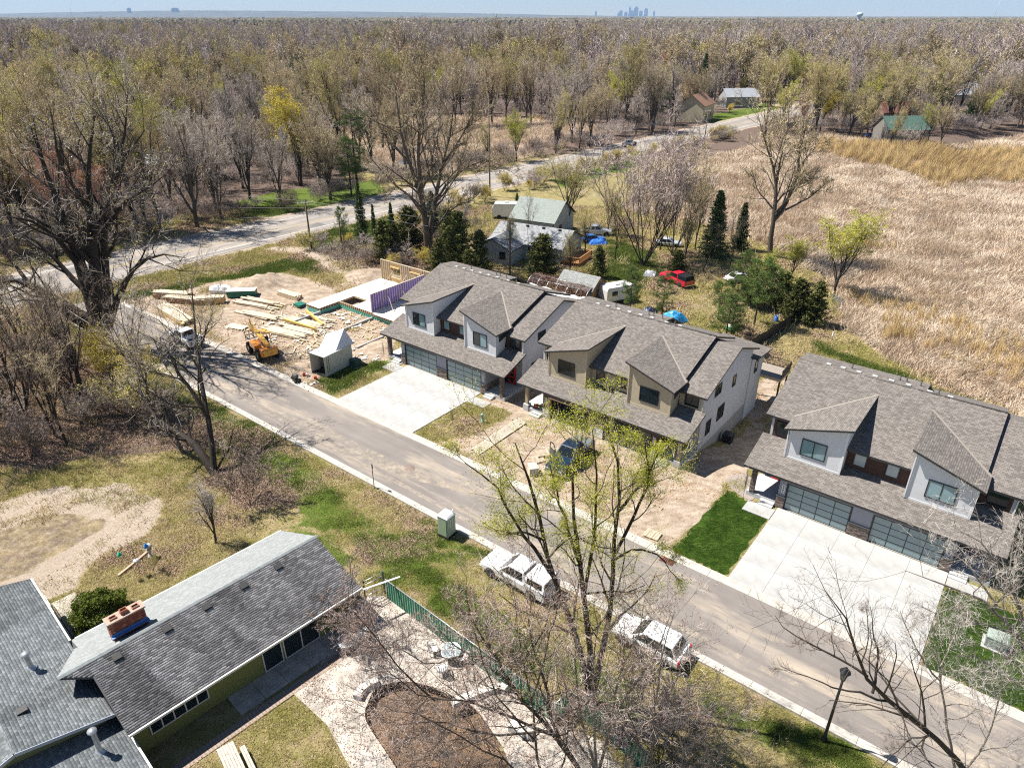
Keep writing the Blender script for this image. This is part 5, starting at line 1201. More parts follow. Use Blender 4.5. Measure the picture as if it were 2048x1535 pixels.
def camper(pos, rz, label):
    r = empty('camper_trailer', pos, rz, label=label, cat='camper'); M_rv = PAINT['rv']
    b = MB(); b.loft([[(x, -1.1, z0), (x, -1.1, z1), (x, 1.1, z1), (x, 1.1, z0)] for x, z0, z1 in ((2.3, 0.8, 2.0), (2.1, 0.6, 2.6), (-2.2, 0.6, 2.65), (-2.35, 0.8, 2.2))]); b.build('body', M_rv, r, bevel=0.06)
    for x0, x1 in ((0.8, 1.7), (-1.5, -0.6)): b = MB(); b.box((x0, -1.12, 1.4), (x1, -1.103, 2.05)); b.build('window', M_cglass, r)
    b = MB(); b.box((-0.3, -1.12, 0.7), (0.35, -1.103, 2.4)); b.build('door', M_white, r)
    b = MB(); b.box((-0.5, -0.35, 2.65), (0.3, 0.35, 2.8)); b.build('roof_hatch', M_white, r)
    for s in (-1, 1): b = MB(); b.lathe([(0, -0.12), (0.34, -0.12), (0.34, 0.12), (0, 0.12)], 12, axis='y', c=(0, s * 1.0, 0.34)); b.build('wheel', M_tyre, r)
    b = MB(); b.beam((2.2, 0, 0.55), (3.4, 0, 0.5), 0.12); b.build('hitch', M_frame, r)
camper(G(1232, 603), TH + R(65), 'small white camper trailer behind the roof of the tan house')

# ------------------------------------------------------------------ telehandler
def telehandler():
    r = empty('telehandler', UV(-70.4, 41.6, 0.0), TH + math.pi - R(14), label='orange telehandler with raised yellow boom on the building site', cat='telehandler')
    OR = paint('orange', (0.6, 0.22, 0.025)); YE = paint('amber', (0.66, 0.36, 0.03))
    b = MB(); b.box((-2.5, -0.65, 0.75), (2.3, 0.65, 1.2)); b.box((-2.6, -0.95, 0.8), (-1.9, 0.95, 1.75)); b.build('chassis', OR, r, bevel=0.05)
    b = MB(); b.box((-0.9, 0.35, 1.15), (0.9, 1.15, 1.75)); b.build('engine_cover', OR, r, bevel=0.05)
    cab = empty('cab', (0, 0, 0)); cab.parent = r
    b = MB()
    for x in (0.15, 1.35):
        for y in (-1.15, -0.4): b.box((x - 0.04, y - 0.04, 1.15), (x + 0.04, y + 0.04, 2.55))
    b.build('cab_frame', OR, cab); b = MB(); b.box((0.05, -1.22, 2.5), (1.45, -0.33, 2.62)); b.build('cab_roof', YE, cab, bevel=0.03)
    b = MB(); b.box((0.4, -1.0, 1.2), (0.85, -0.55, 1.55)); b.box((0.3, -1.0, 1.55), (0.42, -0.55, 2.05)); b.build('seat', M_frame, cab)
    b = MB(); b.beam((-2.3, 0.0, 2.05), (3.0, 0.0, 2.75), 0.42, 0.42); b.build('boom', YE, r, bevel=0.03)
    b = MB(); b.beam((2.9, 0, 2.8), (3.35, 0, 2.0), 0.3, 0.3); b.beam((2.95, 0, 2.7), (3.1, 0, 3.6), 0.14, 0.2); b.build('boom_head', YE, r)
    b = MB(); b.beam((-0.8, 0.0, 1.2), (0.9, 0.0, 2.3), 0.14, 0.14); b.build('lift_cylinder', M_chrome, r)
    f = empty('fork_carriage', (0, 0, 0)); f.parent = r
    b = MB()
    for z in (0.95, 1.5, 2.0): b.beam((3.45, -0.75, z), (3.45, 0.75, z), 0.07)
    for y in (-0.75, -0.25, 0.25, 0.75): b.beam((3.45, y, 0.9), (3.45, y, 2.0), 0.06)
    b.build('carriage_frame', M_frame, f)
    for y in (-0.4, 0.4): b = MB(); b.box((3.45, y - 0.06, 0.85), (4.6, y + 0.06, 0.92)); b.build('fork', M_frame, f)
    b = MB(); b.box((-2.75, -0.75, 0.85), (-2.6, 0.75, 1.5)); cw = b.build('counterweight', YE, r, bevel=0.04)
    t = bpy.data.curves.new('lettering', 'FONT'); t.body = 'Lull'; t.size = 0.42; t.extrude = 0.004; t.align_x = 'CENTER'; t.materials.append(mat('red_ink', (0.30, 0.03, 0.02), 0.6))
    to = lettering(t); to.parent = cw; to.location = (-2.757, 0, 1.05); to.rotation_euler = (R(90), 0, R(-90))
    for x, rr in ((1.55, 0.68), (-1.45, 0.68)):
        for s in (-1, 1):
            w = empty('wheel', (x, s * 1.02, rr)); w.parent = r
            b = MB(); b.lathe([(rr * 0.55, -0.2), (rr * 0.95, -0.22), (rr, -0.12), (rr, 0.12), (rr * 0.95, 0.22), (rr * 0.55, 0.2)], 20, axis='y')
            for k in range(16): a = k * math.pi / 8; b.M = Matrix.Rotation(a, 4, 'Y'); b.box((rr * 0.97, -0.2, -0.04), (rr * 1.05, 0.2, 0.04))
            b.M = None; b.build('tyre', M_tyre, w)
            b = MB(); b.lathe([(0, -0.12), (rr * 0.3, -0.14), (rr * 0.55, -0.16), (rr * 0.55, 0.16), (rr * 0.3, 0.14), (0, 0.12)], 14, axis='y'); b.build('rim', M_rim, w)
telehandler()

# ------------------------------------------------------------------ building site
site = empty('house_frame', UV(-72, 57), TH, label='unfinished house frame: pale floor deck with purple sheathed stud wall', cat='house frame')
def su(u, v, z=0): return (u + 72, v - 57, z)
M_purple = mat('purple_board', (0.19, 0.125, 0.58), 0.7, var=0.12, scale=1.5); M_foam = mat('green_foam', (0.12, 0.42, 0.33), 0.8, var=0.15); M_fconc = mat('new_concrete', (0.36, 0.35, 0.34), 0.9, var=0.15)
M_sub = mat('subfloor', (0.66, 0.60, 0.50), 0.85, c2=(0.74, 0.70, 0.64), scale=1.2); M_ply = mat('tan_sheathing', (0.56, 0.36, 0.12), 0.8, c2=(0.62, 0.46, 0.24), scale=2)
ZD = 0.9
for i, (u0, u1, v0, v1) in enumerate(((-78, -75.35, 53.9, 57.3), (-78, -75.35, 57.32, 67.6), (-75.33, -72.4, 60.0, 67.6), (-72.38, -68.0, 57.3, 67.6), (-67.98, -58.0, 57.0, 67.6))):
    b = MB(); n = max(1, round((u1 - u0) / 1.22))
    b.box(su(u0, v0, ZD - 0.03), su(u1, v1, ZD)); b.build('subfloor_panel', M_sub if i != 3 else mat('bluish_subfloor', (0.50, 0.55, 0.66), 0.6, c2=(0.68, 0.66, 0.6), scale=0.9), site)  # one panel is toned bluer than the rest
b = MB(); b.box(su(-78, 53.92, 0.0), su(-75.36, 54.2, 0.5)); b.box(su(-75.6, 54.2, 0.0), su(-75.36, 57.3, 0.5)); b.box(su(-75.6, 57.3, 0.0), su(-58, 57.55, 0.5)); b.build('foundation_wall', M_foam, site)
b = MB()
for u0, u1, v0, v1, z in ((-75.3, -75.05, 49.4, 53.9, 0.55), (-68.6, -68.35, 49.4, 57.2, 0.3), (-63.0, -62.75, 49.6, 57.0, 0.22)):
    b = MB(); b.box(su(u0, v0, -0.1), su(u1, v1, z)); b.build('footing_wall', M_fconc, site)
def joists(a, c, n, axis):
    jm = MB(); jm.box((-0.02, -0.02, 0.5), (0.02, 0.03, ZD - 0.03)); me = jm.mesh('joist_end', M_lumber, True)
    for i in range(n):
        t = i / (n - 1); p = su(a[0] + (c[0] - a[0]) * t, a[1] + (c[1] - a[1]) * t); o = obj('joist_end', me, site); o.location = p; o.scale = (2.2, 2.2, 1)
    d = MB(); q0, q1 = su(*a, 0.7), su(*c, 0.7); off = Vector((0, 0.12, 0)) if axis == 'u' else Vector((-0.12, 0, 0))
    d.beam(Vector(q0) + off, Vector(q1) + off, 0.03, 0.38); d.build('rim_board', M_osb, site)
joists((-78, 53.95), (-75.4, 53.95), 7, 'u'); joists((-75.37, 54.0), (-75.37, 57.2), 8, 'v'); joists((-75.3, 57.33), (-58.3, 57.03), 42, 'u')
b = MB()
for p0, p1 in (((-75.3, 57.4), (-72.5, 57.4)), ((-75.3, 60), (-72.5, 60)), ((-72.45, 57.4), (-72.45, 60)), ((-75.28, 57.5), (-75.28, 60))): b = MB(); b.beam(su(*p0, 0.8), su(*p1, 0.8), 0.06, 0.25); b.build('stair_header', M_lumber, site)
b = MB(); b.box(su(-75.2, 57.5, -1.2), su(-72.5, 59.9, -1.15)); 
def stud_wall(nm, a, c, h, mback, inward, openings=(), stud_m=None):
    """studs on plates with sheathing behind; a, c in street coordinates"""
    w = empty(nm, su(*a, ZD), 0); w.parent = site
    d = Vector((c[0] - a[0], c[1] - a[1], 0)); L = d.length; d.normalize(); nn = Vector((-d.y, d.x, 0)) * inward
    def at(t, z, o=0): return d * t + nn * o + Vector((0, 0, z))
    for z in (0.03, h - 0.03): b = MB(); b.beam(at(0, z), at(L, z), 0.14, 0.06); b.build('plate', M_lumbw, w)
    n = int(L / 0.42); sm = MB(); sm.box((-0.03, -0.07, 0.06), (0.03, 0.07, h - 0.06)); me = sm.mesh('stud', stud_m or M_lumbw, True); a0 = math.atan2(d.y, d.x)
    for i in range(n + 1):
        t = L * i / n
        if any(o0 + 0.05 < t < o1 - 0.05 for o0, o1, z0, z1 in openings): continue
        o = obj('stud', me, w); o.location = at(t, 0); o.rotation_euler = (0, 0, a0)
    cuts = sorted(set([0, L] + [x for o in openings for x in o[:2]]))
    for t0, t1 in zip(cuts, cuts[1:]):
        op = [o for o in openings if o[0] <= t0 + 1e-6 and o[1] >= t1 - 1e-6]
        for z0, z1 in ([(0.0, op[0][2]), (op[0][3], h)] if op else [(0.0, h)]):
            if z1 - z0 < 0.05: continue
            b = MB(); b.wall([at(t0, z0, 0.08), at(t1, z0, 0.08), at(t1, z1, 0.08), at(t0, z1, 0.08)], nn * 0.015); b.build('sheathing', mback, w)
        if op:
            for z in op[0][2:]: b = MB(); b.beam(at(t0, z), at(t1, z), 0.14, 0.2 if z > 1.5 else 0.05); b.build('header', M_ply, w)
    return w
stud_wall('purple_wall', (-68.6, 57.35), (-68.6, 67.5), 2.55, M_purple, 1)
stud_wall('back_wall', (-77.6, 67.52), (-66.5, 67.52), 3.1, M_ply, 1, ((2.0, 3.9, 0.7, 2.3), (6.0, 8.2, 0.9, 2.3)))
for p0, z0, p1, z1 in (((-66.4, 59.2), 0.95, (-68.5, 60.2), 2.9), ((-66.4, 62.6), 0.95, (-68.5, 62.6), 2.9), ((-75.2, 65.6), 0.95, (-75.0, 67.4), 2.6), ((-72.2, 65.4), 0.95, (-72.0, 67.4), 2.7), ((-77.6, 69.8), 0.1, (-77.6, 67.5), 3.3)):
    b = MB(); b.beam(su(*p0, z0), su(*p1, z1), 0.05, 0.12); b.build('brace', M_lumbw, site)
# lumber stacks: each board of a stack a part
def stack(name, pos, rz, L, W, Hh, n, rows, m, label, spread=0.0, cat='lumber', top=None, seed=1):
    r = random.Random(seed); root = empty(name, (pos.x, pos.y, pos.z), rz, label=label, cat=cat); bw = W / n; bh = Hh / rows
    b = MB(); b.box((-L / 2, 0.004, 0.0), (L / 2, bw - 0.008, bh - 0.008)); me = b.mesh('board', m, True)
    tm = b.mesh('board', top, True) if top else me
    for j in range(rows):
        for i in range(n):
            o = obj('board', tm if j == rows - 1 else me, root); o.scale = (r.uniform(0.8, 1.03) if spread else 1, 1, 1); o.location = (r.uniform(-1, 1) * spread * 2.2, -W / 2 + i * bw, 0.08 + j * bh); o.rotation_euler = (0, 0, r.uniform(-1, 1) * spread * 0.09)
    for x in (-L * 0.35, L * 0.35): b = MB(); b.box((x - 0.05, -W / 2, 0), (x + 0.05, W / 2, 0.078)); b.build('bearer', M_lumber, root)
    return root
stack('lumber_stack', G(348, 597), R(-10), 6.0, 1.2, 1.0, 6, 5, M_osb, 'tall stack of rough timber by the grass, farthest from the street corner of the site', 0.12, top=M_lumbw, seed=2)
stack('lumber_stack', G(372, 605), R(-14), 6.2, 1.3, 0.8, 6, 4, M_osb, 'stack of rough timber in front of the taller one', 0.15, top=M_lumbw, seed=3)
stack('lumber_stack', G(350, 632), R(-38) + R(-6), 8.5, 1.7, 0.55, 5, 3, M_ply, 'long low stack of pale sheets near the kerb behind the white pickup', 0.1, top=M_lumbw, seed=4)
stack('lumber_stack', G(424, 606), R(8), 3.6, 1.2, 0.95, 1, 6, M_ply, 'squared pack of plywood sheets in the middle of the site', 0.0, top=M_lumbw, seed=5)
stack('lumber_stack', G(580, 594), R(-35), 4.6, 1.2, 0.6, 6, 4, M_lumber, 'neat bundle of timber by the dirt heap', 0.05, top=M_lumbw, seed=6)
for k, (px, py, a, L_, n, lab) in enumerate(((508, 612, -24, 6.5, 3, 'loose long boards beside the green wrapped pack'), (530, 606, -24, 7.0, 3, 'loose boards behind the first loose row'), (515, 632, -26, 6.0, 4, 'pair of loose boards in mid site'), (570, 668, -28, 6.5, 5, 'fan of pale boards between telehandler and footings'), (610, 648, -28, 7.0, 5, 'boards stacked along the footing beside the white tarp'), (596, 662, -28, 6.0, 4, 'lower boards behind the storage container'), (640, 640, -30, 5.0, 2, 'boards lying inside the open footing'))):
    stack('board_pile', G(px, py), R(a), L_, n * 0.3, 0.3, n, 2, M_lumber if k % 2 else M_lumbw, lab, 0.5, cat='boards', top=M_lumbw, seed=20 + k)
for k, (px, py, a, sx, sy, lab) in enumerate(((473, 654, -20, 2.8, 1.3, 'plywood sheet lying flat near the telehandler forks'), (524, 634, -20, 2.0, 0.7, 'small white sheet on the dirt behind the telehandler'), (541, 552, 0, 3.0, 1.1, 'white sign board lying on the grass behind the dirt heap'))):
    b = MB(); b.box((-sx / 2, -sy / 2, 0.03), (sx / 2, sy / 2, 0.06)); o = b.build('plywood_sheet', M_lumbw if k < 2 else M_white, label=lab, cat='board'); p = G(px, py); o.location = (p.x, p.y, 0.05); o.rotation_euler = (0, 0, R(a))
# two yellow laminated beams
for px, py, a, lab in ((630, 642, -52, 'long yellow beam lying across the footing wall'), (600, 655, -28, 'yellow beam on the ground by the pale boards')):
    b = MB(); b.box((-2.6, -0.14, 0), (2.6, 0.14, 0.3)); o = b.build('yellow_beam', mat('lvl', (0.62, 0.40, 0.10), 0.7, var=0.1) if 'lvl' not in MATS else MATS['lvl'], label=lab, cat='beam'); p = G(px, py); o.location = (p.x, p.y, 0.35); o.rotation_euler = (0, R(3), R(a))
# green wrapped pack, white wrapped pack
b = MB(); b.box((-2.0, -0.7, 0.1), (2.0, 0.7, 1.0)); o = b.build('wrapped_pack', mat('green_wrap', (0.005, 0.13, 0.09), 0.5), label='long building pack in green wrap with pale top', cat='pack'); p = G(485, 592); o.location = (p.x, p.y, 0); o.rotation_euler = (0, 0, R(6))
b2 = MB(); b2.box((-2.05, -0.75, 1.0), (2.05, 0.75, 1.03)); b2.build('top_sheet', M_sub, o)
b = MB(); b.box((-0.7, -0.6, 0.1), (0.7, 0.6, 0.4)); o = b.build('wrapped_pack', MATS['green_wrap'], label='low green pack beside the floor deck corner', cat='pack'); p = G(600, 612); o.location = (p.x, p.y, 0); o.rotation_euler = (0, 0, R(-38))
b = MB(); r_ = random.Random(5)
b.loft([[(x, -0.75 * s, 0.0), (x, -0.8 * s, 0.5), (x, -0.5 * s, h_), (x, 0.0, h_ + 0.08), (x, 0.5 * s, h_), (x, 0.8 * s, 0.5), (x, 0.75 * s, 0)] for x, s, h_ in ((-1.4, 0.9, 0.8), (-0.6, 1.05, 1.0), (0.2, 1, 0.95), (0.9, 1.05, 1.0), (1.5, 0.85, 0.7))]); o = b.build('wrapped_pack', mat('white_film', (0.62, 0.63, 0.66), 0.35, var=0.1, scale=3), label='pack under white plastic film near the green verge', cat='pack'); p = G(442, 584); o.location = (p.x, p.y, 0); o.rotation_euler = (0, 0, R(-5))
# storage container with tarp
M_box = lap_mat('container_steel', (0.5, 0.49, 0.42), 0.2, 0, depth=0.5)
cn = empty('storage_container', UV(-60.7, 42.2), TH + R(4), label='cream steel storage container with open end and white tarp on the building site', cat='container')
b = MB(); L_, W_, H_ = 4.2, 2.4, 2.5
for sx in (-1, 1): b = MB(); b.box((sx * W_ / 2, 0, 0.12), (sx * (W_ / 2 - 0.06), L_, H_)); b.build('side_wall', M_box, cn)
b = MB(); b.box((-W_ / 2, 0.0, H_), (W_ / 2, L_, H_ + 0.06)); b.build('roof', mat('container_roof', (0.6, 0.59, 0.55), 0.7, var=0.08), cn)
b = MB(); b.box((-W_ / 2 + 0.06, L_ - 0.05, 0.12), (W_ / 2 - 0.06, L_, H_)); b.build('end_wall', M_box, cn)
b = MB(); b.box((-W_ / 2, 0, 0.0), (W_ / 2, L_, 0.12)); b.build('floor', M_frame, cn)
for s, a in ((1, -75), (-1, 80)):
    b = MB(); b.box((0, -0.05, 0.15), (-s * 1.15, 0.0, H_ - 0.02)); o = b.build('door_leaf', M_box, cn); o.location = (s * W_ / 2, 0, 0); o.rotation_euler = (0, 0, R(a * (1 if s > 0 else 1)))
    if s > 0:
        mk = MB(); r_ = random.Random(9)
        for k in range(11):
            for q in (0.3, 0.55): mk.box((W_ / 2 + 0.002, q, 0.55 + k * 0.16), (W_ / 2 + 0.008, q + r_.uniform(0.08, 0.16), 0.64 + k * 0.16))
        mk.build('stencil_marks', M_frame, cn)
tp = MB(); tp.add([(-1.2, 1.6, 2.57), (1.1, 1.9, 2.57), (1.2, 4.6, 2.6), (-1.25, 4.6, 2.6), (-0.9, 2.6, 4.0), (0.3, 4.2, 4.3), (-1.4, 3.4, 1.2), (-1.5, 5.0, 0.8), (-0.6, 5.2, 2.4)], [(0, 1, 4), (1, 2, 5, 4), (2, 3, 5), (3, 0, 4), (3, 5, 4), (0, 6, 4), (3, 7, 6, 0), (2, 8, 3)])
tp.build('tarp', mat('white_tarp', (0.66, 0.66, 0.68), 0.55, var=0.08), cn, fixn=False)
# small things around it
def jerrycan(px, py, c, label, h=0.42):
    b = MB(); b.box((-0.16, -0.12, 0), (0.16, 0.12, h * 0.75)); b.lathe([(0.1, h * 0.72), (0.06, h * 0.85), (0.05, h), (0, h)], 10); n = 'can_%02d%02d' % (int(c[0] * 99), int(c[1] * 99))
    o = b.build('fuel_can', MATS.get(n) or mat(n, c, 0.45), label=label, cat='fuel can', bevel=0.02); p = G(px, py); o.location = (p.x, p.y, 0.02)
jerrycan(609, 751, (0.5, 0.02, 0.02), 'red fuel can beside the left door of the container'); jerrycan(615, 752, (0.6, 0.55, 0.5), 'pale can next to the red one at the container door'); jerrycan(631, 758, (0.5, 0.03, 0.02), 'red fuel can under the right door of the container')
gen = empty('air_compressor', G(592, 763), TH, label='dark wheeled compressor standing behind the kerb near the container', cat='compressor')
b = MB(); b.tube([(-0.6, 0, 0.35), (0.6, 0, 0.35)], 0.22, 12); b.build('tank', M_frame, gen); b = MB(); b.box((-0.3, -0.2, 0.57), (0.35, 0.2, 0.95)); b.build('motor', mat('motor_grey', (0.12, 0.12, 0.13), 0.5, 0.4), gen, bevel=0.03)
b = MB(); b.tube([(-0.6, -0.25, 0.4), (-1.0, -0.25, 0.9), (-1.0, 0.25, 0.9), (-0.6, 0.25, 0.4)], 0.025, 6); b.build('handle', M_frame, gen)
for s in (-1, 1): b = MB(); b.lathe([(0, -0.05), (0.2, -0.05), (0.2, 0.05), (0, 0.05)], 12, axis='y', c=(0.35, s * 0.3, 0.2)); b.build('wheel', M_tyre, gen)
r_ = random.Random(4); b = MB()
for k in range(9): a = r_.uniform(0, 6); b.M = Matrix.Translation((r_.uniform(-0.9, 0.9), r_.uniform(-0.4, 0.4), 0.03)) @ Matrix.Rotation(a, 4, 'Z'); b.box((-0.2, -0.15, 0), (0.22, 0.17, 0.08))
b.M = None; o = b.build('stone_scraps', M_wc, label='scatter of pale broken slabs on the grass before the container', kind='stuff'); p = G(622, 768); o.location = (p.x, p.y, 0)
# electrical boxes
def utility_box(px, py, w, d, h, c, label, rz=TH):
    n = 'box_%d%d' % (px, py); b = MB(); b.box((-w / 2, -d / 2, 0), (w / 2, d / 2, h * 0.82)); b.loft([[(-w / 2 * s, -d / 2 * s, z), (w / 2 * s, -d / 2 * s, z), (w / 2 * s, d / 2 * s, z), (-w / 2 * s, d / 2 * s, z)] for z, s in ((h * 0.82, 1.04), (h * 0.9, 1.04), (h, 0.9))])
    o = b.build('transformer_box', mat(n, c, 0.5, var=0.1), label=label, cat='utility box', bevel=0.02); p = G(px, py); o.location = (p.x, p.y, 0); o.rotation_euler = (0, 0, rz)
    q = MB(); q.box((-w / 2 - 0.15, -d / 2 - 0.15, -0.05), (w / 2 + 0.15, d / 2 + 0.15, 0.06)); q.build('pad', M_fconc, o)
    q = MB(); q.box((-w * 0.35, -d / 2 - 0.02, h * 0.15), (w * 0.35, -d / 2 - 0.002, h * 0.7)); q.build('door', MATS[n], o)
utility_box(712, 732, 1.0, 0.9, 0.95, (0.02, 0.07, 0.045), 'dark green transformer box on the lawn beside the white house')
utility_box(1990, 1290, 1.2, 1.0, 0.95, (0.28, 0.34, 0.29), 'pale green transformer box on the sod beyond the near driveway')
p = G(965, 844); pd = empty('utility_pedestal', (p.x, p.y, 0), TH, label='light green cable pedestal on the dry lawn between the houses', cat='utility box')
b = MB(); b.lathe([(0.16, 0), (0.16, 0.15), (0.13, 0.16), (0.13, 0.85), (0.15, 0.86), (0.14, 0.95), (0, 0.97)], 12); b.build('casing', mat('ped_green', (0.2, 0.4, 0.3), 0.5), pd)
# portable toilet
pt = empty('portable_toilet', UV(-30.6, 30.9), TH + R(3), label='portable toilet with white roof and green walls at the near kerb', cat='portable toilet')
pt.scale = (0.9, 0.9, 0.9); M_ptg = mat('toilet_green', (0.38, 0.45, 0.34), 0.5, var=0.1, scale=6); M_ptw = mat('toilet_white', (0.66, 0.67, 0.66), 0.5)
b = MB(); b.box((-0.55, -0.55, 0.18), (0.55, 0.55, 2.1)); 
b.build('cabin', M_ptg, pt, bevel=0.03)
for s in (-1, 1):
    for k in range(4): b = MB(); b.box((s * 0.55, -0.48 + k * 0.26, 0.3), (s * 0.575, -0.3 + k * 0.26, 1.95)); b.build('wall_rib', M_ptg, pt)
b = MB(); b.box((-0.42, -0.58, 0.25), (0.42, -0.553, 2.02)); b.build('door', mat('toilet_door', (0.33, 0.42, 0.28), 0.5), pt)
b = MB(); b.loft([[(-0.6 * s, -0.6 * s, z), (0.6 * s, -0.6 * s, z), (0.6 * s, 0.6 * s, z), (-0.6 * s, 0.6 * s, z)] for z, s in ((2.08, 1), (2.18, 1), (2.32, 0.75), (2.36, 0.3))]); b.build('roof', M_ptw, pt, bevel=0.03)
b = MB(); b.box((-0.6, -0.62, 0.02), (0.6, 0.62, 0.17)); b.build('skid', M_frame, pt); b = MB(); b.tube([(0.4, 0.4, 2.2), (0.4, 0.4, 2.6)], 0.05, 8); b.build('vent_pipe', M_ptw, pt)
# pallets, block pile, planks in front of the tan house
def pallet(px, py, rz, label, z=0.0):
    p = G(px, py); r = empty('pallet', (p.x, p.y, z), rz, label=label, cat='pallet')
    s = MB(); s.box((-0.6, -0.045, 0.12), (0.6, 0.045, 0.142)); me = s.mesh('slat', M_lumbw, True)
    for k in range(7): o = obj('slat', me, r); o.location = (0, -0.45 + k * 0.15, 0)
    q = MB(); q.box((-0.05, -0.5, 0.0), (0.05, 0.5, 0.119)); me2 = q.mesh('stringer', M_lumber, True)
    for x in (-0.5, 0, 0.5): o = obj('stringer', me2, r); o.location = (x, 0, 0)
pallet(1305, 1070, TH + R(5), 'wooden pallet by the storm drain at the sod corner'); pallet(1075, 920, TH + R(60), 'wooden pallet beside the open door of the blue pickup'); pallet(1085, 910, TH + R(52), 'pallet lying behind the first one at the blue pickup', 0.15)
blk = empty('block_pile', G(1066, 945), TH + R(48), label='pale cube of stacked blocks in front of the pallets', cat='blocks')
bm_ = MB(); bm_.box((0.005, 0.005, 0.003), (0.395, 0.195, 0.187)); me = bm_.mesh('block', mat('pale_block', (0.52, 0.47, 0.38), 0.9, var=0.15), True)
for k in range(4):
    for i in range(2):
        for j in range(5): o = obj('block', me, blk); o.location = (-0.4 + i * 0.4, -0.5 + j * 0.2, k * 0.19)
wk = empty('plank_walk', UV(-36.9, 41.0), TH + math.pi / 2, label='row of long grey planks laid over the dirt to the tan porch', cat='planks')
pm = MB(); pm.box((0, 0.01, 0.03), (7.4, 0.2, 0.08)); me = pm.mesh('plank', mat('grey_plank', (0.42, 0.36, 0.29), 0.9, var=0.25, scale=3, stretch=(0.3, 3, 1)), True)
for k in range(6): o = obj('plank', me, wk); o.location = (rnd.uniform(-0.3, 0.3), -k * 0.215, rnd.uniform(0, 0.02))
# storm drain grate
dg = empty('storm_drain', UV(-15.6, 38.75, 0.03), TH, label='rusty red storm drain grate set in the far kerb', cat='drain')
b = MB(); b.box((-0.55, -0.3, 0.0), (0.55, 0.3, 0.012)); b.build('pit', M_pipe, dg)
for k in range(8): b = MB(); b.box((-0.52 + k * 0.14, -0.3, 0.014), (-0.46 + k * 0.14, 0.3, 0.03)); b.build('bar', mat('rust_red', (0.22, 0.05, 0.03), 0.8) if 'rust_red' not in MATS else MATS['rust_red'], dg)
# landscape stone bed edge at the nearest house, bins, bags on the tan porch
b = MB(); b.box((-0.25, -0.18, 0), (0.25, 0.18, 0.28)); o = b.build('tool_bag', M_red, label='red tool bag on the porch of the tan house', cat='bag', bevel=0.03); p = UV(-36.6, 50.9); o.location = (p.x, p.y, 0.43)
b = MB(); b.lathe([(0.26, 0), (0.3, 0.75), (0.32, 0.78), (0, 0.78)], 14); o = b.build('barrel', mat('barrel_grey', (0.12, 0.15, 0.2), 0.5), label='grey blue barrel inside the open garage of the tan house', cat='barrel'); p = UV(-30.6, 51.0); o.location = (p.x, p.y, 0.04)
# stop sign
ss = empty('stop_sign', G(216, 615), R(30), label='red stop sign at the street corner behind the big tree', cat='sign')
b = MB(); b.box((-0.03, -0.03, 0), (0.03, 0.03, 3.1)); b.build('post', MATS['sign_steel'], ss)
b = MB(); oc = [(0.55 * math.cos(R(22.5 + 45 * k)), 0.55 * math.sin(R(22.5 + 45 * k))) for k in range(8)]; b.wall([(x, -0.04, 2.7 + z) for x, z in oc], (0, -0.01, 0)); b.build('plate', mat('sign_red', (0.42, 0.01, 0.02), 0.5), ss)
t = bpy.data.curves.new('lettering', 'FONT'); t.body = 'STOP'; t.size = 0.36; t.extrude = 0.003; t.align_x = 'CENTER'; t.materials.append(M_white); to = lettering(t); to.parent = ss; to.location = (0, -0.056, 2.58); to.rotation_euler = (R(90), 0, 0)

# ------------------------------------------------------------------ poles and wires
M_pole = mat('pole_wood', (0.11, 0.085, 0.065), 0.9, var=0.2, scale=4); M_wire = mat('wire', (0.16, 0.16, 0.17), 0.5)
def pole(px, py, h, label, arms=1, drum=False, az=0.0):
    p = G(px, py); r = empty('utility_pole', (p.x, p.y, 0), az, label=label, cat='utility pole')
    b = MB(); b.tube([(0, 0, -0.3), (0, 0, h)], [0.17, 0.12], 8); b.build('shaft', M_pole, r)
    if arms:
        b = MB(); b.box((-1.3, -0.09, h - 0.75), (1.3, 0.05, h - 0.62)); b.build('crossarm', mat('arm_wood', (0.4, 0.37, 0.33), 0.9) if 'arm_wood' not in MATS else MATS['arm_wood'], r)
        for x in (-1.2, -0.5, 0.5, 1.2): b = MB(); b.lathe([(0.05, h - 0.62), (0.06, h - 0.5), (0.03, h - 0.42), (0, h - 0.42)], 8, c=(x, 0, 0)); b.build('insulator', M_white, r)
    if drum: b = MB(); b.lathe([(0, 0), (0.26, 0), (0.26, 0.85), (0.2, 0.95), (0, 0.95)], 12, c=(-0.35, -0.2, h - 2.6)); b.build('transformer', mat('drum_grey', (0.4, 0.43, 0.46), 0.5), r)
    return Vector((p.x, p.y, h)), r
az = math.atan2(HD.y, HD.x) + R(90)
A1, _ = pole(623, 497, 8.6, 'wooden utility pole with crossarm at the near side of the highway by the gravel track', 1, False, R(25))
A2, _ = pole(1020, 560, 9.3, 'utility pole with grey transformer drum behind the twin houses', 0, True, 0)
A3, _ = pole(980, 392, 20.6, 'tallest dark utility pole in the middle beside the highway', 0, False, az)
b = MB(); b.box((-1.5, -0.06, 8.2), (1.5, 0.06, 8.36)); o = b.build('crossarm', MATS['arm_wood'], _)
A4, _ = pole(1407, 298, 11.5, 'distant utility pole with crossarm at the marsh side of the highway', 1, False, R(40))
A5, _ = pole(1424, 235, 24.0, 'tall thin far pole beyond the highway bend', 0)
A6, _ = pole(685, 502, 6.0, 'short leaning dead trunk like pole beside the cedars', 0)
def wire(a, c, sag, label, n=14, rad=0.02):
    b = MB(); P = []
    for i in range(n + 1): t = i / n; q = a.lerp(c, t); P.append((q.x, q.y, q.z - sag * 4 * t * (1 - t)))
    b.tube(P, rad, 4, caps=False); b.build('power_line', M_wire, label=label, cat='power line', group='power lines strung between the poles')
off = Vector((0.5, 0.3, 0))
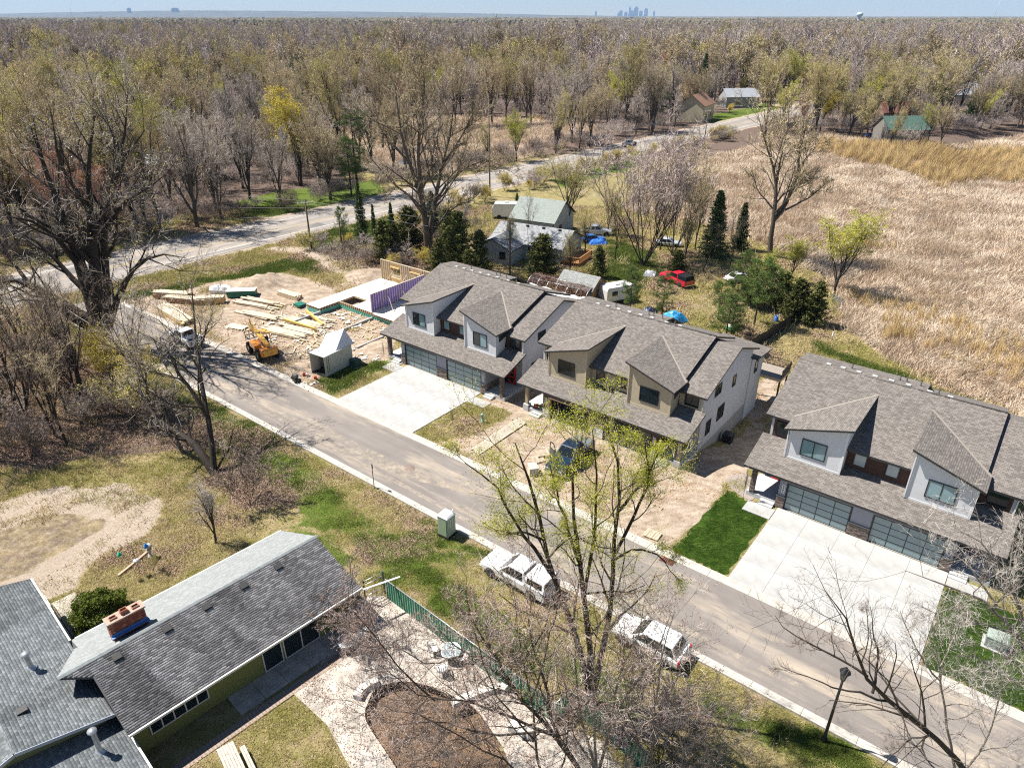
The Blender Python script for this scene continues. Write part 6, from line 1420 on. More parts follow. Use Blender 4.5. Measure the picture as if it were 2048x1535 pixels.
wire(A1 + off - Vector((0, 0, 0.4)), A2 + off - Vector((0, 0, 0.2)), 0.8, 'upper wire from the highway pole to the transformer pole')
wire(A1 - off - Vector((0, 0, 0.4)), A2 - Vector((0.2, 0.2, 2.0)), 0.8, 'lower wire from the highway pole to the transformer pole')
for k, dz in enumerate((-0.4, -1.6, -2.6)):
    wire(A1 + Vector((-0.4 * k, 0.2, dz)), AY(-40, 330 + 62 * k, 150), 0.6, ['top', 'middle', 'lowest'][k] + ' wire leaving the highway pole across the wood to the left edge')
    wire(A1 + Vector((0.3 * k, 0.2, dz)), Vector((A3.x, A3.y, 9.4 - k * 0.6)), 0.6, ['top', 'middle', 'lowest'][k] + ' wire between the highway pole and the tallest pole')
wire(Vector((A3.x, A3.y, 9.0)), A4, 1.0, 'wire along the highway from the tallest pole to the far crossarm pole')
wire(A2 - Vector((0, 0, 0.5)), G(1000, 470, 4.5), 0.3, 'service wire from the transformer pole to the grey house')

# ------------------------------------------------------------------ the grey house behind, its garage, shed, deck, hoop house
M_gm = shingle_mat('worn_grey_roof', (0.22, 0.225, 0.235), (0.38, 0.385, 0.39)); M_gg = shingle_mat('green_grey_roof', (0.25, 0.28, 0.26), (0.31, 0.34, 0.31))
M_gs = lap_mat('pale_blue_siding', (0.42, 0.45, 0.44), 0.2)
def gable_house(name, pos, rz, L, Wd, hw, hr, roofm, wallm, label, wins=(), cat='house', ov=0.4, doors=()):
    r = empty(name, (pos.x, pos.y, pos.z), rz, label=label, cat=cat); k = (hr - hw) / (Wd / 2)
    for s in (-1, 1):
        b = MB(); b.box((-L / 2, s * Wd / 2, -0.3), (L / 2, s * (Wd / 2 - 0.15), hw)); b.build('wall', wallm, r)
        b = MB(); x = s * L / 2; b.wall([(x, -Wd / 2, -0.3), (x, Wd / 2, -0.3), (x, Wd / 2, hw), (x, 0, hr), (x, -Wd / 2, hw)], (-s * 0.15, 0, 0)); b.build('gable_wall', wallm, r)
        y = s * (Wd / 2 + ov); zz = hw - k * ov; P = [(-L / 2 - ov, y, zz + 0.12), (L / 2 + ov, y, zz + 0.12), (L / 2 + ov, 0, hr + 0.12), (-L / 2 - ov, 0, hr + 0.12)]
        roof_part('roof', r, [P if s < 0 else [P[1], P[0], P[3], P[2]]], 0.14, roofm)
    for side, a, z, w_, h_ in wins:
        if side == 'f': window(r, (a, -Wd / 2, z), (1, 0, 0), w_, h_, (0, -1, 0), 1 if w_ < 1.2 else 2, M_glass)
        elif side == 'r': window(r, (L / 2, a, z), (0, 1, 0), w_, h_, (1, 0, 0), 1 if w_ < 1.2 else 2, M_glass)
        else: window(r, (-L / 2, a + w_, z), (0, -1, 0), w_, h_, (-1, 0, 0), 1, M_glass)
    for a, w_, h_, m_ in doors: b = MB(); b.box((a, -Wd / 2 - 0.03, 0), (a + w_, -Wd / 2, h_)); b.build('door', m_, r)
    return r
gh = gable_house('grey_house', G(1073, 505), TH + R(10), 13.0, 8.4, 2.7, 4.6, M_gm, M_gs, 'low grey house with weathered silver roof behind the twin houses', (('f', -3, 1.0, 1.1, 1.2), ('f', 0.5, 1.0, 1.6, 1.2), ('f', 3.4, 1.0, 1.1, 1.2), ('r', -1, 1.0, 1.2, 1.1)))
g2 = MB(); wgx = gable_house  # front wing of the grey house
fw = empty('front_wing', (-3.6, -5.6, 0)); fw.parent = gh
b = MB(); b.box((-3.2, -3.2, -0.3), (3.2, 3.0, 2.6)); b.build('wall', M_gs, fw)
roof_part('wing_roof', fw, [[(-3.6, -3.6, 2.6), (0, -3.6, 4.35), (0, 5.6, 4.35), (-3.6, 5.6, 2.6)], [(0, -3.6, 4.35), (3.6, -3.6, 2.6), (3.6, 5.6, 2.6), (0, 5.6, 4.35)]], 0.14, M_gm)
b = MB(); b.wall([(-3.2, -3.22, 2.55), (3.2, -3.22, 2.55), (0, -3.22, 4.15)], (0, 0.1, 0)); b.build('gable_wall', M_gs, fw)
window(fw, (1.2, -3.2, 1.0), (1, 0, 0), 1.1, 1.2, (0, -1, 0), 1, M_glass)
for x in (-4.5, -1.5, 1.5, 4.5): b = MB(); b.box((-0.2, -0.2, 0), (0.2, 0.2, 0.22)); o = b.build('roof_vent', M_pipe, gh); o.location = (x, -0.5, 4.5)
gable_house('grey_garage', G(1085, 462), TH + R(10), 8.6, 9.0, 3.2, 6.0, M_gg, M_gs, 'garage with steep pale green grey roof behind the grey house', (('r', -2, 1.2, 1.0, 0.9),), 'garage')
M_cedar = mat('cedar_boards', (0.42, 0.2, 0.075), 0.8, c2=(0.5, 0.27, 0.11), scale=3, stretch=(3, 3, 0.5)); M_cedarv = lap_mat('cedar_siding', (0.36, 0.2, 0.1), 0.22, 0, depth=0.8)
gable_house('garden_shed', G(1162, 595), TH + R(2), 5.6, 4.2, 2.2, 3.6, shingle_mat('shed_roof', (0.22, 0.225, 0.22), (0.33, 0.335, 0.32)), M_cedarv, 'cedar sided shed with grey roof beside the hoop house', (), 'shed', 0.25)
# deck with railing
dk = empty('wooden_deck', G(1132, 520), TH + R(10), label='orange brown timber deck with slat railing beside the grey house', cat='deck')
for k in range(24): b = MB(); b.box((-3.4 + k * 0.285, -2.6, 0.55), (-3.13 + k * 0.285, 2.6, 0.6)); b.build('board', M_cedar, dk)
for p0, p1 in (((-3.4, -2.6), (3.4, -2.6)), ((3.4, -2.6), (3.4, 2.6)), ((3.4, 2.6), (-3.4, 2.6))):
    b = MB(); b.beam((*p0, 1.5), (*p1, 1.5), 0.12, 0.05); b.build('rail', M_cedar, dk); n = 22
    b = MB(); b.box((-0.04, -0.04, 0.0), (0.04, 0.04, 1.48)); me = b.mesh('baluster', M_cedar, True)
    for i in range(n + 1): o = obj('baluster', me, dk); o.location = (p0[0] + (p1[0] - p0[0]) * i / n, p0[1] + (p1[1] - p0[1]) * i / n, 0)
# hoop house with torn white cover
hh = empty('hoop_house', UV(-53.0, 79.5), TH, label='long hoop greenhouse frame with mesh and rolled white cover behind the white twin house', cat='greenhouse')
HL, HR_ = 10.0, 2.0
for k in range(7):
    x = -HL / 2 + HL * k / 6; b = MB(); b.tube([(x, HR_ * math.cos(R(a)), 0.4 + HR_ * 1.1 * math.sin(R(a))) for a in range(0, 181, 15)], 0.035, 6); b.build('hoop', M_metal, hh)
for a in (30, 60, 90, 120, 150): b = MB(); b.tube([(-HL / 2, HR_ * math.cos(R(a)), 0.42 + HR_ * 1.1 * math.sin(R(a))), (HL / 2, HR_ * math.cos(R(a)), 0.42 + HR_ * 1.1 * math.sin(R(a)))], 0.025, 5); b.build('purlin', M_metal, hh)
b = MB()
for k in range(12):
    a0, a1 = R(k * 15), R(k * 15 + 15); b.add([(HL / 2, HR_ * math.cos(a0), 0.4 + HR_ * 1.1 * math.sin(a0)), (HL / 2, HR_ * math.cos(a1), 0.4 + HR_ * 1.1 * math.sin(a1)), (HL / 2, 0, 0.4)], [(0, 1, 2)])
b.build('end_wall', mat('mesh_end', (0.12, 0.13, 0.14), 0.7), hh)
b = MB()
for k in range(12):
    a0, a1 = R(k * 15), R(k * 15 + 15); b.add([(-HL / 2, HR_ * math.cos(a0), 0.4 + HR_ * 1.1 * math.sin(a0)), (-HL / 2, HR_ * math.cos(a1), 0.4 + HR_ * 1.1 * math.sin(a1)), (-HL / 2, 0, 0.4)], [(0, 1, 2)])
b.build('end_wall', mat('film_end', (0.36, 0.42, 0.6), 0.4), hh)
b = MB(); r_ = random.Random(2)
b.loft([[(x, -2.3 + r_.uniform(-.1, .1), 0.1), (x, -2.35, 0.9 + r_.uniform(-.2, .3)), (x, -1.75, 1.7 + r_.uniform(-.3, .3)), (x, -1.7, 1.6), (x, -2.2, 0.1)] for x in [-HL / 2 + HL * k / 12 for k in range(13)]]); b.build('rolled_cover', mat('white_cover', (0.62, 0.62, 0.62), 0.6, var=0.1), hh)
# vines over the hoop frame
def twig_cloud(V0, n, rng, ln=0.5, w=0.02):
    """n thin twigs rooted at given places"""
    idx = rng.integers(0, len(V0), n); p = V0[idx]; d = rng.normal(size=(n, 3)); d /= np.linalg.norm(d, axis=1)[:, None]; L = ln * rng.uniform(0.5, 1.3, (n, 1)); s = np.cross(d, rng.normal(size=(n, 3))); s /= np.linalg.norm(s, axis=1)[:, None]
    return np.stack([p - s * w, p + s * w, p + d * L], 1)
rng = np.random.default_rng(5)
vv = np.array([(rng.uniform(-HL / 2, HL / 2), HR_ * math.cos(a), 0.4 + HR_ * 1.1 * math.sin(a)) for a in rng.uniform(R(60), R(185), 3500)])
T = twig_cloud(vv, 5000, rng, 0.5, 0.02); obj('vines', raw_mesh('vines', T.reshape(-1, 3), np.arange(len(T) * 3).reshape(-1, 3), mat('dry_vine', (0.2, 0.105, 0.075), 0.9, c2=(0.3, 0.19, 0.14), scale=2)), hh, kind='stuff')
# blue tarp heap, barrel, green mower, silt fence
def tarp_heap(px, py, sx, sy, h, c, label):
    r = random.Random(px); n = 9; b = MB(); vs = []
    for i in range(n):
        for j in range(n):
            x, y = i / (n - 1) * 2 - 1, j / (n - 1) * 2 - 1; vs.append((x * sx, y * sy, max(0.0, h * (1 - max(abs(x), abs(y)) ** 3) * (0.7 + 0.3 * r.random()))))
    b.add(vs, [(i * n + j, (i + 1) * n + j, (i + 1) * n + j + 1, i * n + j + 1) for i in range(n - 1) for j in range(n - 1)]); p = GT(px, py); nm = 'tarp_%d' % px
    o = b.build('tarp_heap', mat(nm, c, 0.4, var=0.15, scale=3), label=label, cat='tarp', fixn=False); o.location = p; o.rotation_euler = (0, 0, r.uniform(0, 3))
tarp_heap(1348, 638, 1.5, 1.2, 1.2, (0.03, 0.3, 0.62), 'bright blue tarp over a heap behind the tan house roof')
tarp_heap(1299, 625, 1.0, 0.9, 0.9, (0.03, 0.035, 0.07), 'dark tarp bundle beside the thin pine'); tarp_heap(1300, 552, 1.1, 0.8, 1.0, (0.45, 0.46, 0.5), 'pale tarp covered thing left of the red pickup'); tarp_heap(1195, 486, 1.8, 1.4, 1.0, (0.03, 0.14, 0.5), 'blue tarp in front of the old white pickup')
b = MB(); b.lathe([(0.29, 0), (0.3, 0.3), (0.28, 0.31), (0.3, 0.6), (0.28, 0.61), (0.29, 0.9), (0.25, 0.9), (0.25, 0.5)], 16); o = b.build('barrel', mat('blue_drum', (0.02, 0.08, 0.28), 0.45), label='blue plastic barrel under the pines by the silt fence', cat='barrel'); o.location = GT(1551, 643)
mw = empty('lawn_mower', GT(1462, 662), R(30), label='green riding mower under the pines', cat='mower')
b = MB(); b.box((-0.9, -0.4, 0.3), (0.8, 0.4, 0.65)); b.build('body', mat('mower_green', (0.02, 0.2, 0.05), 0.4), mw, bevel=0.08); b = MB(); b.box((-0.5, -0.25, 0.65), (-0.1, 0.25, 0.75)); b.box((-0.6, -0.25, 0.75), (-0.5, 0.25, 1.1)); b.build('seat', M_white, mw)
for x, rr in ((0.6, 0.22), (-0.55, 0.32)):
    for s in (-1, 1): b = MB(); b.lathe([(0, -0.1), (rr, -0.1), (rr, 0.1), (0, 0.1)], 12, axis='y', c=(x, s * 0.42, rr)); b.build('wheel', M_tyre, mw)
sf = [GT(x, y) for x, y in ((1500, 702), (1535, 680), (1575, 655), (1605, 632), (1616, 618))]
r0 = empty('silt_fence', sf[0], 0, label='sagging black silt fence running back beside the pines', cat='fence'); b = MB(); vs = []; n = 40; r_ = random.Random(8)
for i in range(n + 1):
    t = i / n * (len(sf) - 1); k = min(int(t), len(sf) - 2); q = sf[k].lerp(sf[k + 1], t - k) - sf[0]; w_ = r_.uniform(-0.12, 0.12)
    vs += [(q.x + w_, q.y, q.z - 0.2), (q.x + w_ * 0.3, q.y + 0.12, q.z + 0.8), (q.x - w_, q.y, q.z + 1.7 + r_.uniform(-0.12, 0.05))]
fs = []
for i in range(n):
    for j in range(2): fs.append((i * 3 + j, i * 3 + 3 + j, i * 3 + 4 + j, i * 3 + 1 + j))
b.add(vs, fs, 0, True); b.build('fabric', mat('silt_fabric', (0.012, 0.012, 0.014), 0.6), r0, fixn=False)
for i in range(0, n + 1, 4): q = vs[i * 3]; s = MB(); s.box((q[0] - 0.03, q[1] + 0.1, q[2]), (q[0] + 0.03, q[1] + 0.16, q[2] + 2.1)); s.build('stake', M_pole, r0)
b = MB(); p = GT(1663, 680); b.tube([(0, 0, 0), (0, 0, 1.1)], 0.07, 8); b.lathe([(0.09, 1.1), (0.09, 1.15), (0, 1.2)], 8); o = b.build('marker_pipe', M_white, label='short white vent pipe standing in the mown strip', cat='pipe'); o.location = p
# orange barrier board at the deck
b = MB(); b.box((-1.2, -0.05, 0.0), (1.2, 0.05, 0.5)); o = b.build('orange_board', mat('safety_orange', (0.8, 0.16, 0.02), 0.5), label='orange board leaning past the rear deck of the tan house', cat='board'); o.location = GT(1546, 752) + Vector((0, 0, 0.5)); o.rotation_euler = (0.3, 0.2, R(-45))
# far houses beyond the trees
M_fw = lap_mat('far_white', (0.34, 0.34, 0.33), 0.25); M_fb = lap_mat('far_brown', (0.2, 0.13, 0.1), 0.25); M_fy = lap_mat('far_cream', (0.48, 0.43, 0.3), 0.25)
gable_house('far_garage', G(1796, 282), R(4), 13.5, 9.0, 4.2, 7.6, shingle_mat('teal_roof', (0.07, 0.13, 0.11), (0.11, 0.18, 0.15)), mat('far_taupe', (0.2, 0.185, 0.165), 0.8), 'pale garage with teal green roof at the edge of the marsh', (('f', -1, 1.2, 1.2, 1.1),), 'garage')
gable_house('far_house', G(1795, 245), R(0), 16, 9, 4.2, 7.6, shingle_mat('maroon_roof', (0.16, 0.07, 0.055), (0.24, 0.11, 0.09)), M_fb, 'brown house with maroon roof behind the teal roofed garage', (('f', -4, 1.4, 2, 1.4), ('f', 2, 1.4, 2, 1.4)))
gable_house('far_house', G(1475, 213), R(8), 15, 9, 4.5, 7.5, shingle_mat('slate_roof', (0.3, 0.32, 0.35), (0.4, 0.42, 0.45)), M_fw, 'white house with pale roof beyond the highway bend', (('f', -3, 1.4, 2, 1.4), ('f', 3, 1.4, 1.5, 1.4)))
gable_house('far_house', G(1390, 240), R(60), 14, 10, 6.0, 9.5, shingle_mat('rust_roof', (0.26, 0.15, 0.1), (0.34, 0.2, 0.14)), M_fy, 'cream two storey house with rust roof among the trees', (('f', -4, 1.4, 1.5, 1.4), ('f', 2, 1.4, 1.5, 1.4), ('r', -1, 4.4, 1.5, 1.4)))
gable_house('far_house', G(1915, 215), R(15), 18, 11, 6.0, 10, MATS['slate_roof'], M_fw, 'grey roofed house deep among trees at the right edge', (('f', 0, 1.4, 2, 1.4),))
gable_house('far_shed', G(455, 330), R(30), 12, 8, 3.5, 5.6, mat('pale_metal_roof', (0.5, 0.52, 0.54), 0.5, 0.2), mat('mint_wall', (0.2, 0.4, 0.33), 0.8), 'pale roofed shed with green wall in the wood beyond the highway', (), 'shed')
gable_house('far_shed', G(318, 345), R(20), 9, 6, 3.0, 4.6, MATS['pale_metal_roof'], M_fw, 'small pale shed between bare trunks in the left wood', (), 'shed')
gable_house('far_house', G(590, 300), R(35), 16, 10, 4, 6.8, MATS['slate_roof'], M_fw, 'grey house glimpsed behind the yellow leafed tree', (('f', -3, 1.4, 2, 1.4),))
gable_house('far_shed', G(1135, 226), R(5), 9, 5, 2.6, 3.8, MATS['pale_metal_roof'], M_fw, 'long white trailer shed under the trees beyond the marsh strip', (), 'shed')
gable_house('far_house', G(480, 165), R(25), 18, 10, 5, 8, MATS['slate_roof'], M_fw, 'pale roof showing between the treetops of the deep wood', ())
# ------------------------------------------------------------------ trees
def norm(a): return a / (np.linalg.norm(a, axis=-1, keepdims=True) + 1e-9)
def resample(P, rad, K):
    P = np.asarray(P, float); d = np.r_[0, np.cumsum(np.linalg.norm(np.diff(P, axis=0), axis=1))]; t = np.linspace(0, d[-1], K)
    return np.stack([np.interp(t, d, P[:, i]) for i in range(3)], 1), np.interp(t, d, rad)
def spawn(P, Rr, n, rng, t0=0.3, t1=1.0, ang=(30, 55), ratio=0.55, up=0.1, K=5, jit=0.18, rr=0.55, tip=0.35, minlen=0.2, out=None):
    """n children on each parent limb; P (N,K0,3), Rr (N,K0)"""
    N, K0, _ = P.shape; idx = np.repeat(np.arange(N), n); M = N * n
    t = np.clip((np.tile(np.arange(n), N) + rng.random(M)) / n, 0, 1) * (t1 - t0) + t0
    f = t * (K0 - 1); i = np.minimum(f.astype(int), K0 - 2); w = (f - i)[:, None]
    p = P[idx, i] * (1 - w) + P[idx, i + 1] * w; tan = norm(P[idx, i + 1] - P[idx, i]); r = Rr[idx, i] * (1 - w[:, 0]) + Rr[idx, i + 1] * w[:, 0]
    L = np.linalg.norm(np.diff(P, axis=1), axis=2).sum(1)[idx]
    q = rng.normal(size=(M, 3)); q -= (q * tan).sum(1, keepdims=True) * tan; q = norm(q)
    a = np.radians(rng.uniform(*ang, M))[:, None]; d = norm(tan * np.cos(a) + q * np.sin(a) + np.array([0, 0, up]))
    ln = np.maximum(L * ratio * (1.2 - 0.6 * t) * rng.uniform(0.65, 1.25, M), minlen)
    C = np.zeros((M, K, 3)); C[:, 0] = p; step = (ln / (K - 1))[:, None]
    for k in range(1, K):
        d = norm(d + rng.normal(size=(M, 3)) * jit + np.array([0, 0, up * 0.6])); C[:, k] = C[:, k - 1] + d * step
    R2 = (r * rr)[:, None] * np.linspace(1, tip, K)[None]
    return C, R2
def tubes(P, Rr, n):
    N, K, _ = P.shape; tan = np.zeros_like(P); tan[:, 1:-1] = P[:, 2:] - P[:, :-2]; tan[:, 0] = P[:, 1] - P[:, 0]; tan[:, -1] = P[:, -1] - P[:, -2]; tan = norm(tan)
    ref = np.where(np.abs(tan[:, :1, 2:3]) > 0.85, np.array([1.0, 0.2, 0]), np.array([0.1, 0.2, 1.0])); a = norm(np.cross(tan, np.broadcast_to(ref, tan.shape))); b = np.cross(tan, a)
    th = np.arange(n) * 2 * math.pi / n
    V = P[:, :, None] + (a[:, :, None] * np.cos(th)[None, None, :, None] + b[:, :, None] * np.sin(th)[None, None, :, None]) * Rr[:, :, None, None]
    i = np.arange(N * K * n).reshape(N, K, n); j = np.roll(i, -1, 2)
    return V.reshape(-1, 3), np.stack([i[:, :-1], j[:, :-1], j[:, 1:], i[:, 1:]], -1).reshape(-1, 4)
def spikes(P, rng, w):
    """thin flat twigs from limb starts to ends (one bent ribbon tapering to a point)"""
    p0, p1, p2 = P[:, 0], P[:, P.shape[1] // 2], P[:, -1]; s = norm(np.cross(p2 - p0, rng.normal(size=p0.shape))) * (w if np.isscalar(w) else w[:, None])
    V = np.stack([p0 - s, p0 + s, p1 + s * 0.7, p1 - s * 0.7, p2 + s * 0.25, p2 - s * 0.25], 1); N = len(V); k = np.arange(N)[:, None] * 6
    F = np.concatenate([k + np.array([[0, 1, 2, 3]]), k + np.array([[3, 2, 4, 5]])]); return V.reshape(-1, 3), F
def leaves(C, rng, size, flat=0.0):
    n = len(C); a = norm(rng.normal(size=(n, 3)) * np.array([1, 1, 1 - flat])); b = norm(np.cross(a, rng.normal(size=(n, 3)))); s = size * rng.uniform(0.6, 1.35, (n, 1))
    V = np.stack([C - a * s, C + b * s * 0.6, C + a * s, C - b * s * 0.6], 1); return V.reshape(-1, 3), np.arange(n * 4).reshape(-1, 4)
def joinm(name, parts, mats):
    """parts: (V, F, material index)"""
    o = 0; Vs, Fs, Ms = [], [], []
    for V, F, m in parts: Vs.append(V); Fs.append(F + o); Ms.append(np.full(len(F), m)); o += len(V)
    return raw_mesh(name, np.concatenate(Vs), np.concatenate(Fs), mats, np.concatenate(Ms))
M_bark = veg_mat('bark', (0.085, 0.069, 0.056), 0.35, trans=0); M_barkd = veg_mat('dark_bark', (0.05, 0.04, 0.033), 0.35, trans=0); M_barkl = veg_mat('pale_bark', (0.26, 0.225, 0.19), 0.3, trans=0)
M_tw = {'grey': veg_mat('grey_twigs', (0.50, 0.43, 0.375), 0.35, trans=0.0), 'tan': veg_mat('tan_twigs', (0.52, 0.425, 0.27), 0.35, trans=0.0), 'mauve': veg_mat('mauve_twigs', (0.45, 0.37, 0.34), 0.35, trans=0.0), 'pale': veg_mat('pale_twigs', (0.44, 0.40, 0.36), 0.25, trans=0.0), 'dark': veg_mat('dark_twigs', (0.27, 0.21, 0.17), 0.35, trans=0)}
M_lf = {'olive': veg_mat('olive_buds', (0.44, 0.40, 0.11), 0.3), 'lime': veg_mat('lime_leaves', (0.40, 0.42, 0.035), 0.3, trans=0.35), 'yellow': veg_mat('yellow_leaves', (0.52, 0.42, 0.04), 0.25, trans=0.35), 'rust': veg_mat('rust_buds', (0.36, 0.17, 0.09), 0.3), 'tanb': veg_mat('tan_buds', (0.40, 0.32, 0.20), 0.3), 'red': veg_mat('red_buds', (0.30, 0.17, 0.11), 0.3)}
M_ndl = veg_mat('spruce_needles', (0.085, 0.12, 0.042), 0.4, trans=0.1); M_blue = veg_mat('blue_needles', (0.05, 0.085, 0.07), 0.3, trans=0.1); M_pine = veg_mat('pine_needles', (0.12, 0.17, 0.045), 0.4, trans=0.15); M_ced = veg_mat('cedar_foliage', (0.13, 0.14, 0.04), 0.45, trans=0.1); M_bush = veg_mat('bush_leaves', (0.10, 0.13, 0.018), 0.4, trans=0.2)

def crown_from(L1, R1, rng, spec):
    """limbs -> branches -> twigs -> buds; returns trunk parts and crown parts"""
    n2, n3, n4, n5 = spec['n']; tw = spec.get('w', 0.02); rt = spec.get('ratio', (0.5, 0.5, 0.55, 0.6)); up = spec.get('up', 0.12); an = spec.get('ang', (30, 58)); mk = 1 if spec.get('oneleaf') else 0
    P2, R2 = spawn(L1, R1, n2, rng, spec.get('t0', 0.22), 1.0, an, rt[0], up, 5, spec.get('jit', 0.16), 0.5, 0.3)
    ll = np.linalg.norm(np.diff(L1, axis=1), axis=2).sum(1); kp = rng.random(len(P2)) < np.clip(np.repeat(ll / (0.55 * ll.max()), n2), 0.2, 1); P2, R2 = P2[kp], R2[kp]
    P3, R3 = spawn(P2, R2, n3, rng, 0.2, 1.0, an, rt[1], up, 4, 0.2, 0.55, 0.35)
    crown = []
    P4, R4 = spawn(P3, R3, n4, rng, 0.15, 1.0, (25, 60), rt[2], up, 3, 0.22, 0.6, 0.4)
    trunk = [tubes(P2, np.maximum(R2, spec.get('rmin', 0.012)), spec.get('s2', 4)) + (0,)]
    if spec.get('far'): crown.append(spikes(P3, rng, tw * 1.3) + (0,))
    else: (trunk if spec.get('dark3') else crown).append(tubes(P3, np.maximum(R3, tw * 0.7), 3) + (0,))
    crown.append(spikes(P4, rng, tw) + (0,))
    ends = P4
    if n5:
        P5, R5 = spawn(P4, R4, n5, rng, 0.1, 1.0, (20, 60), rt[3], up, 3, 0.2, 0.6, 0.5); crown.append(spikes(P5, rng, tw * 0.7) + (0,)); ends = P5
    nl = spec.get('leaf', 0)
    if nl:
        c = ends.reshape(-1, 3); i = rng.integers(0, len(c), nl); crown.append(leaves(c[i] + rng.normal(size=(nl, 3)) * spec.get('lsp', 0.12), rng, spec.get('ls', 0.09)) + (1,))
    return trunk, crown
def gen_tree(seed, h, spec):
    rng = np.random.default_rng(seed); th = h * spec.get('trunk', 0.5); K = 7; r0 = h * spec.get('r0', 0.017)
    stems = spec.get('stems', 1); T, TR = [], []
    for s in range(stems):
        P = np.zeros((K, 3)); d = np.array([0, 0, 1.0]); lean = rng.normal(size=2) * (0.05 if stems == 1 else spec.get('lean', 0.28)); d = norm(d + np.array([lean[0], lean[1], 0]))
        for k in range(1, K): d = norm(d + rng.normal(size=3) * np.array([0.07, 0.07, 0.0]) + np.array([0, 0, 0.04])); P[k] = P[k - 1] + d * th / (K - 1)
        T.append(P); TR.append(np.linspace(r0 / math.sqrt(stems), r0 * 0.5 / math.sqrt(stems), K))
    T, TR = np.array(T), np.array(TR)
    L1, R1 = spawn(T, TR, spec.get('n1', 7), rng, spec.get('c0', 0.35), 1.0, spec.get('a1', (18, 48)), spec.get('r1', 0.8), spec.get('up1', 0.22), 6, 0.1, 0.62, 0.3)
    tr, cr = crown_from(L1, R1, rng, spec)
    return [tubes(T, TR, 7) + (0,), tubes(L1, R1, 5) + (0,)] + tr, cr
def proto(name, seed, h, spec, bark, tw, lf=None):
    tr, cr = gen_tree(seed, h, spec); mats = [tw] + ([lf] if lf else [])
    return dict(trunk=joinm('trunk', tr, [bark]), crown=joinm('crown', cr, mats), h=h)
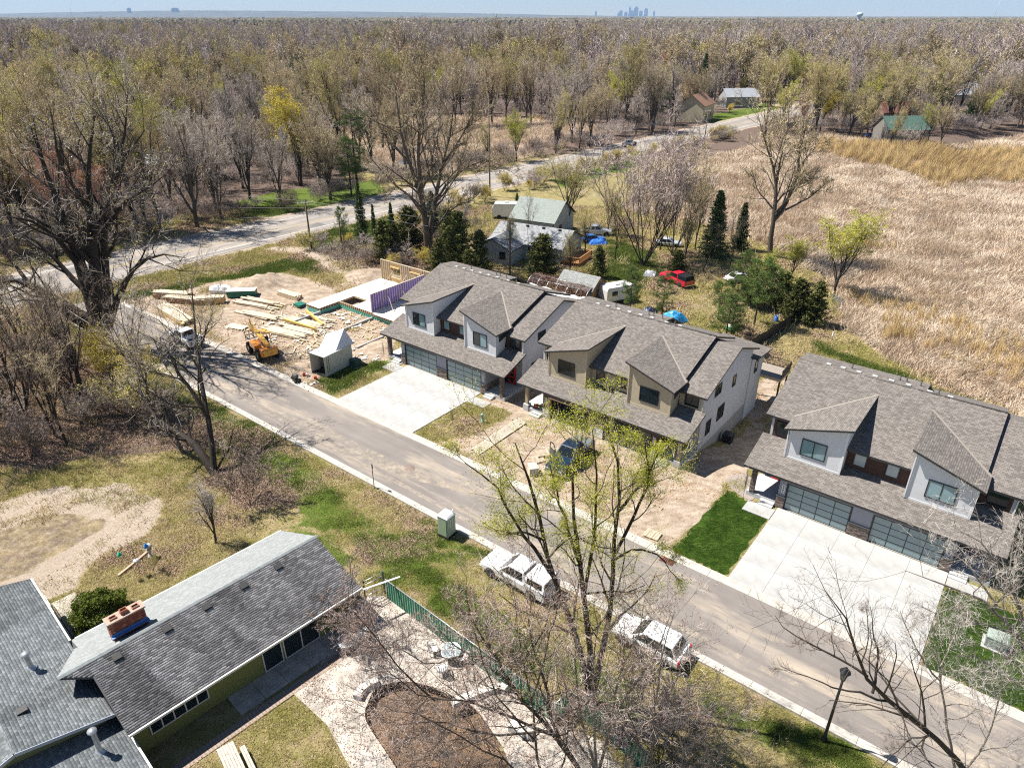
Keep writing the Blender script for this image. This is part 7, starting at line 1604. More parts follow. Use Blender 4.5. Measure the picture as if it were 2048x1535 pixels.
def conifer(seed, h, rad, kind):
    rng = np.random.default_rng(seed); parts = []; K = 5
    T = np.zeros((1, K, 3)); T[0, :, 2] = np.linspace(0, h, K); T[0, 1:-1, :2] = rng.normal(size=(K - 2, 2)) * 0.04; TR = np.linspace(h * 0.016, 0.02, K)[None]
    tr = [tubes(T, TR, 6) + (0,)]
    if kind in ('spruce', 'cedar'):
        up_ = kind == 'cedar'; zs, ln = [], []; z = h * 0.05
        while z < h * 0.985: k = rng.integers(6, 10); zs += list(z + rng.uniform(-0.1, 0.1, k)); z += 0.16 + 0.018 * (h - z)
        zs = np.array(zs); N = len(zs); a = rng.uniform(0, 2 * math.pi, N); L = (rad * (1 - zs / h) ** (0.6 if up_ else 0.85) + 0.12) * rng.uniform(0.5 if up_ else 0.6, 1.3 if up_ else 1.2, N)
        d = np.stack([np.cos(a), np.sin(a), np.full(N, 0.35 if up_ else -0.22)], 1); P = np.zeros((N, 4, 3)); P[:, 0, 2] = zs
        for k in range(1, 4): P[:, k] = P[:, k - 1] + d * (L / 3)[:, None]; d[:, 2] += 0.13
        tr.append(tubes(P, np.full((N, 4), 0.018) * np.array([1.2, 1, 0.7, 0.4]), 3) + (0,))
        C, _ = spawn(P, np.full((N, 4), 0.02), 11, rng, 0.12, 1.0, (35, 75), 0.38, 0.25 if up_ else -0.06, 3, 0.15)
        parts.append(spikes(C, rng, 0.055) + (0,)); i = rng.integers(0, len(C), len(C) * 2); parts.append(leaves(C[i, 1] + rng.normal(size=(len(i), 3)) * 0.08, rng, 0.13, 0.5) + (0,))
    elif kind == 'pine':
        N = 46; zs = np.sort(rng.uniform(h * 0.25, h * 0.97, N)); a = rng.uniform(0, 2 * math.pi, N); L = rad * (0.35 + 0.75 * np.sin(np.clip((zs / h - 0.2) / 0.8, 0, 1) * math.pi * 0.85 + 0.35)) * rng.uniform(0.5, 1.15, N)
        d = np.stack([np.cos(a), np.sin(a), rng.uniform(-0.1, 0.35, N)], 1); P = np.zeros((N, 5, 3)); P[:, 0, 2] = zs
        for k in range(1, 5): P[:, k] = P[:, k - 1] + norm(d) * (L / 4)[:, None]; d += rng.normal(size=d.shape) * 0.12 + np.array([0, 0, 0.06])
        tr.append(tubes(P, np.full((N, 5), 0.035) * np.array([1.3, 1.1, 0.9, 0.7, 0.5]), 4) + (0,))
        C, _ = spawn(P, np.full((N, 5), 0.03), 9, rng, 0.3, 1.0, (25, 65), 0.32, 0.1, 3, 0.2); tr.append(spikes(C, rng, 0.015) + (0,))
        e = np.concatenate([C[:, 2], C[:, 1], P[:, -1]]); i = rng.integers(0, len(e), 9000); b0 = e[i] + rng.normal(size=(9000, 3)) * np.array([0.16, 0.16, 0.09]); dd = norm(rng.normal(size=(9000, 3)) + np.array([0, 0, 0.5])) * rng.uniform(0.12, 0.3, (9000, 1)); s = norm(np.cross(dd, rng.normal(size=dd.shape))) * 0.028
        V = np.stack([b0 - s, b0 + s, b0 + dd + s * 0.4, b0 + dd - s * 0.4], 1); parts.append((V.reshape(-1, 3), np.arange(36000).reshape(-1, 4), 0))
    else:
        n = 7000 if kind == 'cedar' else 9000; t = rng.random(n); ph = rng.uniform(0, 2 * math.pi, n)
        if kind == 'cedar':
            prof = rad * np.clip((1 - t) ** 0.7 * (0.55 + 0.45 * np.minimum(t / 0.15, 1)), 0.05, None); lump = 1 + 0.42 * np.sin(ph * 3 + t * 13) * np.sin(t * 23 + ph * 2) + 0.2 * np.sin(ph * 7 + t * 41); rr = prof * lump * rng.uniform(0.4, 1.12, n) ** 0.5
            C = np.stack([np.cos(ph) * rr, np.sin(ph) * rr, 0.15 + t * (h - 0.15)], 1); parts.append(leaves(C, rng, 0.13) + (0,)); dd = norm(C * np.array([1, 1, 0]) + np.array([0, 0, 1.2])) * 0.45
            V = C[:3000] ; s = norm(np.cross(dd[:3000], rng.normal(size=(3000, 3)))) * 0.05; parts.append((np.stack([V - s, V + s, V + dd[:3000] + s * .3, V + dd[:3000] - s * .3], 1).reshape(-1, 3), np.arange(12000).reshape(-1, 4), 0))
        else:
            q = norm(rng.normal(size=(n, 3))); q[:, 2] = np.abs(q[:, 2]) * 1.0; lump = 1 + 0.13 * np.sin(q[:, 0] * 9 + 1) * np.sin(q[:, 1] * 8) + 0.1 * np.sin(q[:, 2] * 11 + q[:, 0] * 5); rr = lump * rng.uniform(0.72, 1.04, n)
            C = np.stack([q[:, 0] * rr * rad, q[:, 1] * rr * rad, 0.12 + q[:, 2] * rr * h], 1); parts.append(leaves(C, rng, 0.085) + (0,))
    return tr, parts
def cproto(seed, h, rad, kind, leafm):
    tr, cr = conifer(seed, h, rad, kind); return dict(trunk=joinm('trunk', tr, [M_barkd]), crown=joinm('crown', cr, [leafm]), h=h)
BASE = dict(n=(8, 6, 5, 3), w=0.022, n1=9, c0=0.18, a1=(10, 36), r1=1.4, up1=0.26, ang=(22, 48), ratio=(0.4, 0.5, 0.55, 0.6))
FARS = dict(n=(7, 6, 5, 0), w=0.055, far=True, s2=3, n1=8, c0=0.18, a1=(10, 38), r1=1.4, up1=0.24, ang=(22, 50), ratio=(0.4, 0.5, 0.55, 0.6))
def sp(b, **k): d = dict(b); d.update(k); return d
PR = {}
PR['grey'] = [proto('g%d' % i, 10 + i, 17, sp(BASE, trunk=0.4 + 0.08 * (i % 2), n1=8 + i % 3), M_barkd if i % 2 else M_bark, M_tw['grey']) for i in range(3)]
PR['tan'] = [proto('t%d' % i, 30 + i, 16, sp(BASE, leaf=1800, ls=0.085, trunk=0.45), M_bark, M_tw['tan'], M_lf['tanb']) for i in range(2)]
PR['olive'] = [proto('o%d' % i, 40 + i, 16, sp(BASE, leaf=3600, ls=0.10, lsp=0.2), M_barkd, M_tw['tan'], M_lf['olive']) for i in range(2)]
PR['lime'] = [proto('l%d' % i, 50 + i, 13, sp(BASE, leaf=5500, ls=0.12, lsp=0.25), M_barkd, M_tw['tan'], M_lf['lime']) for i in range(2)]
PR['yellow'] = [proto('y0', 60, 13, sp(BASE, leaf=6500, ls=0.13, lsp=0.28, up=0.02), M_barkd, M_tw['tan'], M_lf['yellow'])]
PR['rust'] = [proto('r0', 65, 14, sp(BASE, leaf=5000, ls=0.12, lsp=0.2), M_bark, M_tw['mauve'], M_lf['rust'])]
PR['vase'] = [proto('v%d' % i, 70 + i, 11, sp(BASE, n=(6, 5, 5, 2), w=0.018, stems=7, lean=0.3, trunk=0.6, r0=0.016, n1=5, c0=0.25, a1=(10, 30), ang=(18, 40)), M_bark, M_tw['tan' if i else 'mauve']) for i in range(2)]
PR['thin'] = [proto('th%d' % i, 75 + i, 12, sp(BASE, n=(5, 5, 4, 2), w=0.014, n1=5, trunk=0.55, r0=0.012), M_barkd, M_tw['dark' if i else 'tan']) for i in range(3)]
PR['shrub'] = [proto('s%d' % i, 80 + i, 4.2, sp(BASE, stems=8, lean=0.5, trunk=0.6, r0=0.012, n1=4, c0=0.2, n=(5, 5, 4, 0), w=0.012), M_barkd, M_tw[['mauve', 'dark', 'grey'][i]]) for i in range(3)]
PR['bush_olive'] = [proto('b%d' % i, 90 + i, 5.0, sp(BASE, stems=6, lean=0.4, trunk=0.6, r0=0.014, n1=4, c0=0.2, n=(5, 5, 4, 0), w=0.012, leaf=3000, ls=0.07, lsp=0.15), M_barkd, M_tw['tan'], M_lf[['olive', 'yellow'][i]]) for i in range(2)]
PR['spruce'] = [cproto(1, 10, 2.3, 'spruce', M_ndl), cproto(2, 10, 1.9, 'spruce', M_ndl)]
PR['blue'] = [cproto(3, 8, 2.2, 'spruce', M_blue)]
PR['pine'] = [cproto(4, 10, 2.6, 'pine', M_pine), cproto(5, 12, 3.2, 'pine', M_pine)]
PR['darkpine'] = [cproto(6, 14, 3.6, 'pine', M_ndl)]
PR['cedar'] = [cproto(7, 6, 1.9, 'cedar', M_ced), cproto(8, 7, 1.6, 'cedar', M_ced)]
PR['round'] = [cproto(9, 2.6, 1.75, 'round', M_bush)]
CATS = {'spruce': 'tree', 'shrub': 'shrub', 'bush_olive': 'shrub', 'round': 'shrub'}
NAMES = {'thin': 'bare_tree', 'grey': 'bare_tree', 'tan': 'bare_tree', 'olive': 'budding_tree', 'lime': 'budding_tree', 'yellow': 'budding_tree', 'rust': 'budding_tree', 'vase': 'bare_tree', 'shrub': 'bare_shrub', 'bush_olive': 'budding_shrub', 'spruce': 'spruce_tree', 'blue': 'spruce_tree', 'pine': 'pine_tree', 'darkpine': 'pine_tree', 'cedar': 'cedar_tree', 'round': 'round_bush'}
def plant(kind, x, y, z, h, label, group=None, wide=1.0, var=None, rz=None, lean=0.0):
    p = PR[kind][rnd.randrange(len(PR[kind])) if var is None else var]; s = h / p['h']
    o = empty(NAMES[kind], (x, y, z - 0.05), rnd.uniform(0, 6.28) if rz is None else rz, label=label, cat=CATS.get(kind, 'tree')); o.scale = (s * wide, s * wide, s)
    if lean: o.rotation_euler = (lean * math.cos(rnd.uniform(0, 6)), lean, o.rotation_euler[2])
    if group: o['group'] = group
    obj('trunk', p['trunk'], o); obj('crown', p['crown'], o); return o
def plant_px(kind, bx, by, ty, label, group=None, wide=1.0, var=None):
    p = GT(bx, by); h = max(0.8, px_h(bx, by, ty)); nH = (p - H0).dot(HN)
    if -11 < nH < 9.5 and p.y > 95: q = HN * ((-12.5 if nH < 3 else 11) - nH); p = Vector((p.x + q.x, p.y + q.y, p.z))     # nothing grows on the highway
    return plant(kind, p.x, p.y, p.z, h, label, group, wide, var)

# ---- named trees of the middle ground
for k, bx, by, ty, w, lab in (
    ('spruce', 1424, 515, 380, 1.3, 'tall dark spruce standing alone at the edge of the marsh'), ('spruce', 1478, 500, 405, 1.2, 'slimmer spruce right beside the tallest one'),
    ('blue', 866, 470, 382, 1.0, 'blue green spruce close behind the forked bare tree'), ('cedar', 1084, 560, 470, 1.25, 'broad dark cedar in front of the grey house'),
    ('cedar', 1196, 556, 492, 1.2, 'dark cedar between shed and green lawn patch'), ('cedar', 1352, 548, 500, 1.3, 'dark cedar just behind the red pickup'),
    ('cedar', 918, 545, 425, 1.3, 'tall ragged cedar nearest the grey house wing'), ('cedar', 962, 548, 462, 1.1, 'cedar between utility wires and grey house'), ('cedar', 895, 500, 418, 1.2, 'cedar behind the forked tree toward the highway'),
    ('cedar', 820, 500, 415, 1.3, 'yellowish cedar left of the forked tree'), ('cedar', 790, 520, 448, 1.1, 'low cedar beside the thin spruces'), ('cedar', 770, 525, 440, 1.2, 'cedar in the brush by the gravel track'),
    ('spruce', 726, 490, 362, 0.6, 'thin tall spruce nearest the utility pole'), ('spruce', 752, 500, 408, 0.55, 'narrow spruce second from the utility pole'), ('spruce', 788, 508, 405, 0.6, 'narrow ragged spruce behind the stud walls'), ('pine', 690, 500, 412, 0.55, 'spindly half dead pine beside the gravel track'),
    ('darkpine', 742, 395, 222, 1.05, 'big dark pine beyond the highway, tallest evergreen of the middle'), ('pine', 778, 410, 288, 1.1, 'greener pine leaning out of the big dark pine'),
    ('pine', 1322, 648, 548, 1.0, 'bushy young pine between red pickup and blue tarp'), ('pine', 1258, 642, 535, 0.75, 'thin open pine beside the white camper'),
    ('pine', 1462, 668, 545, 1.0, 'front pine of the row by the silt fence'), ('pine', 1508, 650, 508, 0.9, 'tallest pine of the row by the silt fence'), ('pine', 1448, 700, 585, 1.1, 'lime tinted pine behind the roof of the tan house'), ('pine', 1540, 620, 530, 1.0, 'pine behind the blue barrel'),
    ('cedar', 1588, 640, 555, 1.2, 'dark cedar at the end of the silt fence'), ('cedar', 1625, 650, 560, 1.25, 'rusty green cedar beyond the silt fence'), ('cedar', 1560, 615, 540, 1.2, 'cedar between the pines and the pond'),
    ('lime', 1668, 585, 428, 1.15, 'spreading pale green tree above the small pond'), ('lime', 1580, 560, 470, 1.0, 'small lime green tree beside the forked marsh tree'),
    ('olive', 1132, 460, 318, 1.15, 'olive budding tree beside the pale garage roof'), ('vase', 1286, 532, 310, 1.1, 'wide bare many stemmed tree behind the shed'), ('vase', 1345, 510, 340, 1.0, 'second many stemmed bare tree toward the spruces'), ('tan', 1390, 495, 350, 0.7, 'slender bare tree left of the tall spruce'), ('tan', 1215, 470, 360, 0.9, 'bare tree behind the old white pickup'),
    ('olive', 1140, 545, 470, 0.8, 'small budding tree standing in the wooden deck'), ('grey', 925, 470, 385, 1.0, 'small bare tree by the motorhome'), ('shrub', 945, 480, 440, 1.4, 'bare brush beside the motorhome'),
    ('spruce', 1034, 415, 385, 1.2, 'tiny spruce behind the motorhome'), ('yellow', 1640, 262, 178, 1.1, 'bright yellow green willow at the far marsh corner'), ('tan', 1697, 272, 160, 1.35, 'round crowned tan tree beside the yellow willow'), ('olive', 1735, 268, 185, 1.1, 'olive tree left of the teal roofed garage'),
    ('darkpine', 1860, 258, 165, 1.1, 'dark pine right of the maroon roof'), ('spruce', 1935, 250, 180, 1.2, 'dark spruce among trees at the far right'), ('lime', 1855, 285, 215, 1.0, 'lime leafed tree right of the teal garage'), ('lime', 1960, 260, 185, 0.9, 'slim lime tree beside the far right spruce'), ('shrub', 1812, 290, 258, 1.5, 'grey brush against the teal garage wall'),
    ('yellow', 603, 372, 192, 1.0, 'yellow leafed tree standing over the far driveway'), ('olive', 1030, 342, 262, 0.9, 'small budding tree in the marsh strip beside the tallest pole'), ('lime', 1108, 335, 245, 1.0, 'lime tree at the far side of the highway'), ('olive', 1190, 318, 200, 0.9, 'budding tree along the far highway verge'),
    ('yellow', 1458, 228, 208, 1.6, 'low golden shrub on the far lawn'), ('lime', 1580, 200, 110, 1.0, 'vivid lime tree rising beyond the highway end'), ('lime', 1500, 190, 118, 1.2, 'broad lime crowned tree beyond the white house'),
    ('grey', 395, 455, 175, 1.05, 'big dark bare tree left of the far sheds, on the highway bank'), ('grey', 500, 400, 200, 1.0, 'bare tree between the far sheds'), ('tan', 700, 410, 215, 0.9, 'tall bare tree left of the dark pine'), ('grey', 930, 370, 190, 0.8, 'slim bare tree left of the tallest pole'), ('tan', 660, 400, 250, 0.8, 'thin bare tree at the far driveway'),
    ('tan', 150, 470, 140, 1.0, 'tall budding tree with yellow top in the left wood'), ('olive', 60, 480, 210, 1.0, 'tangled olive tree at the left edge beyond the highway'), ('grey', 275, 460, 165, 1.1, 'fan shaped bare tree of many dark limbs left of the far sheds')):
    plant_px(k, bx, by, ty, lab, None, w)
for k, bx, by, ty, w, lab in (('olive', 1170, 505, 430, 0.9, 'small olive tree beside the wooden deck'), ('thin', 1230, 520, 400, 1.0, 'thin bare tree left of the many stemmed tree'), ('thin', 1320, 500, 385, 1.0, 'thin bare tree right of the many stemmed tree'), ('tan', 1370, 520, 420, 0.9, 'bare tan tree behind the red pickup'), ('thin', 1405, 545, 440, 0.9, 'thin bare tree in front of the tall spruce'), ('pine', 1480, 590, 500, 1.0, 'pine in front of the half hidden white car'), ('pine', 1435, 640, 560, 0.9, 'low pine left of the silt fence row'), ('lime', 1530, 600, 500, 0.9, 'lime tinted sapling among the pines'), ('cedar', 1500, 610, 535, 1.1, 'dark cedar between the two front pines'), ('thin', 1460, 530, 420, 0.9, 'bare tree between the two spruces and the pines'), ('olive', 1010, 520, 440, 0.8, 'olive budding tree beside the transformer pole'), ('thin', 1060, 500, 400, 0.8, 'thin bare tree rising over the grey house roof'), ('cedar', 880, 560, 480, 1.1, 'cedar close behind the roof ridge of the white twin house'), ('cedar', 940, 575, 500, 1.1, 'low cedar left of the transformer pole'), ('shrub', 1000, 590, 560, 1.5, 'brush at the foot of the transformer pole'), ('shrub', 1240, 480, 440, 1.6, 'brown brush behind the green lawn patch'), ('olive', 1775, 300, 225, 0.9, 'olive tree before the teal roofed garage'), ('thin', 1830, 300, 205, 1.0, 'bare tree at the corner of the teal roofed garage'), ('tan', 1880, 295, 190, 1.0, 'bare tan tree right of the teal roofed garage'), ('olive', 1720, 285, 205, 1.0, 'olive tree by the blue far car')): plant_px(k, bx, by, ty, lab, None, w)
r_ = random.Random(41); fronts = [(bx, by, ty) for bx, by, ty in ((20, 500, 200), (105, 490, 250), (215, 475, 190), (330, 462, 210), (445, 440, 190), (555, 415, 215), (640, 390, 200), (20, 420, 120), (110, 400, 110), (230, 380, 100), (340, 350, 120), (430, 330, 110), (520, 320, 115), (690, 330, 130), (760, 300, 110), (830, 262, 105), (880, 258, 120), (905, 256, 90), (950, 255, 115), (985, 252, 95), (1020, 250, 110), (1065, 248, 90), (1100, 246, 110), (1150, 244, 92), (1200, 240, 105), (1245, 262, 100), (1290, 262, 130), (1325, 268, 105), (1180, 300, 170), (1235, 300, 160), (1345, 245, 120), (1530, 205, 100), (1610, 195, 95), (1680, 215, 110), (1760, 210, 105), (1830, 205, 110), (1900, 235, 120), (1985, 245, 105), (2030, 240, 130))]
for bx, by, ty in fronts: plant_px(r_.choice(['grey', 'grey', 'tan', 'tan', 'olive']), bx + r_.uniform(-8, 8), by, ty, 'tall pale bare tree in the front row of the wood along highway and marsh', 'front row of the wood', r_.uniform(0.7, 0.95))
plant('round', *G(203, 1236)[:2], 0, 2.15, 'round clipped evergreen bush beside the brick chimney', None, 1.2)
plant('bush_olive', *G(306, 1140)[:2], 0, 1.1, 'small green garden plant with hose reel in the flower bed', None, 0.8, 0)
plant_px('shrub', 500, 1010, 930, 'dark bare shrub on the lawn behind the ranch house roof', None, 1.2, 1)
plant_px('grey', 432, 1085, 960, 'young bare tree on the ranch lawn beside the flower bed', None, 1.0)
# young staked saplings
for bx, by, ty, lab in ((906, 855, 805, 'thin sapling on the dry lawn right of the white driveway'), (686, 768, 745, 'thin sapling on the lawn by the green transformer'), (768, 715, 680, 'thin sapling at the corner of the white twin house'), (1485, 1000, 930, 'sapling in the gravel bed of the nearest house')):
    plant_px('grey', bx, by, ty, lab, None, 0.25)

# ---- near trees grown along limbs seen in the photo
def near_tree(name, label, base, limbs, spec, bark, tw, lf=None, seed=1, r0=0.3, depth=1.5, cat='tree', dys=None):
    """limbs: list of photo paths starting at or near the trunk; each gets its own depth so the crown is round"""
    rng = np.random.default_rng(seed); g = G(*base); y0 = g.y; L, LR, seen = [], [], []
    for k, (path, ra, rb) in enumerate(limbs):
        dy = rng.uniform(-depth, depth) if dys is None else dys[k]; n = len(path); P = []
        ys = y0
        if path[0] != base and seen:      # a fork starts on the limb it leaves
            A = np.array(seen); ys = A[np.argmin((A[:, 0] - path[0][0]) ** 2 + (A[:, 1] - path[0][1]) ** 2), 2]
        yy = [ys + dy * (i / max(1, n - 1)) ** 1.2 for i in range(n)]
        for i in range(n - 1): seen += [(path[i][0] + (path[i + 1][0] - path[i][0]) * t, path[i][1] + (path[i + 1][1] - path[i][1]) * t, yy[i] + (yy[i + 1] - yy[i]) * t) for t in (0, 0.2, 0.4, 0.6, 0.8, 1)]
        for (px, py), y_ in zip(path, yy): P.append(np.array(AY(px, py, y_)))
        if path[0] == base: P[0] = np.array([g.x, g.y, -0.1])
        P, rr = resample(np.array(P) - np.array([g.x, g.y, 0]), np.linspace(ra, rb, n), 9); P[1:-1] += rng.normal(size=(7, 3)) * 0.04; L.append(P); LR.append(rr)
    L, LR = np.array(L), np.array(LR); LR[:, 0] *= 1.0
    tr, cr = crown_from(L, LR, rng, spec)
    o = empty(name, (g.x, g.y, 0), 0, label=label, cat=cat)
    obj('trunk', joinm('trunk', [tubes(L, LR, 9) + (0,)] + tr, [bark]), o); obj('crown', joinm('crown', cr, [tw] + ([lf] if lf else [])), o)
    return o
NEAR = dict(dark3=1, n=(9, 6, 5, 3), w=0.0085, ratio=(0.34, 0.5, 0.55, 0.6), t0=0.25, rmin=0.012, s2=5, up=0.1, jit=0.2)
near_tree('budding_tree', 'large forked tree with yellow green young leaves between street and green fence', (1183, 1405), [
    ([(1183, 1405), (1172, 1330), (1140, 1240), (1105, 1150), (1082, 1050), (1052, 940), (1030, 885)], 0.21, 0.025), ([(1183, 1405), (1178, 1300), (1165, 1180), (1152, 1070), (1142, 960), (1165, 870)], 0.21, 0.025),
    ([(1183, 1405), (1200, 1320), (1222, 1220), (1228, 1110), (1242, 1010), (1232, 900), (1210, 835)], 0.2, 0.025), ([(1108, 1155), (1060, 1085), (1030, 1045), (985, 960), (930, 925)], 0.11, 0.02), ([(1226, 1120), (1270, 1095), (1320, 1110), (1365, 1175)], 0.08, 0.015),
    ([(1090, 1080), (1050, 1060), (1000, 1070), (960, 1040)], 0.07, 0.015), ([(1160, 1130), (1120, 1010), (1100, 930)], 0.1, 0.02), ([(1238, 1020), (1290, 960), (1320, 900)], 0.09, 0.02), ([(1228, 1110), (1275, 1020), (1300, 950), (1290, 880)], 0.1, 0.02), ([(1168, 1190), (1190, 1060), (1195, 960), (1185, 860)], 0.1, 0.02)],
    sp(NEAR, leaf=40000, ls=0.034, lsp=0.13, n=(9, 6, 5, 3), ratio=(0.27, 0.5, 0.55, 0.6)), M_barkd, M_tw['tan'], M_lf['lime'], 3, depth=2.6)
near_tree('bare_tree', 'leaning bare tree of several trunks on the near verge, casting long shadows over the street', (428, 945), [
    ([(428, 945), (405, 905), (365, 870), (320, 845), (290, 800), (275, 770)], 0.42, 0.06), ([(428, 945), (422, 880), (412, 813), (402, 755), (396, 700), (388, 620), (382, 560)], 0.30, 0.03), ([(412, 830), (385, 780), (355, 745), (340, 700), (290, 670), (250, 650)], 0.18, 0.02),
    ([(400, 745), (370, 690), (320, 640), (260, 615)], 0.09, 0.015), ([(400, 800), (370, 760), (300, 740), (250, 700), (215, 690)], 0.1, 0.015), ([(396, 700), (420, 640), (430, 590)], 0.07, 0.015), ([(428, 945), (455, 900), (470, 850)], 0.12, 0.02)],
    sp(NEAR, n=(14, 7, 5, 2), w=0.011, leaf=2500, ls=0.05, lsp=0.1), M_barkd, M_tw['grey'], M_lf['olive'], 5, dys=(7, 10, 5, 4, 4, 2, 2))
near_tree('bare_tree', 'huge dark many trunked tree at the street corner by the stop sign', (205, 700), [
    ([(205, 700), (198, 640), (170, 560), (150, 500), (120, 420), (90, 330), (60, 250)], 1.05, 0.06), ([(205, 700), (205, 640), (190, 540), (182, 440), (175, 330), (190, 230)], 1.0, 0.06), ([(205, 700), (212, 640), (210, 540), (205, 440), (240, 330), (290, 260)], 0.85, 0.05),
    ([(205, 700), (222, 640), (238, 585), (268, 535), (312, 505), (372, 516)], 0.5, 0.03), ([(200, 670), (150, 640), (90, 590), (30, 560), (-40, 570)], 0.55, 0.04), ([(185, 640), (120, 600), (60, 570), (10, 500), (-30, 420)], 0.5, 0.04), ([(180, 560), (110, 470), (60, 440), (0, 430)], 0.35, 0.03),
    ([(200, 470), (250, 400), (290, 380), (330, 350)], 0.3, 0.03), ([(178, 420), (120, 330), (100, 220)], 0.3, 0.03), ([(225, 380), (250, 260), (255, 190)], 0.25, 0.03), ([(205, 700), (150, 715), (90, 740), (40, 745)], 0.22, 0.03), ([(160, 530), (210, 430), (230, 330), (225, 250)], 0.3, 0.03)],
    sp(NEAR, n=(10, 6, 5, 2), w=0.02, ratio=(0.36, 0.5, 0.55, 0.6), rmin=0.03, leaf=2000, ls=0.085, lsp=0.2), M_barkd, M_tw['grey'], M_lf['olive'], 7, depth=8)
near_tree('bare_tree', 'tall forked bare tree with arching limbs behind the white twin house', (856, 528), [
    ([(856, 528), (852, 450), (843, 390), (822, 340), (800, 260), (790, 170)], 0.62, 0.05), ([(856, 528), (862, 450), (872, 390), (885, 330), (905, 250), (908, 170)], 0.52, 0.05), ([(868, 410), (890, 372), (930, 335), (975, 318), (1008, 335)], 0.26, 0.03), ([(862, 470), (890, 430), (920, 408), (950, 400)], 0.22, 0.03),
    ([(845, 395), (820, 372), (795, 370), (770, 395)], 0.18, 0.03), ([(840, 380), (835, 280), (850, 180), (845, 120)], 0.3, 0.04), ([(880, 340), (925, 270), (960, 200)], 0.22, 0.03), ([(820, 330), (770, 270), (740, 220)], 0.2, 0.03)],
    sp(NEAR, n=(16, 7, 6, 3), w=0.03, rmin=0.03), M_bark, M_tw['tan'], None, 11, depth=6)
near_tree('bare_tree', 'tall forked bare tree rising alone over the reed marsh', (1540, 512), [
    ([(1540, 512), (1546, 440), (1553, 385), (1550, 345), (1530, 285), (1515, 225)], 0.45, 0.03), ([(1548, 440), (1570, 415), (1590, 365), (1605, 325), (1640, 285)], 0.36, 0.03), ([(1552, 380), (1560, 320), (1575, 260), (1580, 200)], 0.2, 0.025), ([(1595, 360), (1600, 300), (1615, 240)], 0.18, 0.025), ([(1570, 420), (1620, 395), (1660, 360)], 0.18, 0.03), ([(1548, 420), (1515, 380), (1500, 330)], 0.16, 0.03)],
    sp(NEAR, n=(16, 7, 6, 3), w=0.034, rmin=0.03), M_bark, M_tw['tan'], None, 13, depth=5)
near_tree('bare_tree', 'bare reddish budded tree with spreading low limbs over the leafy pool', (1165, 1545), [
    ([(1165, 1545), (1105, 1460), (1040, 1390), (980, 1330), (925, 1310), (870, 1250)], 0.13, 0.015), ([(1165, 1545), (1110, 1455), (1085, 1350), (1060, 1270), (1065, 1190)], 0.12, 0.015), ([(1110, 1470), (1020, 1430), (930, 1400), (840, 1390), (760, 1330)], 0.09, 0.012), ([(1040, 1390), (980, 1300), (950, 1250), (930, 1180)], 0.08, 0.012), ([(1105, 1460), (980, 1470), (880, 1440), (800, 1450), (700, 1400)], 0.07, 0.012), ([(925, 1310), (860, 1330), (790, 1290), (720, 1280)], 0.05, 0.01), ([(870, 1400), (800, 1340), (740, 1260), (690, 1200)], 0.05, 0.01)],
    sp(NEAR, n=(18, 7, 5, 2), w=0.009, ratio=(0.34, 0.5, 0.55, 0.6), rmin=0.012, leaf=12000, ls=0.032, lsp=0.05), M_bark, M_tw['mauve'], M_lf['red'], 17, depth=2.0)
near_tree('bare_tree', 'bare many stemmed tree at the bottom edge beside the kinked green fence', (1195, 1550), [
    ([(1195, 1550), (1165, 1450), (1155, 1370), (1150, 1290), (1155, 1220)], 0.09, 0.012), ([(1195, 1550), (1190, 1440), (1185, 1360), (1195, 1260), (1185, 1200)], 0.08, 0.012), ([(1195, 1550), (1220, 1450), (1260, 1380), (1310, 1310), (1340, 1230)], 0.09, 0.012), ([(1220, 1450), (1235, 1350), (1275, 1270), (1290, 1190)], 0.06, 0.01), ([(1195, 1550), (1150, 1470), (1120, 1390), (1110, 1300)], 0.07, 0.01)],
    sp(NEAR, n=(12, 6, 5, 2), w=0.0075, ratio=(0.34, 0.5, 0.55, 0.6), rmin=0.010, leaf=6000, ls=0.032, lsp=0.05), M_barkl, M_tw['grey'], M_lf['red'], 19, depth=1.6)
near_tree('bare_tree', 'small bare tree at the bottom edge near the open white SUV', (1300, 1560), [
    ([(1300, 1560), (1305, 1460), (1312, 1380), (1330, 1280), (1350, 1220)], 0.07, 0.01), ([(1300, 1560), (1270, 1480), (1255, 1390), (1240, 1300)], 0.05, 0.01), ([(1305, 1460), (1360, 1420), (1400, 1400), (1450, 1390)], 0.05, 0.01), ([(1300, 1560), (1360, 1490), (1420, 1470), (1480, 1480)], 0.05, 0.01)],
    sp(NEAR, n=(12, 6, 5, 2), w=0.007, rmin=0.009, leaf=5000, ls=0.03, lsp=0.05), M_barkl, M_tw['grey'], M_lf['red'], 23, depth=1.4)
near_tree('bare_tree', 'thick leaning bare trunk with fan of limbs over the street by the lamp post', (1945, 1560), [
    ([(1945, 1560), (1905, 1505), (1862, 1468), (1784, 1402), (1751, 1373), (1726, 1340), (1703, 1273), (1688, 1228), (1650, 1180)], 0.17, 0.012), ([(1784, 1402), (1734, 1392), (1680, 1377), (1622, 1356), (1560, 1330)], 0.07, 0.01), ([(1735, 1352), (1709, 1331), (1635, 1298), (1573, 1261), (1550, 1230)], 0.07, 0.01), ([(1745, 1385), (1752, 1340), (1759, 1315), (1746, 1257), (1740, 1210)], 0.07, 0.01), ([(1862, 1468), (1820, 1480), (1780, 1510), (1750, 1550)], 0.05, 0.01)],
    sp(NEAR, n=(15, 7, 5, 2), w=0.0065, ratio=(0.27, 0.5, 0.55, 0.6), rmin=0.007, t0=0.2), M_bark, M_tw['dark'], None, 29, depth=1.5)
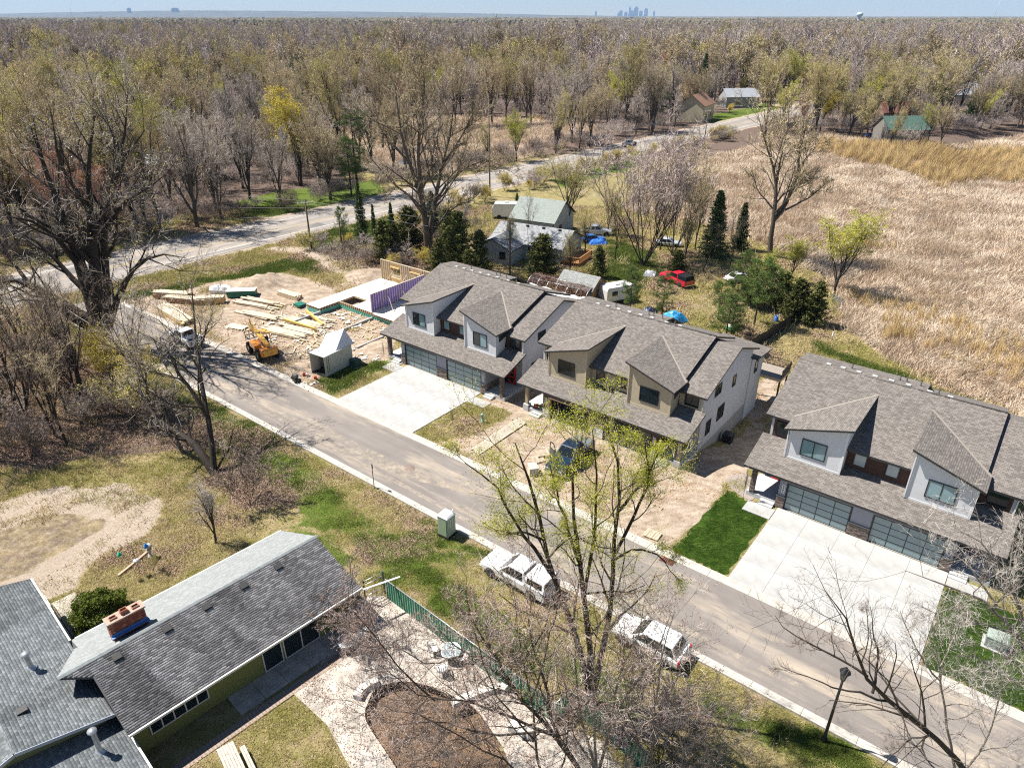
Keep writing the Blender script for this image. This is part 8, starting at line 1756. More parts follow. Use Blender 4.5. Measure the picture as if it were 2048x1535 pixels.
near_tree('bare_tree', 'pale bare tree with upright fan of twigs on the near verge at right', (1915, 1555), [
    ([(1915, 1555), (1895, 1460), (1882, 1370), (1872, 1300), (1862, 1240)], 0.08, 0.012), ([(1880, 1360), (1840, 1310), (1815, 1260), (1800, 1220)], 0.05, 0.01), ([(1878, 1340), (1905, 1280), (1925, 1230)], 0.05, 0.01), ([(1915, 1555), (1975, 1480), (2000, 1400), (2010, 1330)], 0.06, 0.01)],
    sp(NEAR, n=(13, 7, 5, 2), w=0.007, rmin=0.009, ratio=(0.3, 0.5, 0.55, 0.6)), M_barkl, M_tw['pale'], None, 31, depth=1.4)
near_tree('bare_tree', 'whitish bare tree reaching in from the right edge over the driveway', (2110, 1500), [
    ([(2110, 1500), (2080, 1380), (2040, 1270), (1960, 1195), (1880, 1165), (1810, 1140)], 0.14, 0.012), ([(2040, 1270), (1980, 1250), (1900, 1240), (1840, 1210)], 0.06, 0.01), ([(2080, 1370), (2030, 1180), (1970, 1090), (1900, 1050)], 0.09, 0.01), ([(2090, 1400), (2000, 1340), (1950, 1310), (1890, 1310)], 0.06, 0.01), ([(2060, 1300), (2055, 1160), (2040, 1050)], 0.08, 0.01), ([(2000, 1220), (1940, 1130), (1880, 1090)], 0.06, 0.01)],
    sp(NEAR, n=(15, 7, 5, 2), w=0.007, rmin=0.010, ratio=(0.3, 0.5, 0.55, 0.6)), M_barkl, M_tw['pale'], None, 37, depth=2.2)
near_tree('bare_tree', 'slender bare tree with rosy buds rising between pool and fence', (1095, 1600), [
    ([(1095, 1600), (1072, 1490), (1062, 1390), (1040, 1290), (1030, 1200)], 0.08, 0.01), ([(1070, 1480), (1000, 1400), (960, 1300), (935, 1210)], 0.05, 0.01), ([(1062, 1400), (1090, 1310), (1110, 1230), (1120, 1170)], 0.05, 0.01), ([(1095, 1600), (1010, 1520), (930, 1480), (850, 1430), (780, 1420)], 0.06, 0.01), ([(1095, 1600), (1130, 1520), (1140, 1440), (1130, 1360)], 0.05, 0.01)],
    sp(NEAR, n=(12, 6, 5, 2), w=0.0065, rmin=0.008, leaf=6000, ls=0.03, lsp=0.05), M_bark, M_tw['mauve'], M_lf['red'], 43, depth=1.5)
near_tree('bare_tree', 'low twiggy bare tree at the bottom edge over the verge past the fence', (1390, 1590), [
    ([(1390, 1590), (1370, 1510), (1350, 1440), (1345, 1360), (1330, 1310)], 0.06, 0.01), ([(1390, 1590), (1420, 1510), (1450, 1450), (1500, 1420)], 0.05, 0.01), ([(1390, 1590), (1300, 1540), (1230, 1520), (1180, 1500)], 0.05, 0.01)],
    sp(NEAR, n=(12, 6, 5, 2), w=0.0065, rmin=0.008, leaf=4000, ls=0.03, lsp=0.05), M_barkl, M_tw['grey'], M_lf['red'], 47, depth=1.5)
for bx, by, ty, lab, wd in ((690, 1265, 1205, 'purple grey twiggy shrub against the ranch house wall', 1.5), (745, 1300, 1235, 'bare rosy shrub beside the oval glass table', 1.2), (1240, 1470, 1380, 'brown brush behind the far end of the green fence', 1.6), (1320, 1530, 1440, 'brown brush on the verge at the bottom edge', 1.4), (980, 1330, 1270, 'thin brush in the patio bed by the green fence', 1.2), (1130, 1478, 1440, 'dark round brush at the fence kink', 1.4)):
    plant_px('shrub', bx, by, ty, lab, None, wd)
# ---- thicket on the left before the street
thk = PXP([(-120, 720), (60, 690), (180, 735), (300, 800), (400, 860), (360, 900), (200, 905), (60, 930), (-120, 950)]); r_ = random.Random(12); k = 0
xs = [p[0] for p in thk]; ys = [p[1] for p in thk]
while k < 60:
    x, y = r_.uniform(min(xs), max(xs)), r_.uniform(min(ys), max(ys))
    if inside(thk, np.array([x]), np.array([y]))[0]:
        kind = r_.choice(['shrub', 'shrub', 'thin', 'thin', 'thin']); plant(kind, x, y, 0, r_.uniform(2.2, 4.0) if kind == 'shrub' else r_.uniform(7, 14), 'bare brown shrub in the thicket left of the street' if kind == 'shrub' else 'young bare tree in the thicket left of the street', 'thicket left of the street', 1.1); k += 1
for bx, by, ty, v, lab in ((232, 770, 690, 1, 'yellow budding shrub under the huge tree'), (290, 800, 715, 1, 'yellow budding shrub nearest the street bend'), (265, 840, 760, 0, 'olive budding shrub in the thicket'), (330, 830, 750, 0, 'olive budding shrub at the thicket edge by the verge'), (205, 730, 670, 1, 'small yellow budding shrub at the foot of the huge tree')):
    plant_px('bush_olive', bx, by, ty, lab, None, 1.3, v)
# roadside brush beyond the near lots
r_ = random.Random(22)
for k in range(70):
    s = r_.uniform(45, 190); p = HW(s, r_.uniform(9.5, 15)); 
    plant(r_.choice(['shrub', 'bush_olive']) if s > 60 else 'shrub', p.x, p.y, 0, r_.uniform(1.8, 3.6), 'low dry brush along the marsh side of the highway', 'roadside brush', 1.4)
for k in range(34):
    q = TRACK[2 + k % 4] if k < 22 else G(r_.uniform(690, 860), r_.uniform(500, 545)); x, y = q[0] + r_.uniform(-6, 8), q[1] + r_.uniform(1.5, 9)
    plant('shrub' if k % 3 else 'bush_olive', x, y, 0, r_.uniform(1.2, 3.2), 'tangled brush between the gravel track and the cedars', 'brush beside the gravel track', 1.4)
for k in range(60):
    s = r_.uniform(-30, 150); p = HW(s, -r_.uniform(10.5, 17)); plant('shrub', p.x, p.y, 0, r_.uniform(1.8, 4.2), 'bare brush along the wooded side of the highway', 'brush on the wooded highway bank', 1.3)
# ------------------------------------------------------------------ scattering what nobody could count
def scatter(name, P, rot, scl, pid, meshes, label=None, cat=None, kind='stuff'):
    """one object: points carrying copies of small meshes"""
    pc = bpy.data.collections.new(name + '_kit')
    for i, me in enumerate(meshes):
        o = bpy.data.objects.new('%s_kit_%02d' % (name, i), me); pc.objects.link(o)
    me = bpy.data.meshes.new(name); me.vertices.add(len(P)); me.vertices.foreach_set('co', np.asarray(P, np.float32).ravel())
    for nm, tp, arr, key in (('rot', 'FLOAT_VECTOR', rot, 'vector'), ('scl', 'FLOAT_VECTOR', scl, 'vector'), ('pid', 'INT', pid, 'value')):
        a = me.attributes.new(nm, tp, 'POINT'); a.data.foreach_set(key, np.asarray(arr, np.int32 if tp == 'INT' else np.float32).ravel())
    o = obj(name, me, kind=kind)
    if label: o['label'] = label
    if cat: o['category'] = cat
    ng = bpy.data.node_groups.new(name, 'GeometryNodeTree'); ng.interface.new_socket('Geometry', in_out='INPUT', socket_type='NodeSocketGeometry'); ng.interface.new_socket('Geometry', in_out='OUTPUT', socket_type='NodeSocketGeometry')
    gi = ng.nodes.new('NodeGroupInput'); go = ng.nodes.new('NodeGroupOutput'); ip = ng.nodes.new('GeometryNodeInstanceOnPoints'); ci = ng.nodes.new('GeometryNodeCollectionInfo')
    ci.inputs['Collection'].default_value = pc; ci.inputs['Separate Children'].default_value = True; ci.inputs['Reset Children'].default_value = True
    def na(nm, t): n = ng.nodes.new('GeometryNodeInputNamedAttribute'); n.data_type = t; n.inputs['Name'].default_value = nm; return n.outputs['Attribute']
    e = ng.nodes.new('FunctionNodeEulerToRotation'); L = ng.links.new
    L(gi.outputs[0], ip.inputs['Points']); L(ci.outputs[0], ip.inputs['Instance']); ip.inputs['Pick Instance'].default_value = True
    L(na('pid', 'INT'), ip.inputs['Instance Index']); L(na('rot', 'FLOAT_VECTOR'), e.inputs[0]); L(e.outputs[0], ip.inputs['Rotation']); L(na('scl', 'FLOAT_VECTOR'), ip.inputs['Scale']); L(ip.outputs[0], go.inputs[0])
    m = o.modifiers.new('spread', 'NODES'); m.node_group = ng
    return o
rng = np.random.default_rng(77)
def in_view(X, Y, Z=0, m=60):
    dz = Z - HC; dep = Y * CP - dz * SP; up = Y * SP + dz * CP; px = CX + FPX * X / dep; py = CY - FPX * up / dep
    return (dep > 5) & (px > -m * 3) & (px < 2048 + m * 3) & (py > -200) & (py < 1535 + m * 2)
def blades(n, h, spread, w, lean, seed, wind=(0.0, 0.0)):
    r = np.random.default_rng(seed); b = np.zeros((n, 3)); b[:, :2] = r.normal(size=(n, 2)) * spread; d = norm(np.stack([r.normal(size=n) * lean + wind[0], r.normal(size=n) * lean + wind[1], np.ones(n)], 1)); L = h * r.uniform(0.5, 1.2, (n, 1)); s = norm(np.cross(d, r.normal(size=(n, 3)))) * w
    m_ = b + d * L * 0.55; t = b + d * L + np.stack([d[:, 0], d[:, 1], -0.25 * np.ones(n)], 1) * L * 0.12
    V = np.stack([b - s, b + s, m_ + s * 0.8, m_ - s * 0.8, t + s * 0.2, t - s * 0.2], 1); k = np.arange(n)[:, None] * 6
    return V.reshape(-1, 3), np.concatenate([k + np.array([[0, 1, 2, 3]]), k + np.array([[3, 2, 4, 5]])])
def kit(name, n, h, spread, w, lean, seed, m, wind=(0, 0)): V, F = blades(n, h, spread, w, lean, seed, wind); return raw_mesh(name, V, F, m)

# ---- reeds of the marsh
M_reed = veg_mat('pink_reed', (0.57, 0.445, 0.325), 0.3, trans=0.2); M_reedp = veg_mat('pale_reed', (0.65, 0.545, 0.43), 0.25, trans=0.2); M_reedg = veg_mat('gold_reed', (0.53, 0.385, 0.185), 0.3, trans=0.2); M_reedd = veg_mat('dull_reed', (0.27, 0.2, 0.14), 0.35, trans=0.15)
rk = [kit('reed_a', 26, 1.25, 0.42, 0.035, 0.55, 1, M_reed, (0.45, -0.2)), kit('reed_b', 26, 1.1, 0.45, 0.035, 0.65, 2, M_reedp, (0.5, -0.1)), kit('reed_c', 30, 1.9, 0.42, 0.03, 0.2, 3, M_reedg, (0.12, 0)), kit('reed_d', 22, 1.0, 0.45, 0.03, 0.5, 4, M_reedd, (0.3, 0))]
def reed_points(poly, dens, far):
    xs = [p[0] for p in poly]; ys = [p[1] for p in poly]; A = (max(xs) - min(xs)) * (max(ys) - min(ys)); n = int(A * dens)
    X = rng.uniform(min(xs), max(xs), n); Y = rng.uniform(min(ys), max(ys), n); keep = inside(poly, X + fbm(X / 3, Y / 3, 3) * 2, Y + fbm(X / 3, Y / 3, 9) * 2) & in_view(X, Y)
    d = np.hypot(X, Y); keep &= rng.random(n) < np.clip((110 / d) ** 1.5, 0.06, 1)
    s = (X - H0.x) * HN.x + (Y - H0.y) * HN.y; keep &= ~((s > -10) & (s < 9.5))
    for pp, _ in PONDS: keep &= ~inside(pp, X, Y)
    return X[keep], Y[keep]
RX, RY = [], []
for i, poly in enumerate(REED):
    a, c = reed_points(poly, 2.3 if i == 0 else 1.2, 0); RX.append(a); RY.append(c)
X = np.concatenate(RX); Y = np.concatenate(RY); d = np.hypot(X, Y); n = len(X)
gold = fbm(X / 26, Y / 14, 41) + fbm(X / 5, Y / 5, 42) * 0.35
jx_, jy_ = X + fbm(X / 6, Y / 6, 48) * 5, Y + fbm(X / 6, Y / 6, 49) * 4; band = inside(PXP([(1630, 285), (1760, 300), (1900, 300), (2200, 280), (2200, 340), (2048, 352), (1850, 352), (1720, 330), (1640, 310)]), jx_, jy_)
edge_ = inside(PXP([(1670, 560), (1740, 600), (1850, 680), (2048, 760), (2200, 830), (2200, 700), (1980, 640), (1850, 600)]), X, Y)
pid = np.where(band | (gold > 0.66), 2, np.where(fbm(X / 9, Y / 3.5, 44) + rng.normal(size=n) * 0.25 > 0.0, 0, 1)); pid = np.where((rng.random(n) < 0.1), 3, pid); pid = np.where(edge_ & (rng.random(n) < 0.22), 2, pid); pid = np.where(band & (rng.random(n) < 0.35), 0, pid)
sc = np.clip((d / 110) ** 0.75, 0.8, 3.0) * rng.uniform(0.75, 1.25, n)
scatter('marsh_reeds', np.stack([X, Y, hland(X, Y) - 0.05], 1), np.stack([np.zeros(n), np.zeros(n), rng.uniform(-0.5, 0.5, n) + 2.2 * fbm(X / 11, Y / 11, 46)], 1), np.stack([sc, sc, (0.75 + 0.55 * np.clip(fbm(X / 6, Y / 4, 47) + 0.5, 0, 1)) * np.minimum(sc, 1.35) * np.where(band, 1.2, 1)], 1), pid, rk, label='dry pink and gold reeds covering the marsh', cat='reeds')

# ---- grass tufts and leaves near the camera
M_gd = veg_mat('dry_grass', (0.54, 0.45, 0.235), 0.35, trans=0.2); M_go = veg_mat('olive_grass', (0.38, 0.345, 0.12), 0.35, trans=0.2); M_gl = veg_mat('lush_grass', (0.13, 0.168, 0.034), 0.35, trans=0.25); M_gs_ = veg_mat('sod_grass', (0.04, 0.085, 0.01), 0.3, trans=0.25); M_leaf = veg_mat('fallen_leaves', (0.36, 0.255, 0.19), 0.4, trans=0.1)
def leafkit(n, seed, m, sp_=0.35, s=0.06):
    r = np.random.default_rng(seed); c = np.zeros((n, 3)); c[:, :2] = r.normal(size=(n, 2)) * sp_; c[:, 2] = np.abs(r.normal(size=n)) * 0.04 + 0.01; V, F = leaves(c, r, s, 0.75); return raw_mesh('leafkit', V, F, m)
gk = [kit('tuft_dry', 22, 0.13, 0.2, 0.012, 0.9, 11, M_gd), kit('tuft_olive', 22, 0.14, 0.2, 0.012, 0.8, 12, M_go), kit('tuft_lush', 26, 0.16, 0.2, 0.012, 0.7, 13, M_gl), kit('tuft_sod', 24, 0.09, 0.2, 0.010, 0.7, 14, M_gs_), leafkit(16, 15, M_leaf), kit('tuft_tall', 18, 0.55, 0.22, 0.014, 0.5, 16, M_gd)]
n = 330000; Y = 14 + (150 - 14) * rng.random(n) ** 1.25; X = (rng.random(n) * 2 - 1) * (Y * 0.86 + 9); keep = in_view(X, Y)
u = UX * X + UY * Y; v = -UY * X + UX * Y; s = (X - H0.x) * HN.x + (Y - H0.y) * HN.y
keep &= ~((v > 31.4) & (v < 40.0) & (u > -106)); keep &= ~((s > -9) & (s < 7.2)); keep &= ~((u > -55) & (u < -43.4) & (v > 39) & (v < 51)); keep &= ~((u > -11.5) & (u < 1.3) & (v > 39) & (v < 51))
for uu in (-54.95, -34.7, -10.92): keep &= ~((u > uu - 3.6) & (u < uu + 15) & (v > 48.8) & (v < 66))
keep &= ~inside(ground_patio, X, Y)
rs = (X - RO.x) * RCa.x + (Y - RO.y) * RCa.y; rn_ = (X - RO.x) * RCn.x + (Y - RO.y) * RCn.y
keep &= ~((rs > -15.2) & (rs < 1.8) & (rn_ > -1.9) & (rn_ < 8.3)) & ~((rs < -14.8) & (rn_ < 16))
X, Y, u, v = X[keep], Y[keep], u[keep], v[keep]
lush, dirt, litter, reed, gravel, sod = zones(X, Y); n = len(X); f = fbm(X / 4.5, Y / 4.5, 51, 4); q = rng.random(n)
p = np.where(f > 0.06, 1, 0); p = np.where(lush * 0.9 + fbm(X / 2.2, Y / 2.2, 61) * 0.9 > 0.5 + 0.25 * q, 2, p); p = np.where((litter > 0.5) & (q < 0.85), 4, p); p = np.where(sod > 0.5, 3, p); p = np.where((q > 0.985) & (p < 2), 5, p); p = np.where((q > 0.90) & (q < 0.94) & (p < 2), 4, p)
p = np.where((f < -0.22) & (p == 0) & (q < 0.6), 4, p)
drop = (dirt > 0.35) | (gravel > 0.3) & (q < 0.93) | (reed > 0.5); drop = np.where((sod < 0.5) & (fbm(X / 7, Y / 7, 71) < -0.33), q < 0.6, drop); keep = ~drop
X, Y, p = X[keep], Y[keep], p[keep]; n = len(X); sc = np.clip(np.hypot(X, Y) / 55, 0.75, 1.9) * rng.uniform(0.7, 1.3, n)
scatter('lawn_grass', np.stack([X, Y, hland(X, Y) - 0.01], 1), np.stack([np.zeros(n), np.zeros(n), rng.uniform(0, 6.28, n)], 1), np.stack([sc] * 3, 1), p, gk, label='short dry and green grass with fallen leaves over the yards', cat='grass')
n = 5200; X = rng.uniform(-14, 12, n); Y = rng.uniform(20, 40, n); k_ = inside(ground_patio, X, Y) & (rng.random(n) < 0.25 + np.clip(fbm(X / 3, Y / 3, 91) * 1.5 + 0.3, 0, 1)); X, Y = X[k_], Y[k_]; n = len(X)
scatter('patio_leaves', np.stack([X, Y, np.full(n, 0.022)], 1), np.stack([np.zeros(n), np.zeros(n), rng.uniform(0, 6.28, n)], 1), np.stack([rng.uniform(0.4, 0.9, n)] * 3, 1), np.zeros(n, int), [gk[4]], label='fallen leaves blown over the patio and pool', cat='leaves')
# clods and stones on the dirt
M_clod = mat('clod', (0.27, 0.18, 0.11), 0.95, c2=(0.42, 0.31, 0.2), scale=3)
def clodkit(seed):
    r = np.random.default_rng(seed); V, F = [], []; o = 0
    for i in range(7):
        c = np.array([r.normal() * 0.35, r.normal() * 0.35, 0.0]); b = np.array([[1, 0, 0], [0, 1, 0], [-1, 0, 0], [0, -1, 0], [0, 0, 1]]) * r.uniform(0.03, 0.13) * r.uniform(0.6, 1.3, (5, 3)); V.append(b + c); F.append(np.array([[0, 1, 4], [1, 2, 4], [2, 3, 4], [3, 0, 4]]) + o); o += 5
    return raw_mesh('clodkit', np.concatenate(V), np.concatenate(F), M_clod)
CX_, CY_ = [], []
for poly in DIRT:
    xs = [a[0] for a in poly]; ys = [a[1] for a in poly]; m_ = 2600; a = rng.uniform(min(xs), max(xs), m_); c = rng.uniform(min(ys), max(ys), m_); k_ = inside(poly, a, c) & (fbm(a / 5, c / 5, 81) > -0.05); CX_.append(a[k_]); CY_.append(c[k_])
X = np.concatenate(CX_); Y = np.concatenate(CY_); uu = UX * X + UY * Y; vv = -UY * X + UX * Y; kk = ~((vv < 40.2)) & ~((uu > -38.5) & (uu < 4) & (vv > 49)); X, Y = X[kk], Y[kk]; n = len(X)
scatter('dirt_clods', np.stack([X, Y, np.zeros(n)], 1), np.stack([np.zeros(n), np.zeros(n), rng.uniform(0, 6.28, n)], 1), np.stack([rng.uniform(0.5, 1.4, n)] * 3, 1), rng.integers(0, 3, n), [clodkit(i) for i in range(3)], label='clods and stones strewn over the bare dirt', cat='dirt')
# offcuts and scrap lumber on the building site
r_ = np.random.default_rng(9); sk_ = []
for i_, (m_, L_, w_) in enumerate(((M_lumbw, 1.6, 0.09), (M_lumber, 0.9, 0.14), (M_wrap, 0.7, 0.3), (M_lumber, 2.4, 0.1))):
    b = MB()
    for j in range(3): b.M = Matrix.Translation((r_.normal() * 0.5, r_.normal() * 0.5, 0.06 + 0.04 * j)) @ Matrix.Rotation(r_.uniform(0, 3), 4, 'Z'); l_ = L_ * r_.uniform(0.5, 1); b.box((-l_ / 2, -w_ / 2, -0.02), (l_ / 2, w_ / 2, 0.02))
    sk_.append(b.mesh('scrap', m_, True))
U_ = r_.uniform(-82, -58, 150); V_ = r_.uniform(43, 57, 150); c_ = np.abs(r_.normal(size=150)); kp = ~((U_ < -72) & (V_ > 56)) & ~((U_ > -62.5) & (V_ < 48)); U_, V_ = U_[kp], V_[kp]; n = len(U_)
scatter('lumber_scrap', np.array([tuple(UV(a, c, 0.02)) for a, c in zip(U_, V_)]), np.stack([np.zeros(n), np.zeros(n), r_.uniform(0, 6.28, n)], 1), np.stack([r_.uniform(0.6, 1.2, n)] * 3, 1), r_.integers(0, 4, n), sk_, label='offcuts and scrap lumber strewn around the footings', cat='scrap')
# ponds
M_water = mat('pond_water', (0.02, 0.04, 0.07), 0.06, spec=0.8, bump=0.15, bscale=3)
for poly, zz in PONDS: b = MB(); P = smooth_loop(poly, 2); b.add([(x, y, zz - 0.02) for x, y in P], [tuple(range(len(P)))]); b.build('pond', M_water, kind='structure')
# gravel bed of the nearest house
b = MB(); P = smooth_loop([tuple(UV(u_, v_)[:2]) for u_, v_ in ((-15.5, 50.3), (-13.6, 49.6), (-13.2, 50.2), (-13.9, 53), (-15.8, 53.2), (-16.4, 51.5))], 2); b.add([(x, y, 0.015) for x, y in P], [tuple(range(len(P)))]); b.build('gravel_bed', mat('bed_gravel', (0.2, 0.17, 0.15), 0.95, c2=(0.36, 0.31, 0.28), scale=14, bump=0.6, bscale=18), kind='structure')

# ------------------------------------------------------------------ the wood
def allowed(X, Y):
    nH = (X - H0.x) * HN.x + (Y - H0.y) * HN.y; sH = (X - H0.x) * HD.x + (Y - H0.y) * HD.y
    ok = (nH < -13) | ((Y > 250) & (nH > 16)) | ((nH > 16) & (sH < -45) & (Y > 60))
    ok &= ~((nH > 10) & (sH > -60) & (Y < 240))
    for poly in REED: ok &= ~inside(poly, X, Y)
    for poly in LUSH: ok &= ~inside(poly, X, Y)
    for px_, py_, r0_ in ((1796, 290, 16), (1795, 245, 12), (1475, 216, 16), (1390, 244, 10), (455, 335, 9), (318, 348, 7), (590, 305, 10), (480, 167, 12), (1915, 218, 14), (1750, 284, 14), (1135, 230, 9), (640, 395, 14), (540, 395, 12), (720, 375, 10)):
        g = G(px_, py_); ok &= np.hypot(X - g.x, Y - g.y) > r0_ * 0.7
    ok &= ~inside(PXP([(1600, 300), (2100, 250), (2100, 285), (1900, 300), (1600, 290)]), X, Y)
    return ok
def jgrid(step, x0, x1, y0, y1): 
    gx, gy = np.meshgrid(np.arange(x0, x1, step), np.arange(y0, y1, step)); return (gx + rng.uniform(-0.45, 0.45, gx.shape) * step).ravel(), (gy + rng.uniform(-0.45, 0.45, gy.shape) * step).ravel()
def kinds_at(X, Y):
    a = fbm(X / 60, Y / 60, 101, 3); c = fbm(X / 45, Y / 45, 113, 3); q = rng.random(len(X)); k = np.where(q < 0.6, 0, 1)          # 0 grey 1 tan 2 olive 3 lime 4 rust 5 pine 6 mauve
    k = np.where((a > 0.12) & (q < 0.5), 2, k); k = np.where((a > 0.34) & (rng.random(len(X)) < 0.25), 3, k); k = np.where((c > 0.22) & (rng.random(len(X)) < 0.5), 4, k); k = np.where((c < -0.42) & (rng.random(len(X)) < 0.10), 5, k); k = np.where((k == 0) & (rng.random(len(X)) < 0.3), 6, k); k = np.where(rng.random(len(X)) < 0.045, 3, k)
    return k
X, Y = jgrid(9.0, -330, 360, 60, 560); ok = allowed(X, Y) & in_view(X, Y, 8); ok &= rng.random(len(X)) < 0.9
X, Y = X[ok], Y[ok]; d = np.hypot(X, Y); o_ = np.argsort(d); X, Y, d = X[o_], Y[o_], d[o_]; K_ = kinds_at(X, Y)
WL = {0: ('grey', 'bare grey tree of the wood beyond the highway'), 1: ('tan', 'bare tan tree with swelling buds in the wood beyond the highway'), 2: ('olive', 'olive budding tree in the wood beyond the highway'), 3: ('lime', 'lime leafed tree in the wood beyond the highway'), 4: ('rust', 'rust budded tree in the wood beyond the highway'), 5: ('darkpine', 'dark pine in the wood beyond the highway'), 6: ('grey', 'bare grey tree of the wood beyond the highway')}
NI = 290
for i in range(min(NI, len(X))):
    kd, lab = WL[int(K_[i])]; plant(kd, X[i], Y[i], 0, rnd.uniform(12.5, 25.5) * (0.72 if kd in ('lime', 'rust') else 1), lab, 'trees of the wood beyond the highway', rnd.uniform(0.75, 1.05))
def lite(seed, h, tw, lf=None, leaf=0, **kw):
    tr, cr = gen_tree(seed, h, sp(FARS, leaf=leaf, ls=0.24, lsp=0.4, **kw)); return joinm('wood_tree', tr + [(V, F, m + 1) for V, F, m in cr], [M_barkd, tw] + ([lf] if lf else []))
fk = [lite(201, 16, M_tw['grey']), lite(202, 16, M_tw['tan'], M_lf['tanb'], 500), lite(203, 15, M_tw['tan'], M_lf['olive'], 900), lite(204, 14, M_tw['tan'], M_lf['lime'], 1100), lite(205, 14, M_tw['mauve'], M_lf['rust'], 900), None, lite(207, 16, M_tw['mauve'])]
tr, cr = conifer(208, 14, 3.4, 'spruce'); fk[5] = joinm('wood_pine', tr + [(V, F, m + 1) for V, F, m in cr], [M_barkd, M_ndl])
X2, Y2, K2 = X[NI:], Y[NI:], K_[NI:]
xa, ya = jgrid(9.0, -900, 1000, 560, 1300); ok = in_view(xa, ya, 8); xa, ya = xa[ok], ya[ok]
X2 = np.concatenate([X2, xa]); Y2 = np.concatenate([Y2, ya]); K2 = np.concatenate([K2, kinds_at(xa, ya)]); n = len(X2); sc = rng.uniform(0.75, 1.6, n) * (1 + 0.4 * fbm(X2 / 70, Y2 / 70, 131)) * np.where((K2 == 3) | (K2 == 4), 0.8, 1.0)
scatter('deep_wood', np.stack([X2, Y2, np.zeros(n) - 0.05], 1), np.stack([np.zeros(n), np.zeros(n), rng.uniform(0, 6.28, n)], 1), np.stack([sc * 0.95, sc * 0.95, sc], 1), K2, fk, label='deep wood of bare and budding trees reaching to the horizon', cat='wood')
# understorey of the near wood
xa, ya = jgrid(3.6, -240, 260, 70, 330); ok = allowed(xa, ya) & in_view(xa, ya); ok &= rng.random(len(xa)) < 0.6; xa, ya = xa[ok], ya[ok]; n = len(xa); sc = rng.uniform(0.5, 1.15, n)
sk = [joinm('brush', [(np.array([v_.co for v_ in p_['crown'].vertices]), np.array([list(f_.vertices) for f_ in p_['crown'].polygons]), 0)], [m_]) for p_, m_ in ((PR['shrub'][0], M_tw['mauve']), (PR['shrub'][1], M_tw['dark']), (PR['shrub'][2], M_tw['grey']))] if False else [p_['crown'] for p_ in PR['shrub']]
scatter('wood_underbrush', np.stack([xa, ya, np.zeros(n)], 1), np.stack([np.zeros(n), np.zeros(n), rng.uniform(0, 6.28, n)], 1), np.stack([sc * 1.3, sc * 1.3, sc], 1), rng.integers(0, 3, n), sk, label='bare underbrush between the trunks of the wood', cat='underbrush')
# far canopy: patches of many crowns
def patch(seed, tint):
    r = np.random.default_rng(seed); V, F, T = [], [], []; o = 0; th = np.arange(7) * 2 * math.pi / 7
    for i in range(26):
        c = r.uniform(-34, 34, 2); h = r.uniform(13, 23); rad = r.uniform(3.6, 6.5); col = np.array(tint[r.integers(len(tint))]) * r.uniform(0.8, 1.2)
        for rr, z in ((0.55, 0.35), (1.0, 0.62), (0.8, 0.88), (0.3, 1.0)): V.append(np.stack([c[0] + np.cos(th + r.random()) * rad * rr * r.uniform(0.8, 1.2, 7), c[1] + np.sin(th) * rad * rr * r.uniform(0.8, 1.2, 7), np.full(7, h * z) + r.uniform(-0.5, 0.5, 7)], 1)); T.append(np.repeat(col[None] * r.uniform(0.75, 1.2, (7, 1)), 1, 0))
        for k in range(3):
            a = o + k * 7 + np.arange(7); b_ = o + k * 7 + (np.arange(7) + 1) % 7; F.append(np.stack([a, b_, b_ + 7, a + 7], 1))
        o += 28
    return raw_mesh('canopy_patch', np.concatenate(V), np.concatenate(F), M_can, tint=np.concatenate(T))
M_can = attr_mat('far_canopy', 0.95, 0.4, 0.35, spec=0.05)
gy = (0.165, 0.138, 0.125); tn = (0.18, 0.15, 0.1); ol = (0.165, 0.155, 0.065); ru = (0.2, 0.11, 0.07); gn = (0.03, 0.045, 0.025); mv = (0.14, 0.11, 0.105)
pk = [patch(1, [gy, tn, mv]), patch(2, [gy, ol, tn]), patch(3, [gy, ru, mv]), patch(4, [gn, gn, gy]), patch(5, [ol, tn, gy])]
PX_, PY_ = [], []
for y0, y1, st in ((1280, 2200, 52), (2200, 4200, 85), (4200, 9000, 190), (9000, 16000, 420)):
    a, c = jgrid(st, -y1 * 0.85, y1 * 0.85, y0, y1); ok = in_view(a, c, 10); PX_.append(np.stack([a[ok], c[ok], np.full(ok.sum(), st / 52)], 1))
Q = np.concatenate(PX_); n = len(Q); w = fbm(Q[:, 0] / 900, Q[:, 1] / 260, 151); pid = np.where(w > 0.25, 1, np.where(w < -0.3, 3, 0)); pid = np.where(rng.random(n) < 0.2, rng.choice([0, 1, 2, 4], n), pid)
scatter('far_canopy', np.stack([Q[:, 0], Q[:, 1], np.zeros(n)], 1), np.stack([np.zeros(n), np.zeros(n), rng.uniform(0, 6.28, n)], 1), np.stack([Q[:, 2] * 1.1, Q[:, 2] * 1.1, rng.uniform(0.85, 1.2, n)], 1), pid, pk, label='far tree canopy merging into the hazy horizon', cat='wood')

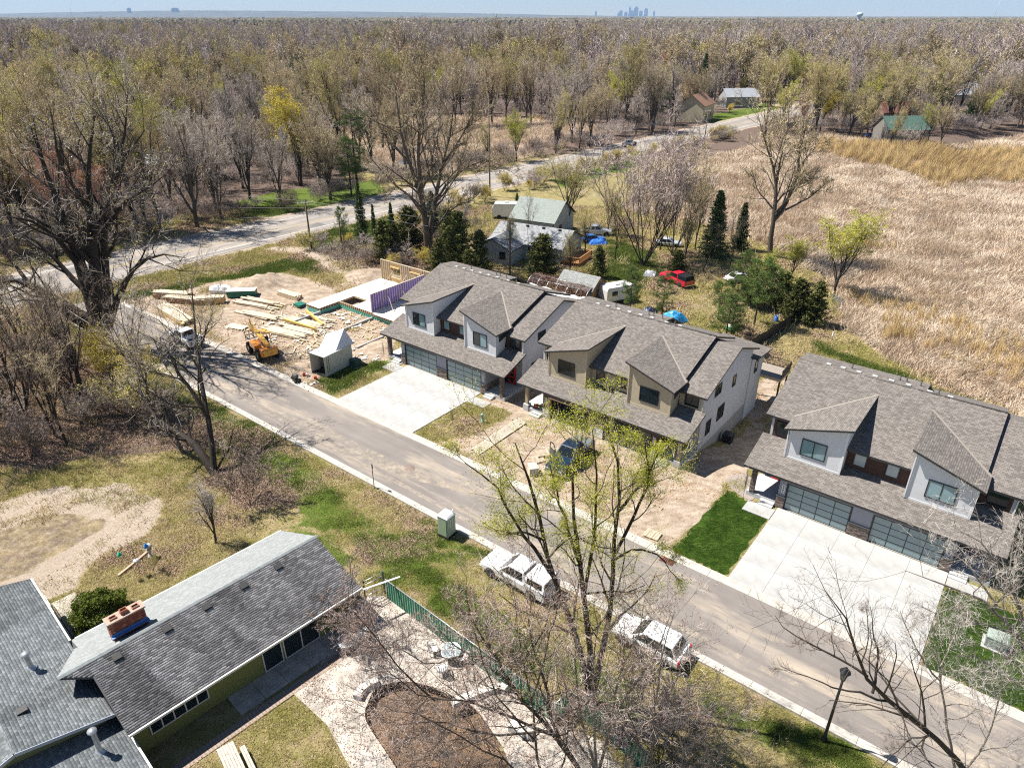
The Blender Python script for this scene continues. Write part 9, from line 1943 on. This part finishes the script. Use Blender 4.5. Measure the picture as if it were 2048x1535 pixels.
# ------------------------------------------------------------------ horizon: low ridge, city, water tower, masts
b = MB(); vs = []; n = 90; r_ = random.Random(3)
for i in range(n + 1):
    x = -11500 + 20000 * i / n; h = 85 * math.exp(-((x + 5200) / 3600) ** 2) + 34 * math.exp(-((x + 1200) / 2500) ** 2) + 18 + 6 * r_.random(); y = 12500
    vs += [(x, y - 900, 0), (x, y, h), (x, y + 1500, 0)]
fs = []
for i in range(n):
    for j in range(2): fs.append((i * 3 + j, i * 3 + 3 + j, i * 3 + 4 + j, i * 3 + 1 + j))
b.add(vs, fs, 0, True); b.build('hills', mat('far_hills', (0.09, 0.085, 0.07), 0.95, var=0.3, scale=0.004), kind='structure', fixn=False)
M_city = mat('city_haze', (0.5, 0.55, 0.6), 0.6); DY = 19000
def tower(px, wpx, top, label, steps=1, blk=None):
    a = AY(px, 34, DY); w = wpx / FPX * DY; h = AY(px, top, DY).z + 20
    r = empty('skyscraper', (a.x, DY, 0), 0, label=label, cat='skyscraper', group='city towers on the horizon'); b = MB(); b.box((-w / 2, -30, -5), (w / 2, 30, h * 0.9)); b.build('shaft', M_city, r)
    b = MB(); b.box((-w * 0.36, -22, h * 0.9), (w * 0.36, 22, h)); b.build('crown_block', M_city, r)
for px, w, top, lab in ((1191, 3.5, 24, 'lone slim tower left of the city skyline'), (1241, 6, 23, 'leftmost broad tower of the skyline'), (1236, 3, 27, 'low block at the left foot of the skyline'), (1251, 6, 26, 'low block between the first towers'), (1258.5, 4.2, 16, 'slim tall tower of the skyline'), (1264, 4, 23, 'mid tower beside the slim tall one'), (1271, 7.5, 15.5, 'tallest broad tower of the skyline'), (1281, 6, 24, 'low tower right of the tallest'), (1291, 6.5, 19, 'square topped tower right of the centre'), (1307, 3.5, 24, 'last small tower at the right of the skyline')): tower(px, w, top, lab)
a = AY(1718, 38, 2400); wt = empty('water_tower', (a.x, 2400, 0), 0, label='pale blue white water tower over the horizon trees', cat='water tower'); hz = AY(1718, 25, 2400).z; rr = 5.6 / FPX * 2400
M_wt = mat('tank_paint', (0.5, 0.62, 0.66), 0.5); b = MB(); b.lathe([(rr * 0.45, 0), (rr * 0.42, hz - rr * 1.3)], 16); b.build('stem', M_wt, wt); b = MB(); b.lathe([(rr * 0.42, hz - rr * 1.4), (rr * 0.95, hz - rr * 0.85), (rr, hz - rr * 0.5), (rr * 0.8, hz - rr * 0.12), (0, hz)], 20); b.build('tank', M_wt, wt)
def mast(px, top, dist, label, lean=0):
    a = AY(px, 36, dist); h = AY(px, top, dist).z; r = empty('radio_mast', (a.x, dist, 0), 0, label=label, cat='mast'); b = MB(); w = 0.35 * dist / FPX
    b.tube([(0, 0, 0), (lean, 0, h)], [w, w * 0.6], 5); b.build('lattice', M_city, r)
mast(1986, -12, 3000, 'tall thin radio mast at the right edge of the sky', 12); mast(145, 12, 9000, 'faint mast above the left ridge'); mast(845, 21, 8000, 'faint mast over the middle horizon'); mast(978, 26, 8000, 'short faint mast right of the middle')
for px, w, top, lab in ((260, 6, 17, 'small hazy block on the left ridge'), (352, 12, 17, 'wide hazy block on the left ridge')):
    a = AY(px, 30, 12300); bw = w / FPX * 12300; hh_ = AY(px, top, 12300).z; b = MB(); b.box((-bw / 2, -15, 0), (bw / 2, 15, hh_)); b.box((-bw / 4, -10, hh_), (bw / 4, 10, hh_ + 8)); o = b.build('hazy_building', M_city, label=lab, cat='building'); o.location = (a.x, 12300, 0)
# ------------------------------------------------------------------ the air
b = MB(); b.box((-30000, -600, -40), (30000, 24000, 420)); hz_ = b.build('haze', [], kind='stuff'); m, nt, bs = new_mat('haze'); nt.nodes.remove(bs)
pv = _n(nt, 'ShaderNodeVolumePrincipled'); pv.inputs['Color'].default_value = (0.42, 0.66, 1.0, 1); pv.inputs['Density'].default_value = 0.00004; pv.inputs['Anisotropy'].default_value = 0.0
nt.links.new(pv.outputs[0], nt.nodes['Material Output'].inputs['Volume']); hz_.data.materials.append(m)
